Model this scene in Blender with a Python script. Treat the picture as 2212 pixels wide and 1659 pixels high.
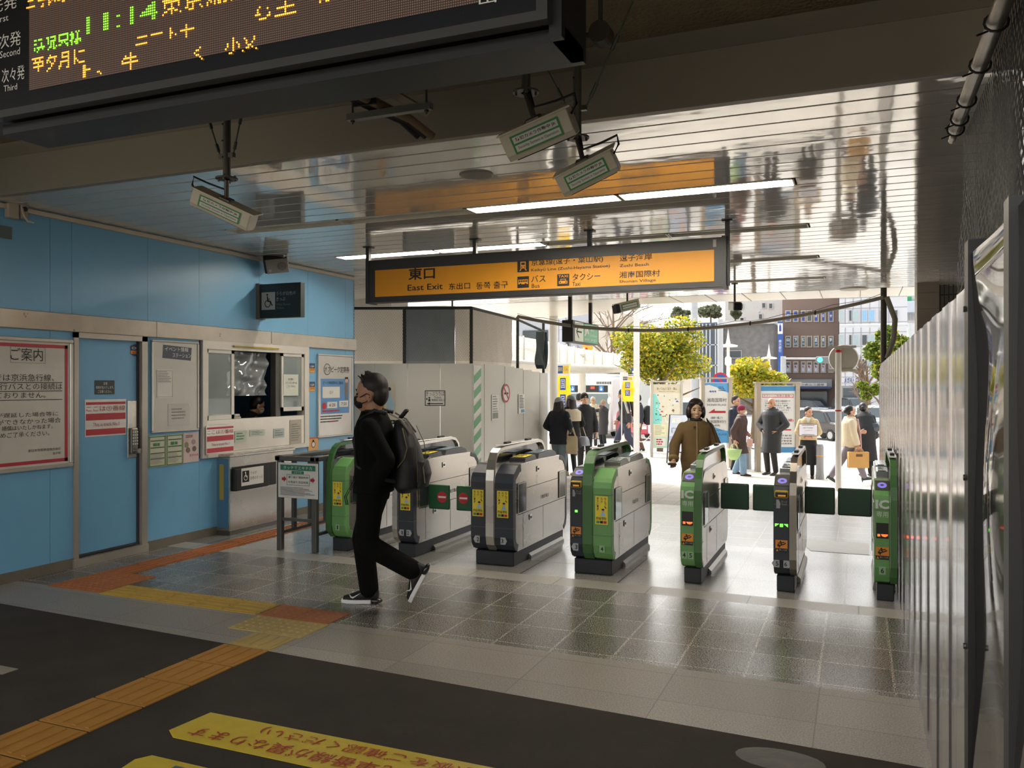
import bpy, bmesh, math, random
from mathutils import Vector, Matrix
from mathutils.bvhtree import BVHTree
V = Vector
random.seed(7)
SC = bpy.context.scene
COL = SC.collection
for _o in list(bpy.data.objects):
    bpy.data.objects.remove(_o)

# ---------------------------------------------------------------- camera, sky, sun, exposure
FPX, CX, HZ, CH = 1790.0, 1106.0, 830.0, 1.70
YAW = math.radians(22.7)
FW = V((-math.sin(YAW), math.cos(YAW), 0)); RT = V((math.cos(YAW), math.sin(YAW), 0))
cd = bpy.data.cameras.new('camera'); cam = bpy.data.objects.new('camera', cd); COL.objects.link(cam)
cd.sensor_width = 36.0; cd.lens = FPX / 2212 * 36.0; cd.clip_start = 0.02; cd.clip_end = 600
cam.location = (0, 0, CH); cam.rotation_euler = (math.pi / 2, 0, YAW)
SC.camera = cam
SC.view_settings.view_transform = 'Standard'; SC.view_settings.look = 'None'
SC.view_settings.exposure = 0.86; SC.view_settings.gamma = 1; SC.view_settings.use_curve_mapping = False
w = bpy.data.worlds.new('sky'); SC.world = w; w.use_nodes = True
nt = w.node_tree; bg = nt.nodes['Background']
sky = nt.nodes.new('ShaderNodeTexSky'); sky.sky_type = 'NISHITA'; sky.sun_disc = False
sky.sun_elevation = math.radians(48); sky.sun_rotation = math.radians(-42); sky.air_density = 1.2; sky.dust_density = 4.0; sky.ozone_density = 1.0
hs = nt.nodes.new('ShaderNodeHueSaturation'); hs.inputs['Saturation'].default_value = 0.25
nt.links.new(sky.outputs[0], hs.inputs['Color']); wb = nt.nodes.new('ShaderNodeMix'); wb.data_type = 'RGBA'; wb.blend_type = 'MULTIPLY'; wb.inputs['Factor'].default_value = 1; wb.inputs['B'].default_value = (1.0, .975, .93, 1)
nt.links.new(hs.outputs[0], wb.inputs['A']); nt.links.new(wb.outputs['Result'], bg.inputs[0])
bg.inputs[1].default_value = 0.29
SUN_E = math.radians(50); SUN_A = V((0.67, -0.74, 0)).normalized()
sd = bpy.data.lights.new('sun', 'SUN'); sd.energy = 2.2; sd.angle = 0.009; sd.color = (1, .965, .91)
so = bpy.data.objects.new('sun', sd); COL.objects.link(so)
so.rotation_euler = (SUN_A * math.cos(SUN_E) - V((0, 0, math.sin(SUN_E)))).to_track_quat('-Z', 'Y').to_euler()

# ---------------------------------------------------------------- pixel of the 2212x1659 photograph -> point of the place
def ray(u, v): return FW + RT * ((u - CX) / FPX) + V((0, 0, (HZ - v) / FPX))
def P(u, v, X=None, Y=None, Z=None, D=None):
    r = ray(u, v); o = V((0, 0, CH))
    t = X / r.x if X is not None else Y / r.y if Y is not None else (Z - CH) / r.z if Z is not None else D
    return o + r * t
def gz(y):
    if y < 13: return 0.0
    if y < 19: return -.055 * (y - 13)
    if y < 45: return -.33 - .035 * (y - 19)
    return -1.24
def PG(u, v):
    r = ray(u, v); t = 2.0
    while t < 120:
        if CH + r.z * t <= gz(r.y * t): break
        t += .02
    return V((r.x * t, r.y * t, gz(r.y * t)))

# ---------------------------------------------------------------- materials
def lin(h):
    h = h.lstrip('#'); o = []
    if len(h) == 3: h = ''.join(c * 2 for c in h)
    for i in (0, 2, 4):
        c = int(h[i:i + 2], 16) / 255
        o.append(c / 12.92 if c <= .04045 else ((c + .055) / 1.055) ** 2.4)
    return (*o, 1)
_M = {}
def M(h, rough=.5, metal=0.0, var=.06, scale=6.0, emit=0.0, spec=.5, bump=0.0, bscale=60.0, stretch=None, alpha=None, coat=0.0, trans=0.0, var_r=0.0, sub=0.0):
    key = (h, rough, metal, var, scale, emit, spec, bump, bscale, stretch, alpha, coat, trans, var_r, sub)
    if key in _M: return _M[key]
    m = bpy.data.materials.new('m_%s_%d' % (h.lstrip('#'), len(_M))); m.use_nodes = True; t = m.node_tree; N = t.nodes; L = t.links
    b = N['Principled BSDF']; col = lin(h)
    b.inputs['Roughness'].default_value = rough; b.inputs['Metallic'].default_value = metal
    b.inputs['Specular IOR Level'].default_value = spec; b.inputs['Coat Weight'].default_value = coat; b.inputs['Coat Roughness'].default_value = .08
    if trans: b.inputs['Transmission Weight'].default_value = trans; b.inputs['IOR'].default_value = 1.05
    if alpha is not None: b.inputs['Alpha'].default_value = alpha
    tc = N.new('ShaderNodeTexCoord'); mp = N.new('ShaderNodeMapping'); L.new(tc.outputs['Object'], mp.inputs[0])
    if stretch: mp.inputs['Scale'].default_value = stretch
    nz = N.new('ShaderNodeTexNoise'); nz.inputs['Scale'].default_value = scale; nz.inputs['Detail'].default_value = 4; L.new(mp.outputs[0], nz.inputs[0])
    mx = N.new('ShaderNodeMix'); mx.data_type = 'RGBA'
    mx.inputs['A'].default_value = tuple(max(0, c * (1 - var * 1.6)) for c in col[:3]) + (1,); mx.inputs['B'].default_value = tuple(min(1, c * (1 + var * 1.6)) for c in col[:3]) + (1,)
    L.new(nz.outputs[0], mx.inputs['Factor']); L.new(mx.outputs['Result'], b.inputs['Base Color'])
    if emit: b.inputs['Emission Strength'].default_value = emit; b.inputs['Emission Color'].default_value = col
    if var_r:
        mr = N.new('ShaderNodeMapRange'); mr.inputs['To Min'].default_value = max(0, rough - var_r); mr.inputs['To Max'].default_value = rough + var_r
        L.new(nz.outputs[0], mr.inputs[0]); L.new(mr.outputs[0], b.inputs['Roughness'])
    if bump:
        n2 = N.new('ShaderNodeTexNoise'); n2.inputs['Scale'].default_value = bscale; n2.inputs['Detail'].default_value = 3; L.new(mp.outputs[0], n2.inputs[0])
        bp = N.new('ShaderNodeBump'); bp.inputs['Strength'].default_value = bump; bp.inputs['Distance'].default_value = .02
        L.new(n2.outputs[0], bp.inputs['Height']); L.new(bp.outputs[0], b.inputs['Normal'])
    if sub:
        tl = N.new('ShaderNodeBsdfTranslucent'); L.new(mx.outputs['Result'], tl.inputs[0]); ms = N.new('ShaderNodeMixShader'); ms.inputs[0].default_value = sub
        L.new(b.outputs[0], ms.inputs[1]); L.new(tl.outputs[0], ms.inputs[2]); L.new(ms.outputs[0], N['Material Output'].inputs[0])
    _M[key] = m; return m
STEEL = M('#c2beb7', .28, .9, .05, 3, var_r=.06)
DSTEEL = M('#77736c', .35, .8, .08, 8)
BLACK = M('#161616', .45, 0, .1); MATBLK = M('#0c0c0d', .8)
WHITE = M('#e6e4de', .5, 0, .03); PAPER = M('#dfddd6', .45, 0, .03); GREYM = M('#8d8c88', .5)
INK = M('#1d1d1f', .6); RED = M('#b5202a', .5); SIGNGREEN = M('#3f8a52', .45); BLUE = M('#2d4f9e', .45); YEL = M('#e8d23a', .45)
GLASS = M('#cfdcda', .03, 0, 0, alpha=.28, spec=.9)

# ---------------------------------------------------------------- mesh collector
def mat_between(p, q):
    d = q - p
    return Matrix.Translation(p) @ d.to_track_quat('Z', 'Y').to_matrix().to_4x4(), d.length
class B:
    def __init__(s): s.bm = bmesh.new()
    def box(s, x0, x1, y0, y1, z0, z1, M4=None):
        vs = [s.bm.verts.new(p if M4 is None else M4 @ V(p)) for p in ((x0, y0, z0), (x1, y0, z0), (x1, y1, z0), (x0, y1, z0), (x0, y0, z1), (x1, y0, z1), (x1, y1, z1), (x0, y1, z1))]
        for f in ((0, 3, 2, 1), (4, 5, 6, 7), (0, 1, 5, 4), (1, 2, 6, 5), (2, 3, 7, 6), (3, 0, 4, 7)): s.bm.faces.new([vs[i] for i in f])
        return s
    def rbox(s, x0, x1, y0, y1, z0, z1, r=.01, seg=2, M4=None):
        t = bmesh.new(); q = B(); q.bm.free(); q.bm = t; q.box(x0, x1, y0, y1, z0, z1)
        bmesh.ops.recalc_face_normals(t, faces=t.faces)
        bmesh.ops.bevel(t, geom=list(t.edges), offset=r, segments=seg, affect='EDGES', profile=.5)
        return s.add(t, M4)
    def add(s, t, M4=None):
        me = bpy.data.meshes.new('tmp'); t.to_mesh(me); t.free()
        if M4 is not None: me.transform(M4)
        s.bm.from_mesh(me); bpy.data.meshes.remove(me); return s
    def cyl(s, p, q, r, r1=None, n=12, cap=True):
        m, L = mat_between(V(p), V(q)); r1 = r if r1 is None else r1
        a = [s.bm.verts.new(m @ V((r * math.cos(2 * math.pi * i / n), r * math.sin(2 * math.pi * i / n), 0))) for i in range(n)]
        b = [s.bm.verts.new(m @ V((r1 * math.cos(2 * math.pi * i / n), r1 * math.sin(2 * math.pi * i / n), L))) for i in range(n)]
        for i in range(n): s.bm.faces.new((a[i], a[(i + 1) % n], b[(i + 1) % n], b[i]))
        if cap: s.bm.faces.new(a[::-1]); s.bm.faces.new(b)
        return s
    def tube(s, pts, r, n=8, close=False):
        pts = [V(p) for p in pts]; rings = []
        for i, p in enumerate(pts):
            a = pts[max(i - 1, 0)]; c = pts[min(i + 1, len(pts) - 1)]; d = (c - a).normalized()
            up = V((0, 0, 1)) if abs(d.z) < .95 else V((1, 0, 0)); x = d.cross(up).normalized(); y = x.cross(d)
            rr = r[i] if isinstance(r, (list, tuple)) else r
            rings.append([s.bm.verts.new(p + x * rr * math.cos(2 * math.pi * k / n) + y * rr * math.sin(2 * math.pi * k / n)) for k in range(n)])
        for a, b in zip(rings, rings[1:]):
            for k in range(n): s.bm.faces.new((a[k], a[(k + 1) % n], b[(k + 1) % n], b[k]))
        s.bm.faces.new(rings[0][::-1]); s.bm.faces.new(rings[-1]); return s
    def prism(s, poly, o, ux, uy, d, h0=0.0, h1=.1):
        o, ux, uy, d = V(o), V(ux), V(uy), V(d)
        a = [s.bm.verts.new(o + ux * p[0] + uy * p[1] + d * h0) for p in poly]; b = [s.bm.verts.new(o + ux * p[0] + uy * p[1] + d * h1) for p in poly]
        n = len(poly)
        for i in range(n): s.bm.faces.new((a[i], a[(i + 1) % n], b[(i + 1) % n], b[i]))
        s.bm.faces.new(a[::-1]); s.bm.faces.new(b); return s
    def loft(s, rings, n=16):
        """rings: (centre, rx, ry) flat ellipses, optional 4th = tilt Matrix"""
        vs = []
        for r in rings:
            c = V(r[0]); R3 = r[3] if len(r) > 3 else None; row = []
            for k in range(n):
                a = 2 * math.pi * k / n; q = V((r[1] * math.cos(a), r[2] * math.sin(a), 0))
                row.append(s.bm.verts.new(c + (R3 @ q if R3 else q)))
            vs.append(row)
        for a, b in zip(vs, vs[1:]):
            for k in range(n): s.bm.faces.new((a[k], a[(k + 1) % n], b[(k + 1) % n], b[k]))
        s.bm.faces.new(vs[0][::-1]); s.bm.faces.new(vs[-1]); return s
    def lathe(s, prof, c=(0, 0, 0), n=20): return s.loft([((c[0], c[1], c[2] + z), r, r) for r, z in prof], n)
    def ell(s, c, r, n=12, R3=None):
        m = Matrix.Translation(V(c)) @ (R3.to_4x4() if R3 else Matrix()) @ Matrix.Diagonal((r[0], r[1], r[2], 1))
        bmesh.ops.create_uvsphere(s.bm, u_segments=n, v_segments=max(6, n * 2 // 3), radius=1, matrix=m); return s
    def cap(s, p, r0, q, r1, n=10):
        s.ell(p, (r0,) * 3, n); s.ell(q, (r1,) * 3, n)
        if (V(q) - V(p)).length > 1e-4: s.cyl(p, q, r0, r1, n)
        return s
    def quad(s, a, b, c, d): s.bm.faces.new([s.bm.verts.new(V(p)) for p in (a, b, c, d)]); return s
    def done(s, name, mat, parent=None, smooth=False, M4=None, fix=True, kind=None, bev=0.0):
        if fix: bmesh.ops.recalc_face_normals(s.bm, faces=s.bm.faces)
        me = bpy.data.meshes.new(name); s.bm.to_mesh(me); s.bm.free()
        if M4 is not None: me.transform(M4)
        me.materials.append(mat)
        if smooth:
            me.shade_smooth()
        o = bpy.data.objects.new(name, me); COL.objects.link(o)
        if parent is not None:
            pm = MW.get(parent.name, Matrix())
            if WORLD[0]: me.transform(pm.inverted())
            o.parent = parent; MW[o.name] = pm
        else:
            xs = [v.co for v in me.vertices]
            if xs:
                c = V((sum(v.x for v in xs) / len(xs), sum(v.y for v in xs) / len(xs), min(v.z for v in xs)))
                me.transform(Matrix.Translation(-c)); o.location = c; MW[o.name] = Matrix.Translation(c)
        if bev:
            md = o.modifiers.new('bevel', 'BEVEL'); md.width = bev; md.segments = 2; md.limit_method = 'ANGLE'
        if kind: o['kind'] = kind
        return o
MW = {}; WORLD = [True]   # WORLD: parts are given in world coordinates; False: in their thing's own
def tag(o, label=None, cat=None, group=None, kind=None):
    if label: o['label'] = label
    if cat: o['category'] = cat
    if group: o['group'] = group
    if kind: o['kind'] = kind
    return o
def thing(name, label, cat, loc=(0, 0, 0), rz=0.0, group=None, kind=None):
    o = bpy.data.objects.new(name, None); COL.objects.link(o); o.location = loc; o.rotation_euler = (0, 0, rz); o.empty_display_size = .1
    MW[o.name] = Matrix.Translation(V(loc)) @ Matrix.Rotation(rz, 4, 'Z')
    return tag(o, label, cat, group, kind)
def copy_tree(o, loc, rz=0.0, label=None, parent=None):
    c = o.copy(); COL.objects.link(c)
    if parent is None:
        c.location = loc; c.rotation_euler = (0, 0, rz)
        if label: c['label'] = label
    else: c.parent = parent
    for ch in list(o.children): copy_tree(ch, None, 0, None, c)
    return c

# ---------------------------------------------------------------- lettering and flat print
_T = {}
def glyphs(body, bold=0.0):
    k = (body, bold)
    if k not in _T:
        c = bpy.data.curves.new('t', 'FONT'); c.body = body; c.resolution_u = 2; c.offset = bold
        o = bpy.data.objects.new('t', c); me = o.to_mesh()
        co = [v.co.copy() for v in me.vertices]; fs = [list(p.vertices) for p in me.polygons]
        o.to_mesh_clear(); bpy.data.objects.remove(o); bpy.data.curves.remove(c)
        if not co: co = [V((0, 0, 0)), V((1, 1, 0))]; fs = []
        x0 = min(v.x for v in co); x1 = max(v.x for v in co); y0 = min(v.y for v in co); y1 = max(v.y for v in co)
        _T[k] = ([((v.x - x0) / (x1 - x0 + 1e-9), (v.y - y0) / (y1 - y0 + 1e-9)) for v in co], fs, (x1 - x0) / (y1 - y0 + 1e-9))
    return _T[k]
class G:
    """flat print on a plane: everything in metres from the frame's origin along ux, uy"""
    def __init__(s, o, ux, uy): s.o, s.ux, s.uy = V(o), V(ux).normalized(), V(uy).normalized(); s.n = s.ux.cross(s.uy); s.d = {}; s.k = 0; s.subs = []
    def sub(s): q = G(s.o, s.ux, s.uy); s.subs.append(q); return q
    def _b(s, name, mat, k=0):
        key = (name, mat.name, k)
        if key not in s.d: s.d[key] = (B(), mat)
        return s.d[key][0]
    def pt(s, x, y, l): return s.o + s.ux * x + s.uy * y + s.n * l
    def rect(s, name, mat, x0, y0, x1, y1, l=.002, t=.0008):
        b = s._b(name, mat); m = Matrix((s.ux, s.uy, s.n)).transposed().to_4x4(); m.translation = s.o
        b.box(x0, x1, y0, y1, l - t, l, m); return s
    def poly(s, name, mat, pts, l=.002, t=.0008): s._b(name, mat).prism(pts, s.o, s.ux, s.uy, s.n, l - t, l); return s
    def disc(s, name, mat, x, y, r, l=.002, ry=None, n=24, a0=0, a1=2 * math.pi):
        ry = ry or r; full = abs(a1 - a0) > 6.2
        return s.poly(name, mat, [(x + r * math.cos(a0 + (a1 - a0) * i / n), y + ry * math.sin(a0 + (a1 - a0) * i / n)) for i in range(n if full else n + 1)], l)
    def ring(s, name, mat, x, y, r, wd, l=.002, n=28):
        b = s._b(name, mat)
        for i in range(n):
            a, c = 2 * math.pi * i / n, 2 * math.pi * (i + 1) / n
            b.quad(*[s.pt(x + q * math.cos(e), y + q * math.sin(e), l) for q, e in ((r, a), (r, c), (r - wd, c), (r - wd, a))])
        return s
    def line(s, name, mat, x0, y0, x1, y1, wd, l=.0025):
        d = V((x1 - x0, y1 - y0)); p = V((-d.y, d.x)).normalized() * wd / 2
        return s.poly(name, mat, [(x0 + p.x, y0 + p.y), (x0 - p.x, y0 - p.y), (x1 - p.x, y1 - p.y), (x1 + p.x, y1 + p.y)], l)
    def frame(s, name, mat, x0, y0, x1, y1, wd, l=.002):
        s.rect(name, mat, x0, y0, x1, y0 + wd, l); s.rect(name, mat, x0, y1 - wd, x1, y1, l); s.rect(name, mat, x0, y0, x0 + wd, y1, l); return s.rect(name, mat, x1 - wd, y0, x1, y1, l)
    def text(s, mat, body, x0, y0, x1=None, y1=None, l=.003, name='lettering', bold=0.0, h=None, align='l'):
        co, fs, asp = glyphs(body, bold)
        if x1 is None:
            wd = asp * h; y1 = y0 + h
            x0, x1 = (x0, x0 + wd) if align == 'l' else (x0 - wd / 2, x0 + wd / 2)
        s.k += 1; b = s._b(name, mat, s.k if name == 'lettering' else 0); vs = [b.bm.verts.new(s.pt(x0 + p[0] * (x1 - x0), y0 + p[1] * (y1 - y0), l)) for p in co]
        for f in fs:
            try: b.bm.faces.new([vs[i] for i in f])
            except ValueError: pass
        return s
    def vtext(s, mat, body, x, y, h, l=.003, gap=1.1, name='lettering', bold=0.0):
        for i, ch in enumerate(body): s.text(mat, ch, x, y - (i + 1) * h * gap, x + h * .9, y - i * h * gap - h * (gap - 1), l, 'column_lettering', bold)
        return s
    def lines(s, mat, x0, y0, x1, y1, n, fill=.55, l=.0025, name='print_lines', seed=1):
        """rows of print too small to read"""
        rr = random.Random(seed); st = (y1 - y0) / n; s = s.sub()
        for i in range(n):
            x = x0; e = x0 + (x1 - x0) * rr.uniform(.6, 1)
            while x < e:
                wd = rr.uniform(.5, 1.6) * st * fill; s.rect(name, mat, x, y1 - (i + fill) * st, min(x + wd, e), y1 - i * st - st * .1, l); x += wd + st * .18
        return s
    def done(s, parent):
        for q in s.subs: q.done(parent)
        for (name, _, _), (b, mat) in s.d.items(): b.done(name, mat, parent, fix=False)
def xz(u0, v0, u1, v1, Y):   # two photo corners on a plane facing the viewer
    a, b = P(u0, v0, Y=Y), P(u1, v1, Y=Y); return a.x, a.z, b.x, b.z
# ================================================================ THE SETTING
def nodes_mat(name):
    m = bpy.data.materials.new(name); m.use_nodes = True; t = m.node_tree
    tc = t.nodes.new('ShaderNodeTexCoord')
    return m, t.nodes, t.links, t.nodes['Principled BSDF'], tc
def geo(N): return N.new('ShaderNodeNewGeometry').outputs['Position']
def floor_mat(name, tw, th, c1, c2, mortar, speck, rough, ox=0.0, oy=0.0, msize=.006, sp_scale=120):
    m, N, L, b, tc = nodes_mat(name)
    mp = N.new('ShaderNodeMapping'); mp.inputs['Location'].default_value = (ox, oy, 0); L.new(geo(N), mp.inputs[0])
    br = N.new('ShaderNodeTexBrick'); br.offset = 0; br.squash = 1
    for k, v in (('Scale', 1), ('Mortar Size', msize), ('Mortar Smooth', .3), ('Brick Width', tw), ('Row Height', th), ('Bias', 0)): br.inputs[k].default_value = v
    br.inputs['Color1'].default_value = lin(c1); br.inputs['Color2'].default_value = lin(c2); br.inputs['Mortar'].default_value = lin(mortar)
    L.new(mp.outputs[0], br.inputs[0])
    nz = N.new('ShaderNodeTexNoise'); nz.inputs['Scale'].default_value = sp_scale; nz.inputs['Detail'].default_value = 2; L.new(mp.outputs[0], nz.inputs[0])
    rp = N.new('ShaderNodeMapRange'); rp.inputs['From Min'].default_value = .41; rp.inputs['From Max'].default_value = .59
    rp.inputs['To Min'].default_value = 1 - speck; rp.inputs['To Max'].default_value = 1 + speck; L.new(nz.outputs[0], rp.inputs[0])
    n2 = N.new('ShaderNodeTexNoise'); n2.inputs['Scale'].default_value = 1.1; n2.inputs['Detail'].default_value = 5; L.new(mp.outputs[0], n2.inputs[0])
    r2 = N.new('ShaderNodeMapRange'); r2.inputs['To Min'].default_value = .75; r2.inputs['To Max'].default_value = 1.25; L.new(n2.outputs[0], r2.inputs[0])
    mu = N.new('ShaderNodeMath'); mu.operation = 'MULTIPLY'; L.new(rp.outputs[0], mu.inputs[0]); L.new(r2.outputs[0], mu.inputs[1])
    vm = N.new('ShaderNodeVectorMath'); vm.operation = 'SCALE'; L.new(br.outputs['Color'], vm.inputs[0]); L.new(mu.outputs[0], vm.inputs['Scale'])
    L.new(vm.outputs[0], b.inputs['Base Color'])
    rr = N.new('ShaderNodeMapRange'); rr.inputs['To Min'].default_value = rough - .1; rr.inputs['To Max'].default_value = rough + .12; L.new(n2.outputs[0], rr.inputs[0]); L.new(rr.outputs[0], b.inputs['Roughness'])
    bp = N.new('ShaderNodeBump'); bp.inputs['Strength'].default_value = .12; bp.inputs['Distance'].default_value = .003
    L.new(nz.outputs[0], bp.inputs['Height']); L.new(bp.outputs[0], b.inputs['Normal'])
    b.inputs['Specular IOR Level'].default_value = .8
    return m
TILE = floor_mat('granite_tile', .4, .4, '#7f7a72', '#67635c', '#9c968b', 1.0, .24, .215, .18, .009)
BORDER = floor_mat('pale_border_tile', .8, .42, '#979085', '#898278', '#706b63', .25, .4, .2, .2, .004)
DARKS = floor_mat('dark_gate_slab', .9, .6, '#8f8c86', '#827f79', '#3d3b38', .35, .2, .1, .35, .008)
STRIP = floor_mat('light_strip', .8, 5, '#a7a39a', '#9a968e', '#55524c', .15, .35, 0, 0, .006)
PLAZA = floor_mat('plaza_paver', .3, .3, '#bdb6ab', '#afa89e', '#938d84', .2, .7, 0, 0, .008, 60)
ROADM = floor_mat('plaza_road', 60, 60, '#b3afa9', '#b3afa9', '#b3afa9', .35, .8, 0, 0, .001, 25)
ASPH = M('#37312a', .85, 0, .22, 3, spec=.25, bump=.25, bscale=160)

def slab(name, pts, mat, z0=-.06):
    b = B(); a = [b.bm.verts.new((x, y, z)) for x, y, z in pts]; c = [b.bm.verts.new((x, y, z + z0)) for x, y, z in pts]
    b.bm.faces.new(a); b.bm.faces.new(c[::-1]); n = len(pts)
    for i in range(n): b.bm.faces.new((a[i], c[i], c[(i + 1) % n], a[(i + 1) % n]))
    return b.done(name, mat, kind='structure')
XL, XR = -6.70, .30
b = B(); b.box(-60, 40, -3.2, -2.6, -1.1, .0); b.done('platform_edge_wall', M('#a8a398', .8), kind='structure')
b = B(); b.quad((-60, -40, -1.1), (40, -40, -1.1), (40, -3.2, -1.1), (-60, -3.2, -1.1)); b.done('track_ground', M('#6f6a62', .9, 0, .25, 8, bump=.6, bscale=30), kind='structure')  # unseen track bed, added so its sunlit gravel bounces light inside
b = B(); b.box(-60, 40, -13.4, -13.0, -1.1, 3.4); b.done('wall_3', M('#b8b2a8', .7), kind='structure')  # unseen wall across the tracks, added to bounce sunlight onto beam and gate fronts
def ye(x): return 4.42 + (x - XL) / (XR - XL) * (4.09 - 4.42)
slab('floor', [(-14, -2.6, 0), (6, -2.6, 0), (6, ye(6), 0), (-14, ye(-14), 0)], ASPH)
slab('floor', [(-9.6, ye(-9.6), 0), (3, ye(3), 0), (3, 4.95, 0), (-9.6, 4.95, 0)], BORDER)
slab('floor', [(-9.6, 4.95, 0), (3, 4.95, 0), (3, 6.62, 0), (-9.6, 6.62, 0)], TILE)
slab('floor', [(-9.6, 6.62, 0), (3, 6.62, 0), (3, 6.88, 0), (-9.6, 6.88, 0)], STRIP)
slab('floor', [(-9.6, 6.88, 0), (3, 6.88, 0), (3, 8.95, 0), (-9.6, 8.95, 0)], DARKS)
slab('floor', [(-9.6, 8.95, 0), (3, 8.95, 0), (3, 11.6, 0), (-9.6, 11.6, 0)], TILE)
b = B(); ys = [11.6, 13, 14.5, 16, 17.5, 19, 20.8]
for y0, y1 in zip(ys, ys[1:]): b.quad((-60, y0, gz(y0)), (30, y0, gz(y0)), (30, y1, gz(y1)), (-60, y1, gz(y1)))
bmesh.ops.remove_doubles(b.bm, verts=b.bm.verts, dist=1e-5); b.done('plaza_ground', PLAZA, kind='structure')
b = B(); ys = [20.8, 25, 30, 37, 45, 70, 130]
for y0, y1 in zip(ys, ys[1:]): b.quad((-120, y0, gz(y0)), (120, y0, gz(y0)), (120, y1, gz(y1)), (-120, y1, gz(y1)))
bmesh.ops.remove_doubles(b.bm, verts=b.bm.verts, dist=1e-5); b.done('plaza_road', ROADM, kind='structure')

# ---- ceiling of glossy white slats
def slat_mat():
    m, N, L, b, tc = nodes_mat('white_slat')
    mp = N.new('ShaderNodeMapping'); mp.inputs['Scale'].default_value = (1.6, 2.6, 1); L.new(geo(N), mp.inputs[0])
    nz = N.new('ShaderNodeTexNoise'); nz.inputs['Scale'].default_value = 1.6; nz.inputs['Detail'].default_value = 2; L.new(mp.outputs[0], nz.inputs[0])
    bp = N.new('ShaderNodeBump'); bp.inputs['Strength'].default_value = .12; bp.inputs['Distance'].default_value = .02; L.new(nz.outputs[0], bp.inputs['Height']); L.new(bp.outputs[0], b.inputs['Normal'])
    n2 = N.new('ShaderNodeTexNoise'); n2.inputs['Scale'].default_value = 1.3; n2.inputs['Detail'].default_value = 6; L.new(geo(N), n2.inputs[0])
    mx = N.new('ShaderNodeMix'); mx.data_type = 'RGBA'; mx.inputs['A'].default_value = lin('#cfccc6'); mx.inputs['B'].default_value = lin('#e6e3de'); L.new(n2.outputs[0], mx.inputs['Factor'])
    L.new(mx.outputs['Result'], b.inputs['Base Color']); b.inputs['Roughness'].default_value = .06; b.inputs['Specular IOR Level'].default_value = .9; b.inputs['Metallic'].default_value = .32
    return m
SLAT = slat_mat(); CZ = 3.24; YB = 4.64
LROWS = [6.68, 8.45, 10.62, 12.75]
b = B(); pitch = .2361; y = YB
while y < 14.5:
    yc = y + pitch / 2
    xl = XL if yc < 10.13 else -13
    spans = [(xl, 3.0)]
    for r in LROWS:
        if abs(yc - r) < pitch / 2: spans = [(xl, -5.86), (-.44, 3.0)]
    for x0, x1 in spans: b.rbox(x0, x1, y + .007, y + pitch - .007, CZ, CZ + .03, .005, 1)
    y += pitch
b.done('ceiling', SLAT, kind='structure')
WPAINT = M('#c9c5bc', .4, 0, .05, 2, spec=.5)
b = B(); b.box(-13, 3, YB, 14.5, CZ + .055, CZ + .075); b.done('ceiling_3', MATBLK, kind='structure')
pts = [(3, 14.5), (3, 16.1), (-3.9, 15.75), (-6.65, 18.6), (-13, 19), (-13, 14.5)]
b = B(); b.prism(pts, (0, 0, CZ), (1, 0, 0), (0, 1, 0), (0, 0, 1), .0, .05); b.done('ceiling_2', M('#d8d3c8', .25, 0, .04, 3, spec=.6), kind='structure')
b = B()
for x in [2.5 - .62 * i for i in range(10)]: b.box(x, x + .012, 14.5, 15.9, CZ - .006, CZ)
b.done('trim_1', M('#77726a', .5), kind='structure')
b = B(); b.prism([(3, 14.5), (3, 16.1), (-3.9, 15.75), (-6.65, 18.6), (-13, 19), (-13, 4.7), (3, 4.7)], (0, 0, CZ), (1, 0, 0), (0, 1, 0), (0, 0, 1), .09, .55); b.done('canopy_roof', M('#b9b6b0', .7), kind='structure')
# beam and rough slab above the platform
BEAM = M('#7f7768', .55, 0, .1, 1.5, stretch=(.6, 2, 2))
b = B(); b.box(-13, 5, YB - .035, YB - .012, CZ + .292, 3.65)
b.done('ceiling_beam', BEAM, kind='structure')
b = B(); b.box(-13, 5, YB - .05, YB - .012, CZ - .004, CZ + .285); b.done('ceiling_beam', M('#8e8677', .5, 0, .09, 1.2, stretch=(.5, 2, 2)), kind='structure')
b = B(); b.box(-13, 5, YB - .055, YB + .004, CZ - .016, CZ - .002); b.done('trim_2', M('#8f8778', .5), kind='structure')
b = B(); b.box(-14, 6, -.9, YB + .1, 3.65, 3.95); b.done('ceiling_slab', M('#8d8066', .9, 0, .16, 5, bump=.9, bscale=38), kind='structure')

# ---- blue office wall
BLUEW = M('#72abd0', .34, 0, .035, 1.6, spec=.5, var_r=.06)
def wp(u, v): p = P(u, v, X=XL); return p.y, p.z
DY0, DY1 = wp(157, 900)[0], wp(316, 900)[0]; WY0, WY1 = wp(434, 850)[0], wp(664, 850)[0]; WEND = 10.13
DZ1, WZ0, WZ1 = 2.18, wp(434, 995)[1] + .02, 2.18
CTY0, CTY1 = wp(480, 1000)[0] , wp(640, 1000)[0]
def wallseg(b, y0, y1, z0, z1): b.box(XL - .14, XL, y0, y1, z0, z1)
b = B(); joints = [2.2, wp(108, 560)[0], wp(155, 560)[0], wp(319, 600)[0], wp(430, 600)[0], wp(560, 640)[0], wp(665, 650)[0], wp(746, 650)[0], WEND]
for y0, y1 in zip(joints, joints[1:]): wallseg(b, y0 + .002, y1 - .002, 2.2, 3.6)
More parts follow.
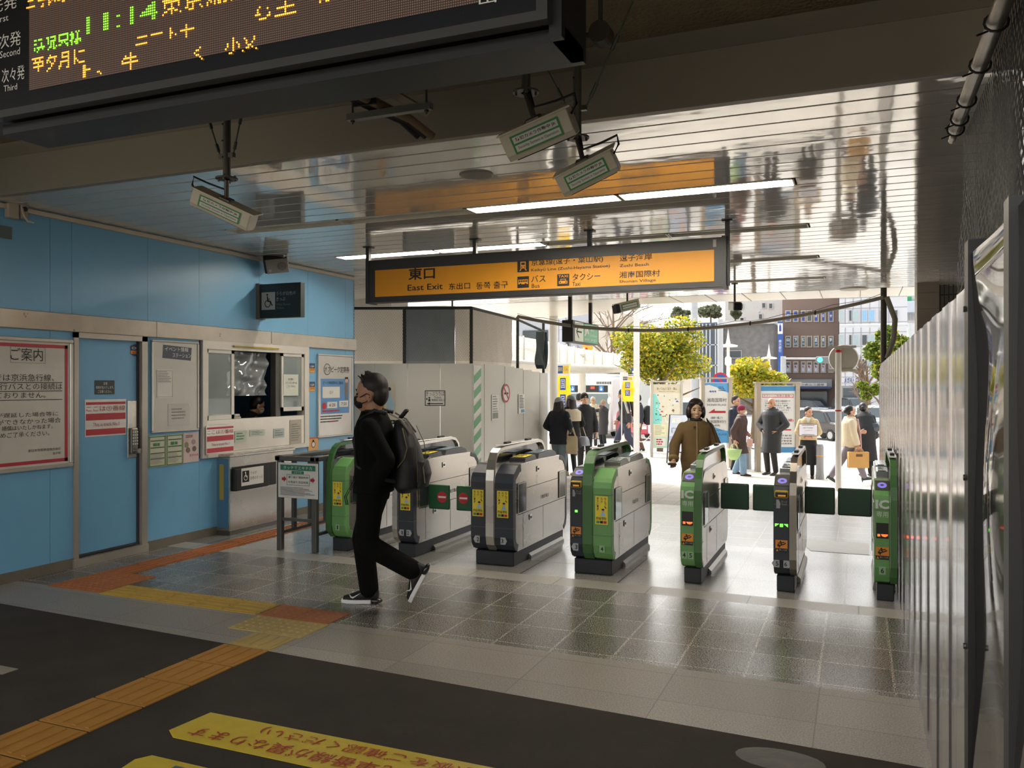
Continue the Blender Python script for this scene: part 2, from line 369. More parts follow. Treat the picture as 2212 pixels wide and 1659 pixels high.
for y0, y1, z0, z1 in ((2.2, joints[1] - .002, .09, 2.2), (joints[1] + .002, DY0, .09, 2.2), (DY1, wp(430, 900)[0] - .002, .09, 2.2), (wp(430, 900)[0] + .002, WY0 + .0, .09, WZ0), (WY0, WY1, .09, WZ0), (WY1, wp(665, 650)[0], .09, 2.2), (wp(666, 650)[0], wp(746, 650)[0] - .002, .09, 2.2), (wp(746, 650)[0] + .002, WEND, .09, 2.2)):
    wallseg(b, y0, y1, z0, z1)
b.done('wall_left', BLUEW, kind='structure')
b = B(); b.box(XL - .15, XL - .02, 2.2, WEND - .01, .08, .1); b.box(XL - .15, XL - .012, 2.2, DY0, .1, 3.5); b.box(XL - .15, XL - .012, DY1, WY0, .1, 3.5); b.box(XL - .15, XL - .012, WY1, WEND - .02, .1, 3.5)
b.done('trim_3', M('#3c4a52', .6), kind='structure')
b = B(); b.box(XL - 3.2, XL - .0, WEND - .012, WEND, .09, 3.6); b.done('wall_back', BLUEW, kind='structure')
b = B(); b.box(XL - .1, XL + .012, 2.2, DY0, 0, .09); b.box(XL - .1, XL + .012, DY1, WEND, 0, .09); b.done('baseboard_left', M('#6d6558', .5, 0, .12), kind='structure')
BANDM = M('#b3ab9e', .3, .55, .12, 5, bump=.1, bscale=20, var_r=.08)
b = B()
for y0, y1 in ((2.2, wp(334, 700)[0]), (wp(334, 700)[0] + .003, wp(582, 700)[0]), (wp(582, 700)[0] + .003, WEND + .02)): b.rbox(XL - .02, XL + .03, y0, y1, 2.18, 2.345, .006, 1)
b.done('trim_4', BANDM, kind='structure')
b = B(); b.box(XL, XL + .03, 2.2, WEND, CZ - .05, CZ - .012); b.done('trim_5', M('#c8bda8', .5), kind='structure')
# office room behind the window
ROOM = M('#8f897e', .8)
b = B(); b.box(XL - 3.2, XL - 3.1, 2.2, WEND, 0, 3.2); b.box(XL - 3.2, XL - .15, 2.2, 2.3, 0, 3.2); b.box(XL - 3.2, XL - .15, 2.2, WEND, 3.0, 3.2); b.done('wall_4', ROOM, kind='structure')
# sliding door
FRAMEM = M('#b7b0a4', .35, .5, .06)
d = thing('door_1', 'blue flush door of the station office in a metal frame', 'door', (XL, DY0, 0), kind='structure')
b = B(); b.box(XL - .12, XL + .02, DY0, DY0 + .05, 0, DZ1 + .02); b.box(XL - .12, XL + .02, DY1 - .07, DY1, 0, DZ1 + .02); b.box(XL - .12, XL + .02, DY0, DY1, DZ1 - .05, DZ1 + .02); b.box(XL - .12, XL + .035, DY0 - .01, DY1, 0, .075); b.done('frame', FRAMEM, d)
b = B(); b.box(XL - .06, XL - .03, DY0 + .05, DY1 - .09, .105, DZ1 - .05); b.done('leaf', BLUEW, d)
b = B(); b.box(XL - .05, XL - .005, DY0 + .05, DY1 - .09, .09, .105); b.box(XL - .05, XL - .02, DY1 - .1, DY1 - .07, .09, DZ1 - .05); b.done('seal', M('#37383a', .6), d)
ly0, lz1 = wp(281, 866); ly1, lz0 = wp(303, 988)
b = B(); b.rbox(XL - .03, XL - .022, DY1 - .21, DY1 - .1, lz0, lz1, .003, 1); b.done('push_plate', STEEL, d)
pl = B(); pl.rbox(XL - .022, XL + .02, DY1 - .2, DY1 - .12, lz0 + .04, lz0 + .3, .012); lk = pl.done('lock_body', M('#8f8b84', .3, .9), d)
b = B()
for i in range(5):
    for j in range(3): b.cyl((XL + .02, DY1 - .185 + j * .025, lz0 + .26 - i * .03), (XL + .027, DY1 - .185 + j * .025, lz0 + .26 - i * .03), .008, n=8)
b.done('keypad', M('#d8d6d0', .4), lk)
b = B(); b.cyl((XL + .0, DY1 - .14, lz0 + .07), (XL + .06, DY1 - .14, lz0 + .07), .022, .026, 14); b.done('knob', STEEL, lk)

# ---- ticket window
win = thing('window_1', 'ticket window of the station office, one pane slid open', 'window', (XL, WY0, WZ0), kind='structure')
WFR = M('#d3cec4', .4, .25, .06)
y1, y2, y3, y4 = wp(447, 800)[0], wp(502, 800)[0], wp(607, 800)[0], wp(652, 800)[0]; ysill = WZ0 + .42
b = B(); b.box(XL - .1, XL + .029, WY0, WY0 + .07, WZ0, WZ1 + .02); b.box(XL - .1, XL + .029, WY1 - .09, WY1, WZ0, WZ1 + .02); b.box(XL - .1, XL + .029, WY0 + .07, WY1 - .09, WZ1 - .09, WZ1 + .02); b.box(XL - .1, XL + .04, WY0 + .07, WY1 - .09, WZ0, WZ0 + .05)
b.done('frame', WFR, win)
b = B(); b.rbox(XL - .03, XL + .02, WY0 + .07, WY1 - .09, WZ0 + .05, ysill, .004, 1); b.done('apron_panel', M('#c6c1b6', .3, .6, .06, bump=.05), win)
b = B(); b.box(XL + .04, XL + .05, y2 - .02, y3 - .1, WZ1 - .055, WZ1 - .035); b.done('yellow_strip', M('#a8923a', .5), win)
def pane(ya, yb, dx, zb):
    f = B(); f.box(XL + dx - .02, XL + dx, ya, ya + .035, zb, WZ1 - .09); f.box(XL + dx - .02, XL + dx, yb - .045, yb, zb, WZ1 - .09); f.box(XL + dx - .02, XL + dx, ya, yb, WZ1 - .13, WZ1 - .09); f.box(XL + dx - .02, XL + dx, ya, yb, zb, zb + .05)
    o = f.done('sash', WFR, win); g = B(); g.box(XL + dx - .014, XL + dx - .008, ya + .035, yb - .045, zb + .05, WZ1 - .13); g.done('pane', GLASS, o)
pane(WY0 + .07, y2 + .02, .01, ysill); pane(y3, WY1 - .09, .01, ysill + .06)
b = B(); b.box(XL - .09, XL - .01, y3 - .09, y3, ysill, WZ1 - .09); b.done('mullion', M('#4a4844', .5), win)
def foil():
    bb = B(); n = 26; m = 18; vs = []
    for i in range(n + 1):
        row = []
        for j in range(m + 1):
            yy = y2 + .03 + (y3 - .17 - y2 - .03) * i / n; zz = WZ1 - .1 - .52 * j / m
            dx = .022 * math.sin(i * .5 + j * .35) + .016 * math.sin(i * .23 - j * .8) + .012 * math.sin(j * 1.3 + i * .1)
            row.append(bb.bm.verts.new((XL - .09 + dx, yy, zz)))
        vs.append(row)
    for i in range(n):
        for j in range(m): bb.bm.faces.new((vs[i][j], vs[i + 1][j], vs[i + 1][j + 1], vs[i][j + 1]))
    return bb
o = foil().done('plastic_curtain', M('#b9bfc2', .06, .25, .15, 3, alpha=.6, spec=1.0), None, smooth=True)
tag(o, 'crinkled clear plastic sheet hanging in the open part of the ticket window', 'plastic sheet')

# ---- lights in the ceiling
def trough(xa, xb, r, lit, label):
    t = thing('fluorescent_fitting', label, 'ceiling light', ((xa + xb) / 2, r, CZ), group='ceiling light rows')
    fr = B(); hw = .112; wm = M('#d9d5c8', .4)
    fr.box(xa, xb, r - hw, r - hw + .012, CZ - .006, CZ + .05); fr.box(xa, xb, r + hw - .012, r + hw, CZ - .006, CZ + .05); fr.box(xa, xa + .012, r - hw, r + hw, CZ - .006, CZ + .05); fr.box(xb - .012, xb, r - hw, r + hw, CZ - .006, CZ + .05)
    fr.box(xa, xb, r - hw, r + hw, CZ + .046, CZ + .053)
    fr.done('housing', wm, t)
    q = B(); q.cyl((xa + .05, r, CZ + .025), (xb - .05, r, CZ + .025), .016, n=10)
    q.done('tube', M('#fff6e8', .3, emit=95.0) if lit else M('#cfcdc4', .3), t)
SEGS = [(-5.85, -4.52), (-4.51, -3.19), (-3.18, -1.82), (-1.81, -.45)]
RN = ['row next to the beam', 'second row from the beam', 'third row from the beam', 'last row before the plaza']
SN = ['by the blue wall', 'second from the blue wall', 'second from the steel hoarding', 'by the steel hoarding']
LIT = {(0, 2), (0, 3), (1, 0), (1, 1)}
for ri, r in enumerate(LROWS):
    k = math.floor((r - YB) / pitch); rc = YB + (k + .5) * pitch
    for si, (xa, xb) in enumerate(SEGS):
        lit = (ri, si) in LIT
        trough(xa, xb, rc, lit, '%s ceiling tube light, %s, %s' % ('glowing' if lit else 'unlit', RN[ri], SN[si]))

# ---- steel hoarding on the right
def steel_mat():
    m, N, L, b, tc = nodes_mat('wavy_steel')
    mp = N.new('ShaderNodeMapping'); mp.inputs['Scale'].default_value = (1, 1, .16); L.new(geo(N), mp.inputs[0])
    nz = N.new('ShaderNodeTexNoise'); nz.inputs['Scale'].default_value = 5.5; nz.inputs['Detail'].default_value = 3; L.new(mp.outputs[0], nz.inputs[0])
    bp = N.new('ShaderNodeBump'); bp.inputs['Strength'].default_value = .22; bp.inputs['Distance'].default_value = .02; L.new(nz.outputs[0], bp.inputs['Height']); L.new(bp.outputs[0], b.inputs['Normal'])
    b.inputs['Base Color'].default_value = lin('#d3cfcf'); b.inputs['Metallic'].default_value = .92; b.inputs['Roughness'].default_value = .16
    return m
HOARD = steel_mat()
b = B(); pw = .25; y = 2.56; k = 0
while y < 14.3:
    zt = 1.99 + gz(y) * 1.0; t0 = .012 * (k % 2)
    y1_ = min(y + pw, 14.3)
    n = 6
    for i in range(n):
        ya, yb = y + (y1_ - y) * i / n, y + (y1_ - y) * (i + 1) / n
        xa = XR + .0022 * math.sin(math.pi * i / n) - t0 * .4; xb = XR + .0022 * math.sin(math.pi * (i + 1) / n) - t0 * .4
        b.prism([(xa, ya), (xb, yb), (xb + .02, yb), (xa + .02, ya)], (0, 0, 0), (1, 0, 0), (0, 1, 0), (0, 0, 1), gz(y) + .0, zt)
    y = y1_; k += 1
bmesh.ops.remove_doubles(b.bm, verts=b.bm.verts, dist=1e-5)
b.done('wall_right', HOARD, kind='structure')
# mirror-bright sheet nearest the viewer, with its dark posts
mb = thing('mirror_screen', 'tall warped mirror-bright sheet at the platform end of the steel hoarding', 'steel panel', (XR, 1.9, 0))
bb = B(); n = 40; m_ = 30; vs = []
for i in range(n + 1):
    vs.append([bb.bm.verts.new((XR - .022 + .007 * math.sin(i * .42 + 1) * math.sin(j * .22) + .005 * math.sin(j * .55 + i * .17), .9 + 1.58 * i / n, .02 + 2.02 * j / m_)) for j in range(m_ + 1)])
for i in range(n):
    for j in range(m_): bb.bm.faces.new((vs[i][j], vs[i + 1][j], vs[i + 1][j + 1], vs[i][j + 1]))
bmesh.ops.solidify(bb.bm, geom=list(bb.bm.faces), thickness=.004)
bb.done('sheet', M('#c9c5c0', .05, .95, .05), mb, smooth=True)
b = B(); b.box(XR - .035, XR + .03, 2.47, 2.55, 0, 2.08); b.done('post', M('#2a2a2b', .4), mb)
b = B(); b.box(XR - .035, XR + .03, 1.83, 1.89, 0, 2.06); b.done('post', M('#3a3a3b', .4), mb)
b = B()
for z in (.45, 1.0, 1.45, 1.9): b.cyl((XR - .036, 2.51, z), (XR - .042, 2.51, z), .008, n=8)
b.done('screw', DSTEEL, mb)
# dark netting above it
def net_mat(name, col, sc, thr, ax=('y', 'z')):
    m, N, L, b, tc = nodes_mat(name)
    b.inputs['Base Color'].default_value = lin(col); b.inputs['Roughness'].default_value = .7
    sx = N.new('ShaderNodeSeparateXYZ'); L.new(geo(N), sx.inputs[0])
    def mth(op, a, c=None):
        n = N.new('ShaderNodeMath'); n.operation = op
        for i, q in enumerate((a, c)):
            if q is None: continue
            if isinstance(q, (int, float)): n.inputs[i].default_value = q
            else: L.new(q, n.inputs[i])
        return n.outputs[0]
    h = mth('ADD', sx.outputs[0], sx.outputs[1]); u = mth('MULTIPLY', h, sc); v = mth('MULTIPLY', sx.outputs[2], sc * .62)
    a1 = mth('ABSOLUTE', mth('SUBTRACT', mth('FRACT', mth('ADD', u, v)), .5)); a2 = mth('ABSOLUTE', mth('SUBTRACT', mth('FRACT', mth('SUBTRACT', u, v)), .5))
    k = mth('GREATER_THAN', mth('MAXIMUM', a1, a2), thr)
    tr = N.new('ShaderNodeBsdfTransparent'); ms = N.new('ShaderNodeMixShader'); L.new(k, ms.inputs[0]); L.new(tr.outputs[0], ms.inputs[1]); L.new(b.outputs[0], ms.inputs[2]); L.new(ms.outputs[0], N['Material Output'].inputs[0])
    return m
NETM = net_mat('dark_net', '#141a1e', 26, .36)
def net_sheet(x, y0, y1, z0, z1, f, n=30, m=14):
    b = B(); vs = []
    for i in range(n + 1):
        vs.append([b.bm.verts.new((x + .03 * math.sin(i * .9 + j * .3) * (j / m), y0 + (y1 - y0) * i / n, z1 + (z0 + f(i / n) - z1) * j / m)) for j in range(m + 1)])
    for i in range(n):
        for j in range(m): b.bm.faces.new((vs[i][j], vs[i + 1][j], vs[i + 1][j + 1], vs[i][j + 1]))
    return b
tag(net_sheet(XR + .085, 1.2, 3.76, 1.9, 2.68, lambda t: 0).done('safety_net', NETM, smooth=True), 'dark netting hanging from the pipe above the steel hoarding', 'net')
tag(net_sheet(XR + .22, 1.0, 4.0, 1.8, 3.4, lambda t: 0).done('safety_net', net_mat('dark_net2', '#11161a', 24, .3), smooth=True), 'second darker net hanging behind the pipe net', 'net')
pp = thing('scaffold_pipe', 'weathered horizontal pipe with black cable ties carrying the dark net', 'pipe', (XR + .05, 2.5, 2.7))
b = B(); b.cyl((XR + .05, 1.4, 2.7), (XR + .05, 3.68, 2.7), .024, n=16); b.cyl((XR + .05, 3.68, 2.7), (XR + .05, 3.8, 2.69), .014, n=12); b.done('tube', M('#b0aaa2', .4, .6, .2, 14), pp, smooth=True)
for y in (1.9, 2.3, 2.62, 2.95, 3.3, 3.52, 3.66):
    b = B(); b.tube([(XR + .05 + .03 * math.cos(a), y + .01 * math.sin(a), 2.7 + .03 * math.sin(a) - .003) for a in [i * math.pi / 6 for i in range(13)]], .004, 6); b.tube([(XR + .03, y, 2.675), (XR + .0, y - .02, 2.66)], .003, 5); b.done('cable_tie', BLACK, pp)
b = B(); b.box(XR + .13, XR + .2, 2.02, 2.12, 0, 3.65); tag(b.done('steel_post', M('#17191b', .5)), 'dark upright post standing behind the top of the mirror-bright sheet', 'post')
b = B(); b.box(2.2, 2.3, -1, 13.6, 0, 3.7); b.done('wall_right', M('#2b2c2e', .7), kind='structure')  # dark backing wall added behind the nets to stop light leaking in
# tiled pier and grille at the far end of the hoarding
b = B()
for i in range(14): b.box(.82, 1.12, 14.0, 14.6, -.1 + i * .245, .142 + i * .245)
b.done('pillar', M('#8d8275', .5, 0, .06), kind='structure')
b = B()
for i in range(12): b.box(1.14 + i * .06, 1.155 + i * .06, 14.2, 14.22, 1.6, 3.22)
for z in (1.7, 2.15, 2.6, 3.05): b.box(1.12, 1.9, 14.195, 14.225, z, z + .02)
tag(b.done('window_grille', BLACK), 'black barred grille beside the tiled pier past the hoarding', 'grille')
b = B(); b.box(1.1, 2.3, 14.6, 14.7, 0, 3.24); b.done('wall_right', M('#6f6961', .7), kind='structure')
# ================================================================ TICKET GATES
GGRN = M('#679a5a', .38, 0, .04, 3); GGRN2 = M('#3f6a38', .35); GBLK = M('#262c36', .4, 0, .05); GSTL = M('#bdb8b1', .26, .85, .05, 4, var_r=.05)
DECKM = M('#33343a', .3, .2); PURP = M('#8079d6', .4, emit=.35); ORA = M('#e08a28', .5); FLAP = M('#14532c', .42, 0, .08, 5); LEDG = M('#58e838', .5, emit=2.2); LEDR = M('#ff4a1e', .5, emit=2.2)
LGREY = M('#a9abad', .5); AGLASS = M('#20252a', .05, .2, 0, alpha=.75, spec=.9); CREAM = M('#f1ead0', .5); SKIN_P = M('#d9a888', .6); ADBLUE = M('#8fc0dd', .5)
PROF = [(.115, .13), (.055, .155), (.018, .20), (.0, .27), (0, .78), (.012, .83), (.035, .865), (.14, .935), (.2, .945), (.72, .955), (1.3, .945), (1.42, .92), (1.50, .85), (1.53, .76), (1.53, .25), (1.50, .17), (1.44, .13)]
def band(pts, k0, k1, wd):
    """strip of the side profile between two of its corners, as thick as wd"""
    out = [V(p) for p in pts[k0:k1 + 1]]; c = V((.75, .52)); inn = []
    for i, p in enumerate(out):
        a = out[max(i - 1, 0)]; b_ = out[min(i + 1, len(out) - 1)]; d = (b_ - a).normalized(); n = V((-d.y, d.x))
        if n.dot(c - p) < 0: n = -n
        inn.append(p + n * wd)
    return [tuple(p) for p in out + inn[::-1]]
YS, ZS = V((0, 1, 0)), V((0, 0, 1))
def pr(b, poly, x0, x1): return b.prism(poly, (0, 0, 0), YS, ZS, V((1, 0, 0)), x0, x1)
def ad_poster(g, x, z, w_, h):
    g = g.sub()
    g.rect('advert', YEL, x, z, x + w_, z + h)
    g.vtext(INK, 'なんで、', x + w_ * .72, z + h * .97, w_ * .2, bold=.01); g.vtext(INK, '私が', x + w_ * .43, z + h * .97, w_ * .2); g.vtext(INK, '東大に!?', x + w_ * .12, z + h * .97, w_ * .19)
    g.poly('advert_figure', ADBLUE, [(x + w_ * .38, z + h * .3), (x + w_ * .85, z + h * .3), (x + w_ * .72, z + h * .42), (x + w_ * .52, z + h * .42)], .003)
    g.disc('advert_figure', SKIN_P, x + w_ * .62, z + h * .48, w_ * .12, .0035); g.disc('advert_figure', INK, x + w_ * .62, z + h * .53, w_ * .12, .004, ry=w_ * .07)
    g.text(INK, '四谷学院', x + w_ * .08, z + h * .16, x + w_ * .92, z + h * .27, bold=.02)
    for i, c in enumerate((SIGNGREEN, INK, RED)): g.rect('advert_block', c, x + w_ * (.1 + .28 * i), z + h * .04, x + w_ * (.34 + .28 * i), z + h * .13, .003)
def number(g, n, x, z, arrow, s=.055, gray=True):
    g = g.sub()
    if arrow: 
        pts = [(-.5, -.5), (.35, -.5), (.35, .5), (-.5, .5), (-.85, 0)] if arrow < 0 else [(-.35, -.5), (.5, -.5), (.85, 0), (.5, .5), (-.35, .5)]
        g.poly('number_plate', LGREY, [(x + p[0] * s, z + p[1] * s * 1.2) for p in pts])
    elif gray: g.rect('number_plate', M('#8fb287', .5), x - s * .45, z - s * .55, x + s * .45, z + s * .55)
    g.text(INK, n, x - s * .22 * (1 if n != '1' else .6), z - s * .36, x + s * .22 * (1 if n != '1' else .6), z + s * .36, bold=.02)
def caution(g, x, z, w_):
    g = g.sub()
    h = w_ * 1.05
    g.rect('caution_sticker', INK, x, z, x + w_, z + h); g.rect('caution_sticker', ORA, x, z + h * .32, x + w_, z + h, .003)
    q = lambda a, c: (x + w_ * a, z + h * (.32 + .68 * c))
    g.disc('pictogram', INK, *q(.42, .82), w_ * .07, .004)
    for a, c, d, e in ((.45, .72, .5, .4), (.47, .68, .75, .75), (.45, .66, .22, .6), (.5, .42, .72, .5), (.72, .5, .85, .68), (.5, .42, .36, .28), (.36, .28, .3, .08)): g.line('pictogram', INK, *q(a, c), *q(d, e), w_ * .09, .0045)
    g.rect('pictogram', INK, *q(.16, .22), *q(.36, .48), .0045)
    g.poly('caution_mark', ORA, [(x + w_ * .04, z + h * .06), (x + w_ * .26, z + h * .06), (x + w_ * .15, z + h * .27)], .003)
    g.text(LGREY, '扉にご注意', x + w_ * .3, z + h * .12, x + w_ * .95, z + h * .26)
def gate(label, x0, x1, strip, left, right, strip_m, arch_m, parts, arch=True, deckm=DECKM, yellow_note=False, lean=0.0):
    """x0..x1 world; strip=(a,b) world; y=0 of the gate is the world's 7.05"""
    O = V(((x0 + x1) / 2, 7.05, 0)); t = thing('ticket_gate', label, 'ticket gate', O, group='row of ticket gates')
    W0 = WORLD[0]; WORLD[0] = False
    a, c = x0 - O.x, x1 - O.x; s0, s1 = strip[0] - O.x, strip[1] - O.x
    b = B(); pr(b, [(p[0] + .006 if p[0] < .7 else p[0] - .006, p[1]) for p in PROF], a + .004, c - .004); b.done('body', GSTL, t, bev=.004)
    cuts = []
    if left and s0 - a > .02: cuts.append((a, s0 - .003, left))
    if right and c - s1 > .02: cuts.append((s1 + .003, c, right))
    for xa, xb, m in cuts:
        b = B(); pr(b, band(PROF, 0, 8, .075), xa, xb); b.done('front_cover', m, t, bev=.006)
        b = B(); pr(b, band(PROF, 10, 16, .05), xa, xb); b.done('rear_cover', m, t, bev=.006)
    # seams
    b = B()
    for z in (.36, .72): b.box(a + .002, c - .002, -.0012, .003, z, z + .004); b.box(c - .001, c + .001, 0, .075, z, z + .004)
    for y in (.26, .80): b.box(c - .003, c - .0025, y, y + .004, .15, .48); b.box(a + .0025, a + .003, y, y + .004, .15, .48)
    for z in (.47, .70): b.box(c - .0035, c - .0022, .12, 1.5, z, z + .005); b.box(a + .0022, a + .0035, .12, 1.5, z, z + .005)
    b.done('seam_line', M('#5c5a56', .5), t)
    b = B(); b.rbox(a + .02, c - .02, .07, 1.46, 0, .132, .006, 1); b.done('plinth', M('#23262d', .5), t)
    for sx in ((c - .03, c + .005), (a - .005, a + .03)):
        b = B(); b.prism([(sx[0], 0), (sx[1], 0), (sx[1], .03), (sx[0] + (.012 if sx[0] < 0 else 0), .065)], (0, 0, 0), V((1, 0, 0)), ZS, YS, .45, 1.42); b.done('kick_rail', DSTEEL, t)
    # sensor windows and latches on both sides
    for sx, sg in ((c, 1), (a, -1)):
        for ya, yb in ((.12, .32), (1.28, 1.47)):
            b = B(); b.box(min(sx, sx + sg * .004), max(sx, sx + sg * .004), ya, yb, .49, .76); q = b.done('sensor_window', M('#2c3336', .08, .1, spec=.9) if deckm is DECKM else M('#9fb0ae', .06, .3, spec=.9), t)
            b = B(); x_ = sx + sg * .004
            b.box(min(x_, x_ + sg * .002), max(x_, x_ + sg * .002), ya - .008, ya, .485, .765); b.box(min(x_, x_ + sg * .002), max(x_, x_ + sg * .002), yb, yb + .008, .485, .765); b.box(min(x_, x_ + sg * .002), max(x_, x_ + sg * .002), ya, yb, .482, .49); b.box(min(x_, x_ + sg * .002), max(x_, x_ + sg * .002), ya, yb, .76, .768); b.done('window_frame', STEEL, q)
        for y, z in ((.62, .83), (.42, .38)):
            b = B(); b.rbox(min(sx, sx + sg * .004), max(sx, sx + sg * .004), y, y + .06, z, z + .055, .0015, 1); q = b.done('latch', M('#d9d6d0', .25, .8), t)
            b = B(); b.box(min(sx, sx + sg * .006), max(sx, sx + sg * .006), y + .013, y + .045, z + .016, z + .038); b.done('recess', BLACK, q)
        g = G((sx, 0, 0), (0, sg, 0), (0, 0, 1))
        for yy in (.76, .80, .87, .91): 
            for zz in range(3): g.rect('vent_slot', INK, sg * yy if sg > 0 else -yy - .03, .55 + zz * .012, (sg * yy + .03) if sg > 0 else -yy, .556 + zz * .012, .005)
        g.done(t)
    # deck blocks
    xs = [q for q in ((a + .02, s0 - .006), (s1 + .006, c - .02)) if q[1] - q[0] > .05]
    for xa, xb in xs:
        b = B(); pr(b, [(.34, .94), (.36, .985), (.62, 1.0), (.66, .955), (.66, .94)], xa, xb); b.done('deck_cover', deckm, t, bev=.004)
        b = B(); pr(b, [(.70, .94), (.74, 1.0), (1.12, 1.012), (1.22, .985), (1.26, .94)], xa, xb); q = b.done('display_block', deckm, t, bev=.004)
        b = B(); pr(b, [(.76, 1.004), (.76, 1.007), (1.08, 1.016), (1.08, 1.013)], xa + .02, xb - .02); b.done('display', M('#9fb6c4', .12, .1), q)
        g = G(((xa + xb) / 2, .49, .9945), (1, 0, 0), (0, math.cos(.057), math.sin(.057)))
        hw = (xb - xa) / 2 - .015
        g.rect('label_plate', YEL if yellow_note else M('#b9c6c8', .4), -hw, -.1, hw, .1, .003); g.lines(INK, -hw * .8, -.08, hw * .8, .08, 4, .5, .0045, seed=3); g.done(t)
    # raised strip and hand rail
    if arch:
        path = [(.06, .14), (.004, .2), (-.014, .28), (-.014, .80), (.0, .90), (.035, .99), (.085, 1.055), (.15, 1.09), (.26, 1.10), (1.18, 1.115), (1.27, 1.10), (1.34, 1.05), (1.375, .97), (1.385, .93)]
        inn = []
        for i, p in enumerate(path):
            p0 = V(path[max(i - 1, 0)]); p1 = V(path[min(i + 1, len(path) - 1)]); d = (p1 - p0).normalized(); n = V((d.y, -d.x)); inn.append((p[0] + n.x * .03, p[1] + n.y * .03))
        b = B()
        for i in range(len(path) - 1): pr(b, [path[i], path[i + 1], inn[i + 1], inn[i]], s0, s1)
        bmesh.ops.remove_doubles(b.bm, verts=b.bm.verts, dist=1e-5)
        ar = b.done('arch_rail', strip_m, t)
        b = B(); b.box(s0 - .002, s1 + .002, .22, 1.16, 1.112, 1.122); b.done('rail_cap', M('#c9c6c0', .2, .9), ar)
        for y in (.35, .9): 
            b = B(); b.rbox((s0 + s1) / 2 - .018, (s0 + s1) / 2 + .018, y, y + .12, 1.12, 1.137, .005, 1); b.done('rail_grip', BLACK, ar)
        b = B(); mid = (s0 + s1) / 2; pr(b, [(.06, .95), (.1, 1.03), (.16, 1.07), (1.18, 1.085), (1.28, 1.05), (1.34, .95)], mid - .006, mid + .006); b.done('arch_glass', AGLASS, t)
    return t, O, a, c, s0, s1
def fin(): WORLD[0] = True
def front(): return G((0, -.0005, 0), (1, 0, 0), (0, 0, 1))
SLP = V((0, .105, .07)).normalized()
def reader(g_t, xc, w_, slot):
    """card reader with its glowing ring on the slope, ticket slot below it"""
    g = G((xc, .0875, .90), (1, 0, 0), SLP); hw = w_ / 2
    g.rect('reader_pad', M('#4a4640', .4), -hw, -.058, hw, .058, .004); g.disc('reader_ring', PURP, 0, .0, hw * .68, .006, ry=.034); g.disc('reader_mark', M('#5a4a6a', .5), 0, 0, hw * .28, .0075, ry=.012)
    g.done(g_t)
    if slot:
        b = B(); b.rbox(xc - hw, xc + hw, -.022, .03, .775, .835, .012, 2); q = b.done('ticket_slot', M('#b89a2e', .4), g_t)
        b = B(); b.rbox(xc - hw + .008, xc + hw - .008, -.026, -.02, .785, .825, .004, 1); b.done('slot_mouth', BLACK, q)
        b = B(); b.box(xc - hw + .03, xc + hw - .02, -.03, -.024, .79, .803); b.done('slot_glow', M('#c98a3a', .4, emit=.25), q)
def flap(t, x0, x1, y, sg, entry):
    b = B(); dz = 0
    if entry: y = .31; dz = -.065; x0, x1 = (x0, x0 + .23) if sg > 0 else (x1 - .29, x1)
    b.rbox(min(x0, x1), max(x0, x1), y - .018, y + .018, .515 + dz, .76 + dz, .012, 2); f = b.done('flap', FLAP if entry else M('#1c3f2c', .5), t)
    if entry:
        mx = x0 * .32 + x1 * .68 if sg > 0 else x0 * .72 + x1 * .28
        g = G((mx, y - .019, .64 + dz), (1, 0, 0), (0, 0, 1)); g.disc('no_entry_disc', RED, 0, 0, .055); g.rect('no_entry_bar', WHITE, -.042, -.009, .042, .009, .003); g.done(f)
# gate 1: all green, partly behind the walking man
t, O, a, c, s0, s1 = gate('green ticket gate marked 1 beside the railing, behind the walking man', -4.99, -4.77, (-4.99, -4.935), None, GGRN, GGRN2, GGRN2, None)
g = front(); ad_poster(g, s1 + .02, .47, .11, .24); number(g, '1', s1 + .075, .25, 0); g.done(t); flap(t, c + .01, c + .27, 1.0, 1, True); fin()
t, O, a, c, s0, s1 = gate('narrow black-fronted gate marked 1 and 2, its yellow advert half hidden by the backpack', -4.216, -3.99, (-4.216, -4.16), None, GBLK, STEEL, STEEL, None, yellow_note=True)
g = front(); ad_poster(g, s1 + .03, .47, .11, .24); number(g, '1', s1 + .05, .25, -1, .05); number(g, '2', s1 + .115, .25, 1, .05); g.done(t); flap(t, c + .01, c + .285, 1.0, 1, True); fin()
t, O, a, c, s0, s1 = gate('wide steel gate with two black front columns marked 2 and 3', -3.37, -2.94, (-3.21, -3.13), GBLK, GBLK, STEEL, STEEL, None, yellow_note=True)
g = front(); ad_poster(g, a + .018, .46, .115, .25); ad_poster(g, s1 + .03, .46, .115, .25); number(g, '2', a + .075, .245, -1); number(g, '3', s1 + .085, .245, 1); g.done(t); flap(t, a - .255, a - .01, 1.0, -1, True); fin()
t, O, a, c, s0, s1 = gate('wide gate with one black and one green column marked 3 and 4', -2.387, -2.0, (-2.265, -2.175), GBLK, GGRN, GGRN2, GGRN2, None, deckm=M('#4a4f48', .3, .2))
xc = (a + s0) / 2; reader(t, xc, .105, True); g = front(); ad_poster(g, s1 + .025, .46, .115, .25)
g.text(LGREY, 'きっぷ', xc, .735, xc + .045, .752); g.text(LGREY, 'TICKET', xc, .72, xc + .045, .729); g.poly('pictogram', LGREY, [(xc - .035, .695), (xc - .012, .695), (xc - .008, .725), (xc - .02, .755), (xc - .035, .755)], .003)
g.rect('status_light', LEDG, xc - .012, .555, xc + .012, .575, .003); caution(g, xc - .045, .33, .09); number(g, '3', xc, .245, -1); number(g, '4', (s1 + c) / 2, .245, 0); g.done(t); fin()
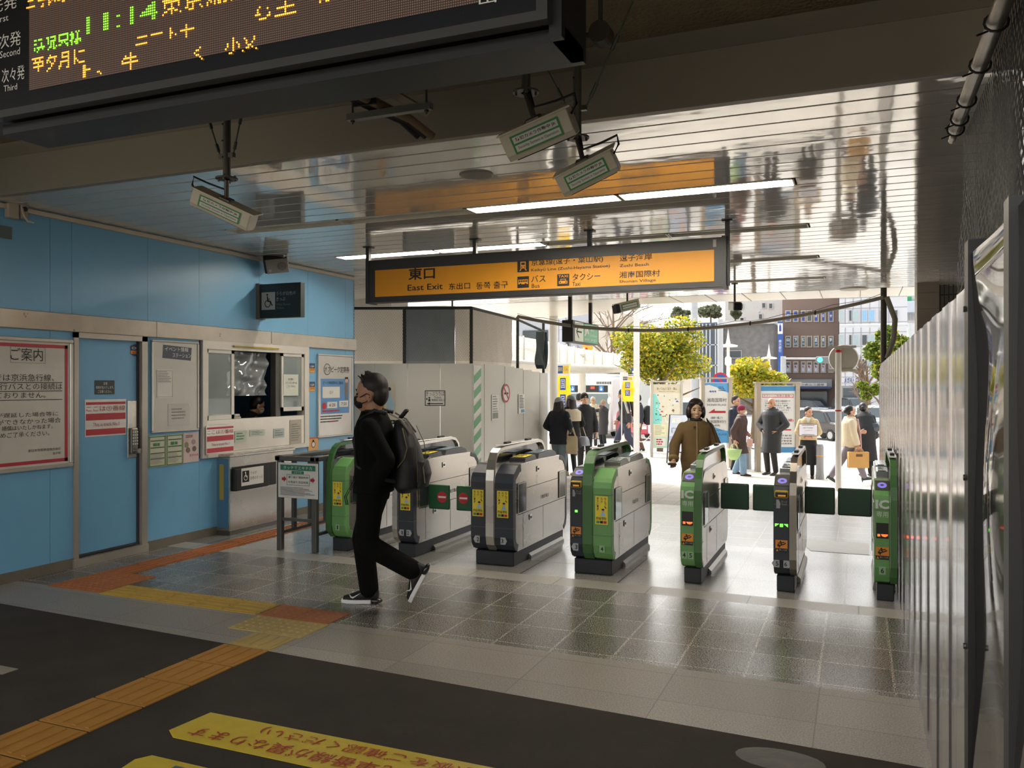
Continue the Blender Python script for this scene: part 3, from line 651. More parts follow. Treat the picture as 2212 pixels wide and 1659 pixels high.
def icgate(label, x0, x1, strip, left, nums, ic, strip_m):
    t, O, a, c, s0, s1 = gate(label, x0, x1, strip, left, None, strip_m, strip_m, None, deckm=M('#8b9396', .2, .5))
    xc = (a + s0) / 2; wd = s0 - a; reader(t, xc, wd * .86, not ic); g = front()
    if ic:
        g.text(M('#c9d2c8', .5), 'IC', xc - wd * .42, .73, xc + wd * .42, .80, bold=.045); g.text(M('#c9d2c8', .5), '専用', xc - wd * .36, .665, xc + wd * .36, .71)
        g.rect('display_screen', BLACK, xc - wd * .38, .50, xc + wd * .38, .62, .002); g.rect('status_light', LEDR, xc - wd * .3, .515, xc - wd * .14, .533, .004)
        g.poly('status_light', LEDR, [(xc - wd * .08, .533), (xc + .0, .517), (xc + wd * .18, .513), (xc + wd * .32, .523), (xc + wd * .34, .533)], .004)
    else:
        g.text(LGREY, 'きっぷ', xc, .735, xc + wd * .35, .755); g.text(LGREY, 'TICKET', xc, .718, xc + wd * .35, .728); g.poly('pictogram', LGREY, [(xc - .04, .69), (xc - .012, .69), (xc - .008, .73), (xc - .02, .76), (xc - .04, .76)], .003)
        for k in (-1, 0, 1):
            if k: g.poly('status_light', LEDG, [(xc + k * .05, .565), (xc + k * .018, .565), (xc + k * .05, .54)], .004)
        g.rect('status_light', LEDG, xc - .012, .54, xc + .012, .565, .004)
    caution(g, xc - .047, .335, .094)
    if ic:
        for i, n in enumerate(nums): number(g, n, xc + (i - (len(nums) - 1) / 2) * .055, .25, 0)
    else: number(g, nums[0], xc - .033, .24, -1, .05); number(g, nums[1], xc + .033, .24, 1, .05)
    g.done(t); return t, O, a, c, s0, s1
t, O, a, c, s0, s1 = icgate('green card-only gate marked 4 and 5 with a red status light', -1.40, -1.216, (-1.275, -1.216), GGRN, ['4', '5'], True, GGRN2); flap(t, c + .005, c + .265, 1.0, 1, False); fin()
t, O, a, c, s0, s1 = icgate('slim black gate marked 5 and 6 with green arrow lights', -.641, -.462, (-.515, -.462), GBLK, ['5', '6'], False, M('#8c857b', .3, .85)); flap(t, a - .275, a - .005, 1.0, -1, False); flap(t, c + .005, c + .265, 1.0, 1, False); fin()
t, O, a, c, s0, s1 = icgate('green card-only gate marked 6 against the steel hoarding', .112, .288 - .012, (.228, .276), GGRN, ['6'], True, GGRN2); flap(t, a - .285, a - .005, 1.0, -1, False); fin()

# ---------------------------------------------------------------- railing beside gate 1
t = thing('barrier_railing', 'grey metal railing box between the office wall and the first gate', 'railing', (-5.25, 6.95, 0))
RM = M('#6e6c68', .4, .7)
for x, y in ((-5.49, 6.95), (-5.06, 6.95), (-5.49, 9.7), (-5.06, 9.7), (-5.49, 8.3), (-5.06, 8.3)):
    b = B(); b.rbox(x - .028, x + .028, y - .028, y + .028, 0, .93, .004, 1); b.done('post', RM, t)
for x in (-5.49, -5.06):
    b = B(); b.rbox(x - .035, x + .035, 6.9, 9.75, .915, .965, .01); b.done('top_rail', RM, t); b = B(); b.box(x - .015, x + .015, 6.95, 9.7, .16, .19); b.done('lower_rail', RM, t)
    for k in range(9):
        y = 7.15 + k * .28
        b = B(); b.box(x - .018, x + .018, y, y + .045, .18, .92); b.done('baluster', RM, t)
b = B(); b.rbox(-5.53, -5.025, 6.9, 6.97, .915, .965, .01); b.done('top_rail', RM, t)
b = B(); b.box(-5.49, -5.06, 6.94, 6.97, .3, .33); b.done('lower_rail', RM, t)
n = thing('notice_sign', 'white notice with a green heading hung on the front of the grey railing', 'sign', (-5.24, 6.9, .6))
b = B(); b.rbox(-5.47, -4.985, 6.885, 6.896, .545, .90, .003, 1); b.done('board', PAPER, n)
g = G((-5.47, 6.885, .545), (1, 0, 0), (0, 0, 1)); GH = M('#2f7a62', .5)
g.rect('heading_band', GH, .03, .28, .46, .335); g.text(WHITE, 'タッチでエキナカ', .07, .29, .42, .325, .004); g.rect('heading_band', GH, .17, .245, .32, .275); g.text(WHITE, 'エキナカ', .2, .25, .29, .27, .004)
g.frame('outline', GH, .11, .13, .39, .24, .004); g.text(INK, '通り抜け 施設利用', .13, .2, .37, .225); g.text(INK, 'お見送り 売店利用', .13, .15, .37, .175)
for x in (.05, .4): g.poly('arrow', RED, [(x, .175), (x + .025, .175), (x + .025, .16), (x + .055, .19), (x + .025, .22), (x + .025, .205), (x, .205)])
g.lines(INK, .03, .02, .46, .11, 7, .45); g.done(n)
# ================================================================ HANGING SIGNS, DEPARTURE BOARD, CAMERAS
OCH = M('#d9931a', .45, 0, .03); SFR = M('#2c2e31', .45)
SY = 7.9
s = thing('exit_sign', 'long yellow hanging sign pointing to the east exit above the gates', 'sign', (-3.09, SY, 2.6))
x0, x1, z0, z1 = -5.05, -1.16, 2.605, 3.075
b = B(); b.box(x0, x1, SY, SY + .16, z0, z1); b.done('case', SFR, s, bev=.005)
g = G((0, SY, 0), (1, 0, 0), (0, 0, 1)); g.rect('face', OCH, x0 + .1, z0 + .06, x1 - .09, z1 - .115, .003); g.done(s)
def sp(u, v): p = P(u, v, Y=SY); return p.x, p.z
def st(body, u0, v0, u1, v1, bold=0, m=INK): a = sp(u0, v1); c = sp(u1, v0); g.text(m, body, a[0], a[1], c[0], c[1], .006, bold=bold + .008)
g = G((0, SY, 0), (1, 0, 0), (0, 0, 1))
st('東口', 883, 577, 940, 606, .012); st('East Exit', 881, 612, 957, 629, .0); st('东出口', 970, 610, 1016, 627); st('동쪽 출구', 1029, 607, 1098, 626)
st('京急線(逗子・葉山駅)', 1148, 552, 1303, 577); st('Keikyū Line (Zushi-Hayama Station)', 1148, 571, 1318, 589); st('バス', 1148, 594, 1179, 611); st('Bus', 1149, 613, 1166, 623); st('タクシー', 1237, 589, 1297, 607); st('Taxi', 1237, 609, 1254, 619)
st('逗子海岸', 1339, 547, 1409, 566); st('Zushi Beach', 1339, 568, 1402, 578); st('湘南国際村', 1338, 583, 1426, 602); st('Shonan Village', 1338, 602, 1417, 614)
def ico(u0, v0, u1, v1): a = sp(u0, v1); c = sp(u1, v0); g.rect('pictogram', INK, a[0], a[1], c[0], c[1], .005); return a[0], a[1], c[0] - a[0], c[1] - a[1]
def R_(i, m, a, c, d, e, l=.0065): g.rect('pictogram', m, i[0] + i[2] * a, i[1] + i[3] * c, i[0] + i[2] * d, i[1] + i[3] * e, l)
i = ico(1118, 562, 1143, 589); R_(i, OCH, .27, .3, .73, .88); R_(i, INK, .35, .6, .65, .8, .0075); R_(i, INK, .33, .38, .43, .46, .0075); R_(i, INK, .57, .38, .67, .46, .0075); g.line('pictogram', OCH, i[0] + i[2] * .33, i[1] + i[3] * .28, i[0] + i[2] * .22, i[1] + i[3] * .1, .01, .007); g.line('pictogram', OCH, i[0] + i[2] * .67, i[1] + i[3] * .28, i[0] + i[2] * .78, i[1] + i[3] * .1, .01, .007)
i = ico(1118, 597, 1143, 623); R_(i, OCH, .08, .32, .92, .72); [R_(i, INK, .14 + .155 * k, .5, .25 + .155 * k, .66, .0075) for k in range(5)]; g.disc('pictogram', INK, i[0] + i[2] * .28, i[1] + i[3] * .3, i[2] * .09, .008); g.disc('pictogram', INK, i[0] + i[2] * .72, i[1] + i[3] * .3, i[2] * .09, .008)
i = ico(1204, 592, 1230, 619); R_(i, OCH, .15, .2, .85, .42); R_(i, OCH, .28, .42, .72, .6); R_(i, INK, .33, .44, .67, .55, .0075); R_(i, INK, .2, .27, .32, .35, .0075); R_(i, INK, .68, .27, .8, .35, .0075); g.text(OCH, 'TAXI', i[0] + i[2] * .1, i[1] + i[3] * .72, i[0] + i[2] * .9, i[1] + i[3] * .92, .007, bold=.02)
g.done(s)
for u, v in ((788, 530), (1020, 515), (1269, 497), (1569, 475)):
    p = P(u, v, Y=SY); b = B(); b.box(p.x - .02, p.x + .02, SY + .05, SY + .1, z1 if u not in (1569,) else z0 + .02, CZ); b.rbox(p.x - .05, p.x + .05, SY + .03, SY + .13, CZ - .012, CZ, .004, 1); b.done('hanger', SFR, s)
b = B(); b.box(x1 - .02, x1 + .02, SY - .01, SY + .17, z0 - .01, z1 + .01); b.done('end_cap', SFR, s); b = B(); b.box(x0 - .02, x0 + .02, SY - .01, SY + .17, z0 - .01, z1 + .01); b.done('end_cap', SFR, s)
b = B(); b.box(x1 - .10, x1 - .07, SY - .004, SY, z1 - .09, z1 - .02); b.done('tag_plate', LGREY, s)

# departure board
BY = 2.3
d = thing('departure_board', 'big dark LED departure board with orange and green dots hanging above the platform', 'display board', (-2.2, BY, 2.8))
bx0, bx1, bz0, bz1 = -3.9, -.845, 2.775, 3.55
b = B(); b.box(bx0, bx1 - .02, BY + .012, BY + .2, bz0 + .012, bz1); b.done('housing', M('#1f2123', .4), d)
b = B(); b.box(bx0, bx1, BY - .012, BY + .03, bz0, bz0 + .03); b.box(bx1 - .035, bx1, BY - .012, BY + .03, bz0 + .03, bz1); b.done('bezel', M('#4a4a49', .35, .4), d)
b = B(); b.box(-3.28, bx1 + .03, BY + .06, BY + .24, bz0 - .04, bz0 + .0); b.box(-3.28, bx1 + .03, BY + .24, BY + .27, bz0 - .04, bz1); b.box(bx1 - .01, bx1 + .03, BY + .03, BY + .24, bz0 - .04, bz1); b.done('support_frame', M('#1a1b1c', .4), d)
g = G((0, BY, 0), (1, 0, 0), (0, 0, 1)); g.rect('face', M('#1d2026', .25, 0, .04), bx0, bz0 + .03, bx1 - .035, bz1, .004)
mx0, mx1 = P(66, 100, Y=BY).x, P(1036, 30, Y=BY).x; mz0 = 2.865
def led_mat():
    m, N, L, b_, tc = nodes_mat('led_matrix'); sx = N.new('ShaderNodeSeparateXYZ'); L.new(geo(N), sx.inputs[0]); o = []
    for ax in (0, 2):
        f = N.new('ShaderNodeMath'); f.operation = 'MULTIPLY'; f.inputs[1].default_value = 125; L.new(sx.outputs[ax], f.inputs[0])
        h = N.new('ShaderNodeMath'); h.operation = 'FRACT'; L.new(f.outputs[0], h.inputs[0]); k = N.new('ShaderNodeMath'); k.operation = 'PINGPONG'; k.inputs[1].default_value = .5; L.new(h.outputs[0], k.inputs[0]); o.append(k)
    mn = N.new('ShaderNodeMath'); mn.operation = 'MINIMUM'; L.new(o[0].outputs[0], mn.inputs[0]); L.new(o[1].outputs[0], mn.inputs[1])
    mr = N.new('ShaderNodeMapRange'); mr.inputs['From Min'].default_value = .12; mr.inputs['From Max'].default_value = .3; L.new(mn.outputs[0], mr.inputs[0])
    mx = N.new('ShaderNodeMix'); mx.data_type = 'RGBA'; mx.inputs['A'].default_value = lin('#2a211c'); mx.inputs['B'].default_value = lin('#7c6254'); L.new(mr.outputs[0], mx.inputs['Factor']); L.new(mx.outputs['Result'], b_.inputs['Base Color'])
    L.new(mx.outputs['Result'], b_.inputs['Emission Color']); b_.inputs['Emission Strength'].default_value = .22; b_.inputs['Roughness'].default_value = .6; return m
g.rect('led_matrix', led_mat(), mx0, mz0, mx1, bz1, .006); g.done(d)
OR_ = M('#ff9a2e', .5, emit=2.2); GR_ = M('#7dff2e', .5, emit=1.6)
def dots(b, body, u0, v0, u1, v1, step=.0145, keep=1.0):
    step *= .72
    """lettering made of lamps: u0,v0 upper left and u1,v1 lower right on the board"""
    x0, x1 = P(u0, v0, Y=BY).x, P(u1, v0, Y=BY).x; z1_, z0_ = P(u0, v0, Y=BY).z, P(u0, v1, Y=BY).z
    co, fs, asp = glyphs(body, .012); tr = BVHTree.FromPolygons([V((p[0] * (x1 - x0), p[1] * (z1_ - z0_), 0)) for p in co], fs)
    nx, nz = int((x1 - x0) / step), int((z1_ - z0_) / step)
    for i in range(nx + 1):
        for j in range(nz + 1):
            h = tr.ray_cast(V((i * step + step * .3, j * step + step * .3, 1)), V((0, 0, -1)))
            if h[0] is not None and random.random() < keep:
                x, z = x0 + i * step, z0_ + j * step
                f = [b.bm.verts.new((x + .0036 * math.cos(k * math.pi / 3), BY - .008, z + .0036 * math.sin(k * math.pi / 3))) for k in range(6)]; b.bm.faces.new(f[::-1])
def zrow(u, v): return P(u, v, Y=BY).z
for body, q in (('11:14', (192, 37, 346, 74, .0135)), ('浜呪只様', (76, 86, 182, 116, .0105))): b = B(); dots(b, body, *q); b.done('led_lettering', GR_, d, fix=False)
for body, q in (('至夕月に', (74, 124, 188, 162)), ('ト、', (184, 140, 226, 168)), ('牛', (268, 118, 302, 154)), ('ニ二ト十', (298, 76, 424, 104)), ('く丄小又', (424, 100, 562, 132)), ('三号快速', (62, -14, 150, 24)), ('東京湘南', (352, 0, 545, 36)), ('ら土', (556, 16, 645, 46)), ('行', (690, -14, 720, 8))): b = B(); dots(b, body, *q, .0115); b.done('led_lettering', OR_, d, fix=False)
g = G((0, BY, 0), (1, 0, 0), (0, 0, 1))
def bt(body, u0, v0, u1, v1): a = P(u0, v1, Y=BY); c = P(u1, v0, Y=BY); g.text(WHITE, body, a.x, a.z, c.x, c.z, .006)
for body, q in (('先発', (-18, 33, 40, 2)), ('First', (-8, 53, 21, 39)), ('次発', (0, 109, 48, 78)), ('Second', (3, 128, 46, 113)), ('次々発', (7, 182, 56, 151)), ('Third', (11, 200, 40, 187))):
    a = P(q[0], q[1], Y=BY); e = P(q[0], q[3], Y=BY); g.text(WHITE, body, a.x, a.z, P(q[2], q[3], Y=BY).x, e.z, .006)
a = P(1036, 14, Y=BY); c = P(1074, -26, Y=BY); g.text(WHITE, '出', a.x, a.z, c.x, c.z, .006); g.done(d)
for x in (-3.4, -1.2):
    b = B(); b.box(x - .03, x + .03, BY + .12, BY + .18, bz1 - .02, 3.66); b.done('hanger', M('#3a3a3a', .5), d)

# security camera housings on poles
CAMB = M('#c9c2ae', .4, 0, .06, 5); POLE = M('#6d6a64', .45, .5, .1)
def cctv(label, pole, pole_top_v, fl_v, Y, e0, e1, hh, guy, long_axis_depth=.0, ztop=None):
    """pole: pixel column; e0/e1: photo ends of the housing's long axis"""
    q = P(pole, fl_v, Y=Y); zt = ztop or 3.66
    t = thing('security_camera', label, 'camera', (q.x, Y, q.z))
    b = B(); b.cyl((q.x, Y, q.z + .0), (q.x, Y, zt), .021, n=16)
    b.done('pole', POLE, t, smooth=False)
    b = B()
    for k in range(6):
        z = q.z + .12 + k * .09
        if z < zt - .05: b.cyl((q.x - .012, Y - .0195, z), (q.x - .012, Y - .0225, z), .005, n=8)
    b.done('hole_row_groove', BLACK, t)
    b = B(); b.cyl((q.x, Y, q.z), (q.x, Y, q.z + .008), .06, n=20)
    for k in range(4): a = k * math.pi / 2 + .4; b.cyl((q.x + .045 * math.cos(a), Y + .045 * math.sin(a), q.z - .012), (q.x + .045 * math.cos(a), Y + .045 * math.sin(a), q.z + .02), .006, n=6)
    b.done('flange', POLE, t)
    m0, m1 = P(*e0, Y=Y), P(*e1, Y=Y); m1 = m1 + V((0, long_axis_depth, 0)); cen = (m0 + m1) / 2; ax = (m1 - m0); L = ax.length; ax.normalize()
    nn = (-FW * .93 + V((0, 0, -.36))); nn = (nn - ax * nn.dot(ax)).normalized(); up = nn.cross(ax).normalized()
    R4 = Matrix((ax, -nn, up)).transposed().to_4x4(); R4.translation = cen
    joint = cen + up * (hh / 2)
    b = B(); b.cyl((q.x, Y, q.z), joint + V((0, 0, .01)), .013, n=10); b.rbox(-.035, .035, -.03, .03, hh / 2 - .005, hh / 2 + .018, .005, 1, R4); b.done('ball_joint', DSTEEL, t)
    h2 = hh / 2
    b = B(); b.prism([(-h2 * .75, -h2), (h2 * .75, -h2), (h2, -h2 * .55), (h2, h2), (-h2, h2), (-h2, -h2 * .55)], (0, 0, 0), V((0, 1, 0)), V((0, 0, 1)), V((1, 0, 0)), -L / 2, L / 2); hs_ = b.done('housing', CAMB, t, M4=R4, bev=.004)
    b = B(); b.box(-L / 2 - .008, L / 2 + .02, -h2 * 1.06, h2 * 1.06, h2 * .98, h2 * 1.1, R4); b.done('sun_shield', CAMB, t)
    b = B(); b.box(-L / 2 + .03, L / 2 - .02, -h2 * .4, -h2 * .3, -h2 - .006, -h2, R4); b.done('vent_slot', BLACK, hs_)
    sg = e1[0] > e0[0]
    g = G(R4 @ V((0, -h2 - .001, 0)), ax, up); w_ = L * .36
    g.rect('warning_sticker', SIGNGREEN, -w_, -h2 * .6, w_, h2 * .72, .002)
    for za, zb in ((.12, .58), (-.48, -.02)): g.rect('warning_strip', M('#d5d6cd', .4), -w_ * .92, h2 * za, w_ * .92, h2 * zb, .003)
    g.text(INK, '防犯カメラ作動中 JR', -w_ * .8, h2 * .2, w_ * .85, h2 * .5, .004, bold=.01); g.text(INK, 'Security System in Operation', -w_ * .82, -h2 * .38, w_ * .85, -h2 * .12, .004)
    g.done(hs_)
    end = R4 @ V((-L / 2 if guy < 0 else L / 2, 0, h2 * .4))
    b = B(); e = (end - cen).normalized(); b.tube([end, end + e * .03 + V((0, 0, .03)), end + e * .02 + V((0, 0, .08)), end * .6 + joint * .4 + V((0, 0, .07)), joint + V((0, 0, .06)), V((q.x + .012, Y, q.z + .03))], .006, 6); b.done('cable', BLACK, t, smooth=True)
    return t, q
def guys(t, q, Y, z0, dx, z1):
    b = B(); b.box(q.x - .05, q.x + .05, Y - .012, Y + .012, z0 - .012, z0 + .012); b.done('clamp', DSTEEL, t)
    for sx in (-1, 1):
        p0 = V((q.x + sx * .045, Y, z0)); p1 = V((q.x + sx * dx, Y - .02, z1)); b = B(); b.tube([p0, p1], .004, 6); 
        for f in (.1, .55): b.tube([p0.lerp(p1, f), p0.lerp(p1, f + .14)], .009, 6)
        b.done('guy_wire', M('#4d584c', .5, .5), t)
t, q = cctv('grey security camera housing on a short pole, beside the blue wall', 490, 220, 388, 3.6, (423, 424), (519, 474), .10, -1, .10); guys(t, q, 3.6, P(490, 337, Y=3.6).z, .14, P(545, 215, Y=3.6).z)
t, q = cctv('security camera housing under the end of the departure board, larger of the tilted pair', 1136, 110, 202, 3.5, (1096, 320), (1238, 258), .125, 1)
b = B(); z = P(1136, 122, Y=3.5).z; b.box(q.x - .07, q.x + .07, 3.45, 3.5, z - .02, z + .02); b.done('clamp', DSTEEL, t)
t, q = cctv('security camera housing on the longest pole, lower of the tilted pair', 1247, 0, 300, 3.95, (1212, 402), (1330, 342), .115, 1)
guys(t, q, 3.95, P(1247, 236, Y=3.95).z, .29, P(1380, 5, Y=3.95).z)
b = B(); q = P(1297, 72, Y=4.0); b.cyl((q.x - .12, 4.0, q.z), (q.x, 4.0, q.z), .014, n=8); b.cyl((q.x, 3.97, q.z), (q.x, 4.06, q.z), .055, n=18); b.cyl((q.x, 4.0, q.z), (q.x, 4.0, 3.65), .012, n=8); tag(b.done('junction_box', M('#4b443b', .6)), 'round rusty junction box under the rough slab by the long pole', 'junction box')
# cable tray stub with cut cables
t = thing('cable_tray', 'broken off cable tray hung on a channel bar with cut cable ends', 'cable tray', (-1.9, 3.9, 3.2))
a = P(752, 257, Y=3.9); c = P(932, 228, Y=3.9)
b = B(); b.box(a.x, c.x, 3.88, 3.92, (a.z + c.z) / 2 - .018, (a.z + c.z) / 2 + .018); b.done('channel_bar', M('#8d8f88', .4, .6), t); zb = (a.z + c.z) / 2
for x in (a.x + .03, c.x - .03): b = B(); b.cyl((x, 3.9, zb - .04), (x, 3.9, 3.645), .006, n=8); b.cyl((x, 3.9, zb - .03), (x, 3.9, zb - .018), .013, n=6); b.done('threaded_rod', DSTEEL, t)
for k, (dx, r, col, e) in enumerate(((.14, .022, '#1c1c1d', (.30, 4.2)), (.17, .02, '#232324', (.335, 4.22)), (.2, .024, '#8a7357', (.37, 4.24)))):
    b = B(); b.tube([(a.x + dx - .25, 3.0, zb + .16), (a.x + dx - .08, 3.5, zb + .07), (a.x + dx, 3.86, zb + .045), (a.x + dx + .08, 4.1, zb + .02), (a.x + e[0] - .02, e[1], zb - .05)], r, 10); b.done('cable', M(col, .6), t, smooth=True)
for dx in (.1, .26): b = B(); b.tube([(a.x + dx - .2, 2.9, zb + .21), (a.x + dx + .1, 4.15, zb + .06)], .03, 4); b.done('tray_side', M('#a89d88', .5), t)
for k in range(3): b = B(); b.box(a.x + .1, a.x + .24, 3.80 - .15 * k, 3.81 - .15 * k, zb + .02, zb + .10 + .02 * k); b.done('tie_strap', BLACK, t)
b = B(); b.tube([(a.x - .35, 2.9, zb + .2), (a.x - .1, 3.3, zb + .0), (a.x + .15, 3.4, zb + .04), (a.x + .45, 3.0, zb + .2)], .016, 8); b.done('cable', BLACK, t, smooth=True)
b = B(); b.lathe([(.0, 0), (.115, .0), (.125, .006), (.125, .012)], (P(1029, 377, Z=CZ).x, P(1029, 377, Z=CZ).y, CZ - .012), 28); tag(b.done('ceiling_speaker', M('#8f8b84', .6, .2, .1, 40), None), 'round grey speaker set flush in the slatted ceiling', 'speaker')
p = P(1845, 628, Z=CZ); b = B(); b.lathe([(.0, 0), (.2, .0), (.215, .01), (.215, .02)], (p.x, p.y - .3, CZ - .02), 28); tag(b.done('ceiling_speaker', M('#a8a49c', .6)), 'faint round cover in the ceiling near the plaza edge', 'speaker')
# small hanging cameras by the plaza edge
def smallcam(label, u, v, ceil_v, ax, L=.34, hood=False, r=.075, sticker=False):
    d_ = (CZ - CH) * FPX / (HZ - ceil_v); p = P(u, ceil_v, Z=CZ); c = P(u, v, Y=p.y)
    t = thing('security_camera', label, 'camera', (p.x, p.y, c.z - r))
    b = B(); b.cyl((p.x, p.y, c.z + r), (p.x, p.y, CZ), .016, n=10); b.cyl((p.x, p.y, CZ - .01), (p.x, p.y, CZ), .05, n=14); b.done('pole', M('#4a4945', .5), t)
    ax = V(ax).normalized(); z = V((0, 0, 1)); y = z.cross(ax).normalized(); z = ax.cross(y); R4 = Matrix((ax, y, z)).transposed().to_4x4(); R4.translation = c
    b = B(); b.rbox(-L / 2, L / 2, -r, r, -r, r, .012, 2, R4); h = b.done('housing', CAMB, t)
    b = B(); b.rbox(L / 2 - .02, L / 2 + .05, -r * 1.02, r * 1.02, -r * 1.02, r * .9, .01, 1, R4); b.done('lens_window', BLACK, h)
    b = B(); b.box(-L / 2 - .01, L / 2 + .03, -r * 1.05, r * 1.05, r, r * 1.12, R4); b.done('sun_shield', CAMB, t)
    if sticker:
        g = G(R4 @ V((0, -r - .001, 0)) if (R4 @ V((0, -r, 0))).y < c.y else R4 @ V((0, r + .001, 0)), -ax, z); g.rect('warning_sticker', SIGNGREEN, -L * .4, -r * .6, L * .4, r * .7, .002); g.rect('warning_strip', PAPER, -L * .36, r * .08, L * .36, r * .5, .004); g.rect('warning_strip', PAPER, -L * .36, -r * .45, L * .36, -r * .03, .004); g.done(h)
smallcam('small box camera hung by the plaza edge, green sticker on its side', 1355, 662, 632, -RT * .9 - FW * .45 + V((0, 0, -.25)), .42, sticker=True)
smallcam('small camera facing the gates, hung just past the end of the yellow sign', 1587, 662, 613, -FW + V((0, 0, -.1)), .3, r=.062)
smallcam('small camera facing the gates in front of the sheeted netting', 977, 674, 649, -FW + V((0, 0, -.15)), .3, r=.062)
# green entrance sign seen from the side
t = thing('entrance_sign', 'green railway entrance sign on two dark hangers, seen at an angle', 'sign', (-4.7, 14.5, 2.45))
b = B(); b.box(-4.8, -4.6, 13.75, 15.3, 2.44, 2.82); b.done('case', M('#2b2724', .5), t)
g = G((-4.6, 13.82, 2.44), (0, 1, 0), (0, 0, 1)); g.rect('face', M('#c9cbb8', .45, emit=.1), .03, .02, .52, .36, .003); g.rect('face', M('#4f9467', .45, emit=.12), .53, .02, 1.42, .36, .003)
g.line('arrow', INK, .12, .19, .42, .19, .03, .005); g.line('arrow', INK, .12, .19, .26, .3, .03, .005); g.line('arrow', INK, .12, .19, .26, .08, .03, .005)
g.text(WHITE, 'JR', .58, .13, .86, .33, .005, bold=.03); g.text(WHITE, '東口', .95, .24, 1.15, .33, .005); g.text(WHITE, 'East Entrance', .94, .14, 1.36, .19, .005); g.text(WHITE, 'JR東日本', .6, .05, .85, .1, .005); g.text(WHITE, '동쪽 출구', .96, .05, 1.34, .1, .005); g.done(t)
for y in (13.9, 15.1): b = B(); b.box(-4.73, -4.67, y - .03, y + .03, 2.82, CZ); b.done('hanger', M('#2b2724', .5), t)
# grey conduit sagging across the opening
pts = []
A_, B_ = P(1118, 684, Y=13.5), P(1908, 643, Y=14.0)
for i in range(25):
    f = i / 24; p = A_.lerp(B_, f); p.z -= .36 * 4 * f * (1 - f) * (1 - .18 * (f - .5)); pts.append(p)
t = thing('conduit_hose', 'grey hose sagging across the plaza opening', 'hose', A_)
b = B(); b.tube(pts, .03, 10); b.done('hose', M('#8f887c', .5), t, smooth=True)
b = B(); b.tube([p + V((0, -.02, .05 - .02 * math.sin(i * 2))) for i, p in enumerate(pts)], .004, 5); b.done('wire', BLACK, t)
for i in (4, 8, 12, 16, 20): b = B(); b.tube([pts[i] - V((.012, 0, 0)), pts[i] + V((.012, 0, 0))], .037, 10); b.done('tie_band', BLACK, t)
b = B(); pA = P(1914, 640, X=.36); pB = V((.36, 14.1, 3.22)); b.cyl((.36, 14.15, 1.5), (.36, 14.15, 3.2), .045, n=14); pl = b.done('scaffold_pole', M('#47423a', .5, .3), None); tag(pl, 'dark upright pole at the far end of the steel hoarding', 'pole')
b = B(); b.tube([(.40, 14.1, 3.05), (.52, 14.1, 2.7), (.5, 14.1, 2.4), (.41, 14.1, 2.1)], .04, 8); tag(b.done('hose_bundle', M('#857f72', .6), smooth=True), 'slack grey hose bundle tied to the dark pole at the hoarding end', 'hose')
# ================================================================ THINGS ON THE BLUE WALL
def wallframe(u0, v0, u1, v1):
    a, c = P(u0, v0, X=XL), P(u1, v1, X=XL); return a.y, c.z, c.y, a.z
def sheet(name, label, cat, q, mat=PAPER, th=.004, group=None, rim=None, off=.004):
    y0, z0, y1, z1 = q; t = thing(name, label, cat, (XL + off, (y0 + y1) / 2, z0), group=group)
    b = B(); b.box(XL + off - .003, XL + off + th, y0, y1, z0, z1); b.done('sheet', mat, t)
    if rim:
        b = B(); r, rm = rim
        b.rbox(XL, XL + off + th + .014, y0 - r, y1 + r, z1, z1 + r, .006, 1); b.rbox(XL, XL + off + th + .014, y0 - r, y1 + r, z0 - r, z0, .006, 1); b.rbox(XL, XL + off + th + .014, y0 - r, y0, z0, z1, .006, 1); b.rbox(XL, XL + off + th + .014, y1, y1 + r, z0, z1, .006, 1); b.done('frame', rm, t)
    g = G((XL + off + th, y0, z0), (0, 1, 0), (0, 0, 1)); return t, g, y1 - y0, z1 - z0
ALU = M('#c6c2ba', .3, .6)
# guidance board
q = list(wallframe(0, 735, 146, 1000)); q[0] -= .55
t, g, W_, H_ = sheet('guidance_board', 'large framed white notice with a red border on the blue wall', 'notice board', q, M('#cfcac0', .25, coat=.6), rim=(.035, ALU), off=.02)
g.frame('border', M('#b23540', .4), .02, .02, W_ - .02, H_ - .02, .03)
def wt(body, u0, v0, u1, v1, y0=q[0], z0=q[1], m=INK, bold=0): 
    a, c, e = P(u0, v0, X=XL + .024), P(u1, v1, X=XL + .024), P(u1, v0, X=XL + .024); g.text(m, body, a.y - y0, c.z - z0, c.y - y0, e.z - z0, .004, bold=bold)
wt('ご案内', 22, 754, 92, 781); wt('当駅では京浜急行線、', -52, 809, 116, 824); wt('京浜急行バスとの接続は', -58, 828, 134, 842); wt('行っておりません。', -50, 847, 98, 860)
wt('JR線の列車が遅延した場合等に', -95, 889, 125, 900); wt('のお乗継ぎができなかった場合', -95, 902, 131, 913); wt('補償はいたしかねます。', 3, 916, 113, 926); wt('あらかじめご了承ください。', -55, 930, 106, 941); wt('東日本旅客鉄道株式会社', 60, 966, 131, 972); wt('逗子駅', 113, 976, 131, 981)
g.frame('heading_box', GREYM, P(18, 750, X=XL).y - q[0], P(90, 786, X=XL).z - q[1], P(94, 750, X=XL).y - q[0], P(18, 748, X=XL).z - q[1], .004)
for va, vb in ((826, 826), (844, 844), (862, 862)): 
    a = P(-55, va, X=XL); c = P(130, vb, X=XL); g.line('underline', INK, a.y - q[0], c.z - q[1] - .004, c.y - q[0], c.z - q[1] - .004, .006, .004)
g.done(t)
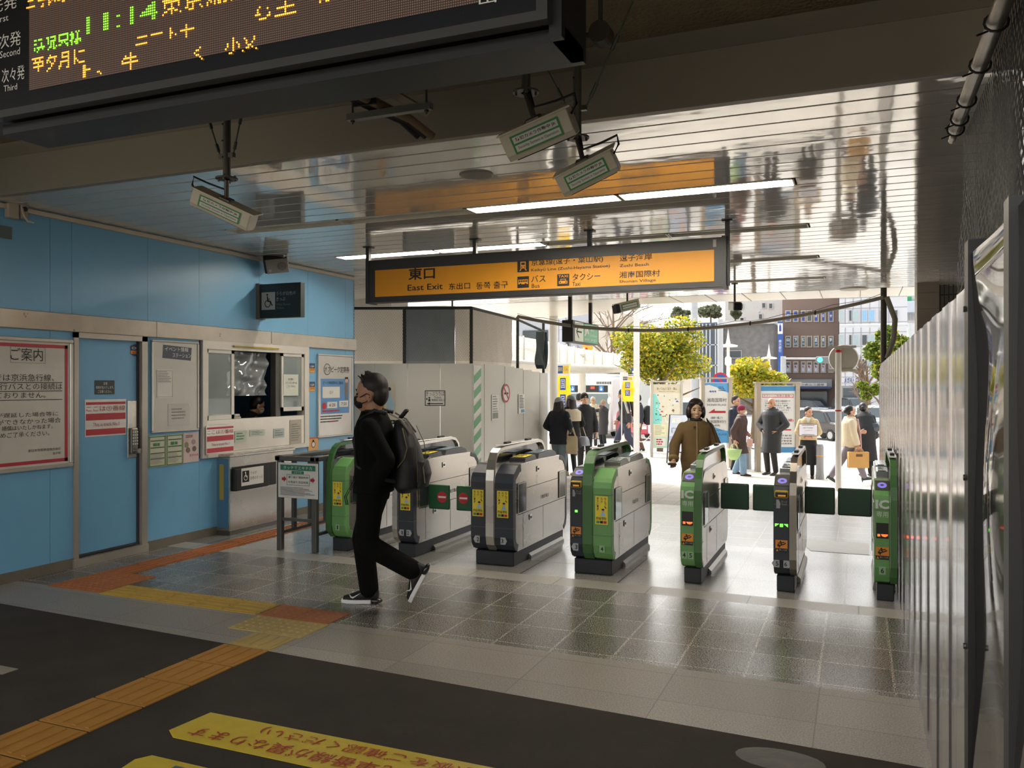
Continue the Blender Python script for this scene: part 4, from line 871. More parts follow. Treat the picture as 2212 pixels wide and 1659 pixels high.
# stickers on the door
DX = XL - .03
def dsheet(name, label, u0, v0, u1, v1, mat, X=DX, cat='sticker', group=None):
    a, c = P(u0, v0, X=X), P(u1, v1, X=X); t = thing(name, label, cat, (X, (a.y + c.y) / 2, c.z), group=group)
    b = B(); b.box(X + .0005, X + .003, a.y, c.y, c.z, a.z); b.done('sheet', mat, t); return t, G((X + .003, a.y, c.z), (0, 1, 0), (0, 0, 1)), c.y - a.y, a.z - c.z
def track_sheet(label, u0, v0, u1, v1, X):
    t, g, w_, h = dsheet('track_notice', label, u0, v0, u1, v1, M('#ddd9d2', .25, coat=.5), X, 'notice', 'track number notices')
    for a, c in ((.86, .93), (.44, .62), (.04, .2)): g.rect('red_stripe', M('#b2333c', .4), .01, h * a, w_ - .01, h * c)
    g.text(M('#a33a40', .5), 'ここは①番線', w_ * .03, h * .68, w_ * .97, h * .83); g.text(M('#a33a40', .5), 'This is track No.1', w_ * .18, h * .27, w_ * .82, h * .37); g.done(t)
track_sheet('red and white track notice taped to the blue door', 183, 864, 272, 939, DX)
track_sheet('red and white track notice taped below the ticket window', 445, 920, 505, 976, XL + .045)
t, g, w_, h = dsheet('caution_notice', 'dark green notice taped on the door above the red and white one', 204, 822, 247, 852, M('#2f3a38', .4), cat='notice')
g.text(WHITE, '注意', w_ * .42, h * .68, w_ * .62, h * .88); g.text(WHITE, '係員が出入りします。', w_ * .05, h * .4, w_ * .95, h * .6); g.text(WHITE, 'ご注意ください。', w_ * .15, h * .1, w_ * .85, h * .3); g.done(t)
CSPB = M('#27355f', .4); CSPY = M('#e2a13a', .45)
def csp(label, u0, v0, u1, v1, X, house=False):
    a, c = P(u0, v0, X=X), P(u1, v1, X=X); w_, h = c.y - a.y, a.z - c.z; t = thing('security_sticker', label, 'sticker', (X, a.y, c.z), group='guard company stickers')
    g = G((X + .001, a.y, c.z), (0, 1, 0), (0, 0, 1))
    pt = [(0, 0), (w_, 0), (w_, h), (0, h)] if not house else [(0, h * .18), (w_ * .5, 0), (w_, h * .18), (w_, h * .82), (w_ * .5, h), (0, h * .82)]
    g.poly('sheet', CSPB, pt, .002); g.rect('lower_half', CSPY, .004, h * .2 if house else .003, w_ - .004, h * .46, .003)
    g.text(WHITE, 'CSP', w_ * .15, h * .58, w_ * .85, h * .76, .004, bold=.02); g.text(RED, '警備', w_ * .15, h * .22, w_ * .85, h * .4, .005); g.done(t)
csp('blue and yellow guard sticker in the top corner of the blue door', 281, 743, 301, 771, DX, True)
csp('upper of two blue and yellow guard stickers beside the framed poster', 668, 785, 680, 806, XL); csp('lower of two blue and yellow guard stickers beside the framed poster', 668, 825, 680, 846, XL)
# event whiteboard
t, g, W_, H_ = sheet('event_board', 'grey metal notice board headed event station, nearly empty', 'notice board', wallframe(328, 738, 424, 926), M('#bdbbb2', .3, .2), rim=(.018, ALU), off=.012)
g.poly('heading', M('#454b58', .5), [(W_ * .22, H_ * .97), (W_ * .86, H_ * .95), (W_ * .84, H_ * .8), (W_ * .2, H_ * .82)]); g.text(WHITE, 'イベント情報', W_ * .25, H_ * .9, W_ * .78, H_ * .95, .004); g.text(WHITE, 'ステーション', W_ * .42, H_ * .83, W_ * .84, H_ * .88, .004)
g.rect('leaflet', PAPER, W_ * .07, H_ * .37, W_ * .43, H_ * .69); g.lines(GREYM, W_ * .1, H_ * .54, W_ * .4, H_ * .67, 7, .5, .004); g.rect('leaflet', M('#c8c6be', .4), W_ * .32, H_ * .05, W_ * .82, H_ * .3); g.lines(GREYM, W_ * .4, H_ * .11, W_ * .74, H_ * .25, 4, .5, .004, seed=4); g.frame('outline', GREYM, W_ * .08, H_ * .38, W_ * .42, H_ * .68, .003, .0035); g.done(t)
for k, (u0, v0, u1, v1, c, lab) in enumerate(((320, 943, 357, 1007, '#5c8a4a', 'green bordered leaflet under the event board, next to the door'), (358, 940, 394, 1003, '#5c8a4a', 'green bordered leaflet in the middle of the three under the event board'), (395, 936, 428, 997, '#b79aa0', 'pinkish leaflet at the window end of the three under the event board'))):
    t, g, W_, H_ = sheet('leaflet', lab, 'leaflet', wallframe(u0, v0, u1, v1), M('#cfcdb8', .35, coat=.3) if k < 2 else M('#cdb9b6', .35), group='leaflets under the event board')
    if k < 2:
        g.frame('border', M(c, .5), .005, .005, W_ - .005, H_ - .005, .012)
        for z in (.82, .6, .42, .25): g.rect('rule', M('#4b6b46', .5), W_ * .1, H_ * z, W_ * .9, H_ * z + .012)
        g.lines(GREYM, W_ * .12, H_ * .08, W_ * .88, H_ * .4, 8, .4, seed=k); g.lines(SIGNGREEN, W_ * .25, H_ * .64, W_ * .7, H_ * .78, 1, .8, seed=k + 5)
    else:
        g.lines(M('#7a4a4a', .5), W_ * .15, H_ * .82, W_ * .85, H_ * .92, 2, .6)
        for i, (x, z) in enumerate(((.2, .6), (.65, .68), (.3, .42), (.7, .45))): g.disc('photo_spot', M(('#8a8a5a', '#a88', '#7d6b5a', '#6b5a5a')[i], .5), W_ * x, H_ * z, W_ * .13, .0025)
        g.text(RED, 'ままちま', W_ * .4, H_ * .2, W_ * .95, H_ * .28)
    g.done(t)
# off-peak poster
t, g, W_, H_ = sheet('framed_poster', 'glossy framed poster with a blue panel at the end of the blue wall', 'poster', wallframe(686, 768, 757, 936), M('#c3bfb8', .15, coat=.9), rim=(.022, ALU), off=.015)
g.rect('blue_panel', M('#4a86bd', .35), W_ * .06, H_ * .27, W_ * .92, H_ * .71); g.ring('ring_mark', INK, W_ * .24, H_ * .83, W_ * .1, .008, .004); g.text(INK, 'オフ', W_ * .16, H_ * .8, W_ * .32, H_ * .86, .004); g.text(INK, 'ピーク定期券', W_ * .36, H_ * .79, W_ * .92, H_ * .87, .004)
g.text(INK, 'ピーク時間帯のご案内', W_ * .12, H_ * .64, W_ * .72, H_ * .68, .004); g.rect('white_box', PAPER, W_ * .1, H_ * .47, W_ * .62, H_ * .61, .004); g.text(GREYM, '逗子', W_ * .3, H_ * .52, W_ * .42, H_ * .56, .006)
g.rect('white_box', PAPER, W_ * .24, H_ * .34, W_ * .54, H_ * .42, .004); g.text(INK, '6:20', W_ * .3, H_ * .36, W_ * .48, H_ * .4, .006); g.rect('white_box', PAPER, W_ * .6, H_ * .35, W_ * .88, H_ * .43, .004); g.text(INK, '7:50', W_ * .66, H_ * .37, W_ * .83, H_ * .41, .006)
g.disc('red_spot', RED, W_ * .15, H_ * .37, W_ * .06, .004); g.lines(RED, W_ * .1, H_ * .29, W_ * .88, H_ * .32, 1, .8, .004); g.lines(INK, W_ * .05, H_ * .15, W_ * .88, H_ * .25, 3, .5, .003, seed=9); g.lines(RED, W_ * .3, H_ * .15, W_ * .6, H_ * .18, 1, .5, .004)
UNI = M('#7d7468', .5); g.rect('staff_drawing', UNI, W_ * .78, H_ * .5, W_ * .88, H_ * .66, .004); g.rect('staff_drawing', UNI, W_ * .79, H_ * .44, W_ * .825, H_ * .5, .004); g.rect('staff_drawing', UNI, W_ * .84, H_ * .44, W_ * .875, H_ * .5, .004); g.disc('staff_drawing', SKIN_P, W_ * .83, H_ * .69, W_ * .045, .005); g.rect('staff_drawing', INK, W_ * .78, H_ * .71, W_ * .88, H_ * .735, .006); g.done(t)
t, g, W_, H_ = sheet('leaflet', 'small orange leaflet with a watch taped below the framed poster', 'leaflet', wallframe(665, 946, 686, 972), M('#d9a35a', .4))
g.ring('watch', INK, W_ * .5, H_ * .45, W_ * .2, .008); g.disc('watch', PAPER, W_ * .5, H_ * .45, W_ * .15, .003); g.rect('watch', INK, W_ * .42, H_ * .65, W_ * .58, H_ * .8); g.rect('red_strip', M('#c96a4a', .5), 0, H_ * .88, W_, H_, .0025); g.done(t)
# leaflets on the ticket window's apron
for u0, v0, u1, v1, m, lab in ((507, 932, 533, 955, '#b9bdb2', 'crumpled green printed leaflet under the ticket window opening'), (539, 930, 572, 941, '#b4bfae', 'low wide label under the ticket window opening'), (591, 927, 614, 945, '#a9b5b4', 'grey-blue label under the ticket window'), (626, 908, 651, 961, '#b0aa98', 'tall beige notice under the narrow window pane')):
    t, g, W_, H_ = dsheet('leaflet', lab, u0, v0, u1, v1, M(m, .4), XL + .022, 'leaflet'); g.lines(SIGNGREEN if 'green' in lab else GREYM, W_ * .12, H_ * .15, W_ * .88, H_ * .85, 3 if H_ < .15 else 8, .5); g.done(t)
t, g, W_, H_ = dsheet('locker_notice', 'pale notice stuck inside the narrow window pane', 612, 809, 644, 855, M('#cfd3c6', .4), XL + .012, 'notice'); g.text(INK, '逗子駅に', W_ * .3, H_ * .72, W_ * .7, H_ * .82); g.text(INK, 'コインロッカーは', W_ * .1, H_ * .55, W_ * .9, H_ * .66); g.text(INK, 'ございません', W_ * .2, H_ * .4, W_ * .8, H_ * .5); g.done(t)
# projecting wheelchair sign
t = thing('wheelchair_sign', 'black projecting sign with a white wheelchair symbol on the blue wall', 'sign', (-6.4, 8.04, 2.49))
b = B(); b.rbox(XL, -6.06, 8.04, 8.12, 2.49, 2.9, .004, 1); b.done('case', M('#1d2422', .4), t); b = B(); b.box(XL, XL + .045, 8.02, 8.14, 2.48, 2.91); b.done('wall_bracket', M('#6a625a', .5), t)
g = G((XL, 8.04, 2.49), (1, 0, 0), (0, 0, 1)); g.rect('symbol_plate', M('#a9aaa6', .45), .07, .1, .27, .31)
K = INK; g.disc('pictogram', K, .155, .28, .013, .003); g.line('pictogram', K, .157, .262, .165, .2, .018, .0035); g.line('pictogram', K, .165, .2, .205, .2, .014, .0035); g.line('pictogram', K, .205, .2, .222, .152, .014, .0035); g.line('pictogram', K, .222, .152, .238, .157, .012, .0035); g.line('pictogram', K, .16, .228, .195, .228, .01, .0035); g.ring('pictogram', K, .162, .172, .045, .011, .0035)
GT = M('#a6aca6', .5); g.text(GT, 'うらが白色の', .29, .265, .57, .312); g.text(GT, 'きっぷ', .29, .2, .42, .245); g.text(M('#6d736e', .5), 'White Backed', .29, .145, .49, .172); g.text(M('#6d736e', .5), 'Tickets', .29, .105, .4, .13); g.done(t)
# loudspeaker under the ceiling
t = thing('wall_loudspeaker', 'grey slanted loudspeaker box hung at the top of the blue wall', 'loudspeaker', (-6.45, 7.55, 2.9))
c = P(598, 573, X=-6.45); ax = RT; n_ = (-FW * .8 + V((0, 0, -.5)) + RT * .25).normalized(); ax = (RT - n_ * RT.dot(n_)).normalized(); up = ax.cross(-n_).normalized(); up = up if up.z > 0 else -up
R4 = Matrix((ax, -n_, up)).transposed().to_4x4(); R4.translation = c
b = B(); b.rbox(-.15, .13, -.03, .16, -.09, .09, .012, 2, R4); q = b.done('cabinet', M('#2f2f30', .5), t); b = B(); b.rbox(-.125, .135, -.045, -.02, -.088, .088, .006, 1, R4); b.done('grille_front', M('#8a8580', .6, 0, .1, 50), q)
b = B(); b.cyl(R4 @ V((.06, -.046, .0)), R4 @ V((.06, -.05, .0)), .055, n=20); b.done('cone_ring', M('#6a6662', .6), q); b = B(); b.box(-.1, -.07, -.0475, -.045, -.06, -.03, R4); b.done('badge', LGREY, q)
b = B(); b.cyl(c + V((0, .05, .05)), (c.x, c.y + .05, CZ), .025, n=8); b.box(c.x - .1, c.x + .1, c.y, c.y + .1, CZ - .03, CZ); b.done('bracket', DSTEEL, t)
# socket boxes and a bare patch at the top
q = wallframe(9, 438, 36, 476); b = B(); b.rbox(XL, XL + .05, q[0], q[2] - .01, q[1], q[3], .006, 1); t = thing('outlet_box', 'beige socket box with a plugged-in lead high on the blue wall', 'socket box', (XL, q[0], q[1])); b.done('box', M('#b3aa96', .5), t); b = B(); b.tube([(XL + .06, q[0] + .12, q[1] + .1), (XL + .07, q[0] + .13, q[1] + .03), (XL + .06, q[0] + .17, q[1] - .005), (XL + .03, q[0] + .25, q[1] + .0)], .009, 6); b.done('plug_lead', M('#cfc8b8', .5), t, smooth=True)
q2 = wallframe(37, 440, 53, 476); t = thing('outlet_box', 'beige box with a round black button beside the socket box', 'switch box', (XL, q2[0], q2[1])); b = B(); b.rbox(XL, XL + .05, q2[0], q2[2], q2[1], q2[3], .006, 1); b.done('box', M('#ada48f', .5), t); b = B(); b.cyl((XL + .05, (q2[0] + q2[2]) / 2, (q2[1] + q2[3]) / 2 + .02), (XL + .058, (q2[0] + q2[2]) / 2, (q2[1] + q2[3]) / 2 + .02), .022, n=14); b.done('button', INK, t)
q = wallframe(-20, 483, 25, 518); b = B(); b.box(XL, XL + .006, q[0], q[2], q[1], q[3]); tag(b.done('cover_plate', M('#5d6b6a', .7, 0, .15)), 'grey-green bare plate on the upper blue wall below the socket box', 'plate')
# steel service counter under the ticket window
CX0, CX1 = XL, XL + .19
cy0 = P(496, 1150, X=CX1).y; cy1 = P(634, 1090, X=CX1).y; ztop = P(496, 985, X=CX1).z
t = thing('service_counter', 'brushed steel counter cabinet under the ticket window', 'counter', (XL + .1, (cy0 + cy1) / 2, 0))
b = B(); b.rbox(CX0, CX1, cy0, cy1, .03, ztop, .006, 1); b.done('body', GSTL, t); b = B(); b.rbox(CX0, CX1 + .02, cy0 - .015, cy1 + .015, ztop - .02, ztop + .012, .006, 1); b.done('top', STEEL, t); b = B(); b.box(CX0, CX1 + .012, cy0 - .008, cy1, 0, .05); b.done('base', DSTEEL, t)
b = B(); b.box(CX0 + .02, CX1 - .02, cy0 - .003, cy0, .08, ztop - .04); b.done('side_panel', M('#4d7796', .4), t); b = B(); b.box(CX0 + .05, CX0 + .11, cy0 - .006, cy0 - .003, ztop - .5, ztop - .1); b.done('yellow_label', M('#a8923a', .5), t)
zs = P(500, 1064, X=CX1).z; b = B(); b.box(CX1, CX1 + .008, cy0 + .02, cy1 - .02, zs - .01, zs + .01); b.box(CX1, CX1 + .006, cy0 + .0, cy0 + .02, .05, ztop - .02); b.done('edge_trim', STEEL, t)
z2 = P(500, 1010, X=CX1).z; b = B(); b.box(CX1 - .002, CX1 + .004, cy0 + .025, cy0 + .80, zs + .01, z2); b.done('niche', M('#101112', .3), t)
bx = thing('ticket_box', 'black plastic box with a wheelchair label in the steel counter niche', 'box', (CX1, cy0 + .3, zs + .01)); b = B(); b.rbox(CX1, CX1 + .06, cy0 + .03, cy0 + .6, zs + .012, z2 - .02, .01); b.done('body', BLACK, bx)
g = G((CX1 + .06, cy0 + .12, zs + .06), (0, 1, 0), (0, 0, 1)); g.rect('label_plate', PAPER, 0, 0, .38, .2); g.rect('symbol_plate', INK, .015, .04, .13, .17, .003); g.ring('pictogram', WHITE, .07, .09, .032, .008, .005); g.disc('pictogram', WHITE, .066, .15, .01, .005); g.line('pictogram', WHITE, .068, .14, .075, .1, .012, .005); g.line('pictogram', WHITE, .075, .1, .1, .1, .01, .005); g.text(INK, 'うらが', .15, .12, .26, .155); g.text(INK, '白色のきっぷ', .15, .06, .36, .095); g.done(bx)

# ================================================================ FLOOR TILES FOR CANES, FLOOR STICKERS
ORT = M('#a5612c', .55, 0, .1, 6); YLT = M('#b8963a', .5, 0, .1, 6); YLT2 = M('#b59c5a', .5, 0, .08, 6); OLD = M('#a8762a', .6, 0, .12, 6)
def ttile(label, x, y, s, mat, kind, group, ang=0.0, sy=None):
    sy = sy or s; t = thing('tactile_tile', label, 'paving tile', (x + s / 2, y + sy / 2, 0), group=group); WORLD[0] = False
    b = B(); b.box(-s / 2 + .003, s / 2 - .003, -sy / 2 + .003, sy / 2 - .003, 0, .006); b.done('plate', mat, t)
    b = B()
    if kind == 'dots':
        for i in range(5):
            for j in range(5): b.loft([((-s / 2 + s * (i + .5) / 5, -sy / 2 + sy * (j + .5) / 5, .006), .016, .016), ((-s / 2 + s * (i + .5) / 5, -sy / 2 + sy * (j + .5) / 5, .011), .011, .011)], 8)
    else:
        for i in range(4):
            q = (i + .5) / 4
            if kind == 'barx': b.box(-s / 2 + .02, s / 2 - .02, -sy / 2 + sy * q - .014, -sy / 2 + sy * q + .014, .006, .011)
            else: b.box(-s / 2 + s * q - .014, -s / 2 + s * q + .014, -sy / 2 + .02, sy / 2 - .02, .006, .011)
    b.done('dot_pattern' if kind == 'dots' else 'rib_groove', mat, t); WORLD[0] = True; return t
for i in range(17): ttile('terracotta ribbed paving tile in the strip along the blue wall', -6.30, 5.52 + .3 * i, .3, ORT, 'bary', 'terracotta guide strip along the wall')
for i in range(2):
    for j in range(2): ttile('terracotta studded tile at the corner by the blue door', -6.3 + .3 * i, 4.92 + .3 * j, .3, ORT, 'dots', 'terracotta corner tiles')
for i in range(5): ttile('yellow ribbed tile in the short strip across the paving', -5.68 + .316 * i, 4.9, .316, YLT, 'barx', 'yellow guide strip across the paving', sy=.3)
for i in range(2): ttile('terracotta studded tile ahead of the walking man', -4.08 + .31 * i, 4.9, .31, ORT, 'dots', 'terracotta tiles at the turn', sy=.3)
for i in range(2): ttile('pale yellow studded tile at the platform edge of the paving', -4.06 + .31 * i, 4.56, .31, YLT2, 'dots', 'pale yellow studded tiles', sy=.33)
for i in range(1): ttile('pale yellow ribbed tile where the paving meets the asphalt', -3.8, 4.28, .34, YLT2, 'bary', 'pale yellow ribbed tile', sy=.26)
for i in range(8): ttile('tan ribbed tile in the strip leading out to the plaza behind the gates', -4.85, 10.4 + .32 * i, .32, M('#a98a58', .6), 'bary', 'tan guide strip to the plaza')
for i in range(10): ttile('worn orange ribbed tile in the strip on the dark asphalt', -3.82, 3.94 - .335 * i, .36, OLD, 'bary', 'worn orange strip on the asphalt', sy=.325)
t = thing('floor_sticker', 'yellow floor sticker with upside-down red Japanese text on the asphalt', 'floor sticker', (-2.1, 3.2, 0)); b = B(); b.prism([(-3.04, 3.045), (-1.15, 3.045), (-1.15, 3.35), (-3.09, 3.35), (-3.12, 3.10)], (0, 0, 0), (1, 0, 0), (0, 1, 0), (0, 0, 1), .0005, .003); b.done('sheet', M('#c9b02c', .5, 0, .12, 9), t)
g = G((-1.15, 3.35, .003), (-1, 0, 0), (0, -1, 0)); RT_ = M('#a5261f', .5); g.text(RT_, '時刻により発車番線が異なります', .1, .165, 1.86, .265); g.text(RT_, '電光掲示板をご確認ください)', .05, .03, 1.55, .125); g.done(t)
t = thing('floor_sticker', 'blue and yellow floor sticker at the bottom edge of the asphalt', 'floor sticker', (-2.3, 2.6, 0)); b = B(); b.prism([(-2.92, 2.2), (-1.8, 2.2), (-1.8, 2.86), (-2.98, 2.86), (-3.02, 2.8)], (0, 0, 0), (1, 0, 0), (0, 1, 0), (0, 0, 1), .0005, .003); b.done('sheet', M('#c9b02c', .5, 0, .12, 9), t); b = B(); b.box(-2.8, -1.86, 2.2, 2.82, .003, .0045); b.done('blue_panel', M('#2f5688', .5), t)
g = G((-1.86, 2.82, .0045), (-1, 0, 0), (0, -1, 0)); g.text(WHITE, '①', .72, .03, .9, .2, .002); g.done(t)
q = P(0, 1448, Z=0); b = B(); b.box(q.x - .25, q.x + .09, q.y - .05, q.y + .05, .0005, .004); tag(b.done('pale_patch', M('#8d8574', .7)), 'pale flat tile scrap on the dark asphalt at the platform side', 'patch')
b = B(); b.lathe([(.0, .004), (.11, .005), (.14, .0)], (0, 0, 0), 20); o = b.done('asphalt_patch', M('#6b6862', .8, 0, .2, 9, bump=.5, bscale=50)); o.location = (-.33, 3.93, 0); o.scale = (1.4, .8, 1); tag(o, 'rough grey concrete patch in the asphalt by the paving edge', 'patch')
b = B(); b.prism([(-.62, 9.6), (.1, 9.6), (.1, 8.96), (-.45, 8.96)], (0, 0, 0), (1, 0, 0), (0, 1, 0), (0, 0, 1), .0005, .003); tag(b.done('floor_plate', M('#bdbcb8', .4, .2)), 'pale metal floor plate behind the last gate', 'plate')
# ================================================================ WHITE HOARDING, SHEETS AND NETS TO THE LEFT OF THE OPENING
HW = M('#d3d0c6', .22, 0, .03, 1.5, spec=.6)
c0, c1, c2 = V((-9.2, 10.75, 0)), V((-5.72, 12.05, 0)), V((-5.72, 15.5, 0)); HT = 2.03
def hoard_face(name, a, b_, n, hb0, hb1):
    bb = B(); d = (b_ - a); L = d.length; u = d.normalized(); nn = V((u.y, -u.x, 0))
    for i in range(n):
        p, q = a + u * (L * i / n + .003), a + u * (L * (i + 1) / n - .003); off = nn * (.006 if i % 2 else 0)
        bb.prism([(0, 0), (L / n - .006, 0), (L / n - .006, .04), (0, .04)], p + off + V((0, 0, gz(p.y))), u, -nn, V((0, 0, 1)), 0, HT)
    return bb.done(name, HW, kind='structure')
hoard_face('wall_1', c0, c1, 7, 0, 0); hoard_face('wall_2', c1, c2, 8, 0, 0)
tp = thing('striped_corner_guard', 'green and white striped tape guard on the white hoarding corner', 'corner guard', c1)
b = B(); b.box(c1.x - .01, c1.x + .03, c1.y - .03, c1.y + .24, .0, 2.0); b.done('backing', M('#d9d7cf', .3, coat=.4), tp)
g = G((c1.x + .03, c1.y - .03, 0), (0, 1, 0), (0, 0, 1)); SG = M('#3f9a55', .35, coat=.4)
for k in range(8):
    z = .0 + k * .243; g.poly('green_stripe', SG, [(0, z), (.27, z + .13), (.27, z + .26), (0, z + .13)])
g.done(tp)
uf = (c1 - c0).normalized(); nf = V((uf.y, -uf.x, 0))
def onface(u, v):   # photo point on the frontal hoarding face
    r = ray(u, v); o = V((0, 0, CH)); t = (c0 - o).dot(nf) / r.dot(nf); p = o + r * t; return (p - c0).dot(uf), p.z
def facesheet(name, label, cat, u0, v0, u1, v1, mat):
    a, z1 = onface(u0, v0); c, z0 = onface(u1, v1); t = thing(name, label, cat, c0 + uf * a + V((0, 0, z0)))
    g = G(c0 + uf * a + nf * .008 + V((0, 0, z0)), uf, (0, 0, 1)); b = B(); mm = Matrix((uf, V((0, 0, 1)), nf)).transposed().to_4x4(); mm.translation = g.o; b.box(0, c - a, 0, z1 - z0, 0, .003, mm); b.done('sheet', mat, t); g.o = g.o + nf * .003; return t, g, c - a, z1 - z0
t, g, w_, h = facesheet('ticket_sign', 'white sign pointing to the ticket office on the white hoarding', 'sign', 918, 844, 962, 877, PAPER)
g.frame('border', INK, 0, 0, w_, h, .012); g.text(INK, 'きっぷうりば', w_ * .06, h * .66, w_ * .96, h * .93); g.text(INK, 'Tickets', w_ * .45, h * .48, w_ * .8, h * .62); g.text(INK, '售票处 매표소', w_ * .34, h * .3, w_ * .96, h * .44)
g.poly('arrow', INK, [(w_ * .08, h * .14), (w_ * .26, h * .05), (w_ * .24, h * .11), (w_ * .9, h * .11), (w_ * .9, h * .17), (w_ * .24, h * .17), (w_ * .26, h * .23)]); g.rect('pictogram', INK, w_ * .17, h * .28, w_ * .27, h * .44); g.disc('pictogram', INK, w_ * .22, h * .52, h * .06); g.rect('pictogram', INK, w_ * .07, h * .38, w_ * .13, h * .5); g.done(t)
t, g, w_, h = facesheet('event_poster', 'tall poster with a blue-clothed figure behind the walking man', 'poster', 775, 830, 854, 985, M('#d2c6b2', .4))
g.rect('dark_band', INK, 0, h * .44, w_, h * .5, .002); g.rect('white_lower', PAPER, 0, 0, w_, h * .44, .002); g.text(WHITE, '250', w_ * .8, h * .455, w_ * .95, h * .485, .004); g.text(RED, '探検ユニット', w_ * .05, h * .37, w_ * .5, h * .41); g.text(RED, 'すぐ', w_ * .05, h * .31, w_ * .2, h * .35)
g.poly('figure_drawing', M('#a9c4d3', .5), [(w_ * .78, h * .62), (w_ * .95, h * .6), (w_ * .98, h * .72), (w_ * .86, h * .88), (w_ * .76, h * .84)], .003); g.disc('figure_drawing', INK, w_ * .84, h * .93, w_ * .05, .004); g.poly('figure_drawing', M('#c88a3c', .5), [(w_ * .55, h * .5), (w_ * .85, h * .5), (w_ * .72, h * .62), (w_ * .66, h * .78), (w_ * .58, h * .7)], .0035); g.done(t)
t, g, w_, h = facesheet('station_poster', 'small poster stub on the hoarding below the tall poster', 'poster', 766, 985, 800, 1040, M('#6f9a8a', .4)); g.lines(WHITE, w_ * .1, h * .2, w_ * .9, h * .9, 4, .5); g.done(t)
SX = c1.x + .012
def sideface(u, v): p = P(u, v, X=SX); return p.y, p.z
def sidesheet(name, label, cat, u0, v0, u1, v1, mat):
    a, z1 = sideface(u0, v0); c, z0 = sideface(u1, v1); t = thing(name, label, cat, (SX, (a + c) / 2, z0)); b = B(); b.box(SX, SX + .004, a, c, z0, z1); b.done('sheet', mat, t); return t, G((SX + .004, a, z0), (0, 1, 0), (0, 0, 1)), c - a, z1 - z0
t, g, w_, h = sidesheet('paper_notice', 'white notice next to the striped corner guard on the hoarding side', 'notice', 1062, 853, 1077, 908, PAPER); g.lines(GREYM, w_ * .12, h * .1, w_ * .9, h * .95, 9, .5); g.rect('photo_spot', M('#8a8d80', .5), w_ * .1, h * .08, w_ * .9, h * .3, .004); g.done(t)
t, g, w_, h = sidesheet('paper_notice', 'white notice with a blue corner nearer the plaza on the hoarding side', 'notice', 1120, 852, 1133, 893, PAPER); g.lines(INK, w_ * .12, h * .25, w_ * .9, h * .95, 9, .5); g.rect('photo_spot', M('#5f8fb0', .5), w_ * .4, h * .05, w_ * .9, h * .2, .004); g.done(t)
a, z = sideface(1093, 850); t = thing('no_smoking_sign', 'round red no-smoking sign on the white hoarding side', 'sign', (SX, a, z - .17)); g = G((SX, a, z), (0, 1, 0), (0, 0, 1)); g.disc('sheet', PAPER, 0, 0, .17, .004); g.ring('red_ring', RED, 0, 0, .165, .035, .006); g.rect('cigarette', INK, -.09, -.02, .09, .015, .006); g.line('red_bar', RED, -.1, .1, .1, -.1, .035, .008); g.done(t)
# scaffold poles, sheets and netting above the hoarding
NZ = 2.93; PMET = M('#2e3634', .5, .3, .15)
frame_pts = [c0 + V((0, -.05, 0)), c0.lerp(c1, .705), c1 + V((0, -.02, 0)), V((-5.72, 14.0, 0)), V((-5.72, 15.35, 0))]
for i, p in enumerate(frame_pts[1:]):
    zt = NZ if i < 2 else NZ + .0
    b = B(); b.cyl((p.x - .05, p.y + .06, gz(p.y)), (p.x - .05, p.y + .06, zt), .028, n=10)
    tag(b.done('net_pole', PMET), ['dark net pole behind the frontal white hoarding, closer to the blue wall', 'dark net pole at the striped corner', 'dark net pole halfway along the hoarding side', 'dark net pole at the plaza end of the hoarding'][i], 'pole')
b = B(); pts = [V((p.x - .05, p.y + .06, NZ)) for p in frame_pts]; pts[3].z -= .05; pts[4].z -= .18
for a, c in zip(pts, pts[1:]): b.cyl(a, c, .024, n=8)
tag(b.done('top_pipe', PMET), 'dark top pipe running along the netting above the white hoarding', 'pipe')
def cloth(pts, z0, z1, mat, seed, n=40, m=16, amp=.05):
    rr = random.Random(seed); ph = [rr.uniform(0, 6) for _ in range(6)]; b = B(); vs = []; seg = [(pts[i + 1] - pts[i]).length for i in range(len(pts) - 1)]; T = sum(seg)
    for i in range(n + 1):
        d = T * i / n; k = 0
        while k < len(seg) - 1 and d > seg[k]: d -= seg[k]; k += 1
        p = pts[k].lerp(pts[k + 1], min(1, d / seg[k])); u = (pts[k + 1] - pts[k]).normalized(); nn = V((u.y, -u.x, 0)); row = []
        for j in range(m + 1):
            f = j / m; o = amp * (math.sin(i * .35 + f * 4 + ph[0]) + .6 * math.sin(i * .8 - f * 6 + ph[1]) + .4 * math.sin(f * 9 + i * .15 + ph[2])) * (.3 + .7 * f)
            row.append(b.bm.verts.new((p.x + nn.x * o, p.y + nn.y * o, z1 + (z0 - z1) * f)))
        vs.append(row)
    for i in range(n):
        for j in range(m): b.bm.faces.new((vs[i][j], vs[i + 1][j], vs[i + 1][j + 1], vs[i][j + 1]))
    return b
SHEETM = M('#e6ded4', .7, 0, .05, 3, sub=.45)
back = V((-.14, .25, 0))
def mid(f): return c0.lerp(c1, f) + back
f1, f2 = .705, .925
tag(cloth([mid(-.1), mid(f1)], 1.95, NZ + .05, SHEETM, 3, 44, 20, .035).done('white_sheet', SHEETM, smooth=True), 'creased off-white sheet behind the net beside the blue wall', 'sheet')
tag(cloth([mid(f1), mid(f2)], 1.95, NZ + .05, M('#8d949a', .7, sub=.2), 5, 26, 20, .03).done('grey_sheet', M('#8d949a', .7, sub=.2), smooth=True), 'grey creased sheet in the middle of the netting', 'sheet')
tag(cloth([mid(f2), c1 + V((-.12, .2, 0)), V((-5.95, 14.2, 0))], 1.95, NZ + .02, SHEETM, 8, 50, 20, .035).done('white_sheet', SHEETM, smooth=True), 'off-white sheet wrapping the striped corner behind the net', 'sheet')
NET2 = net_mat('grey_net', '#59605c', 30, .43)
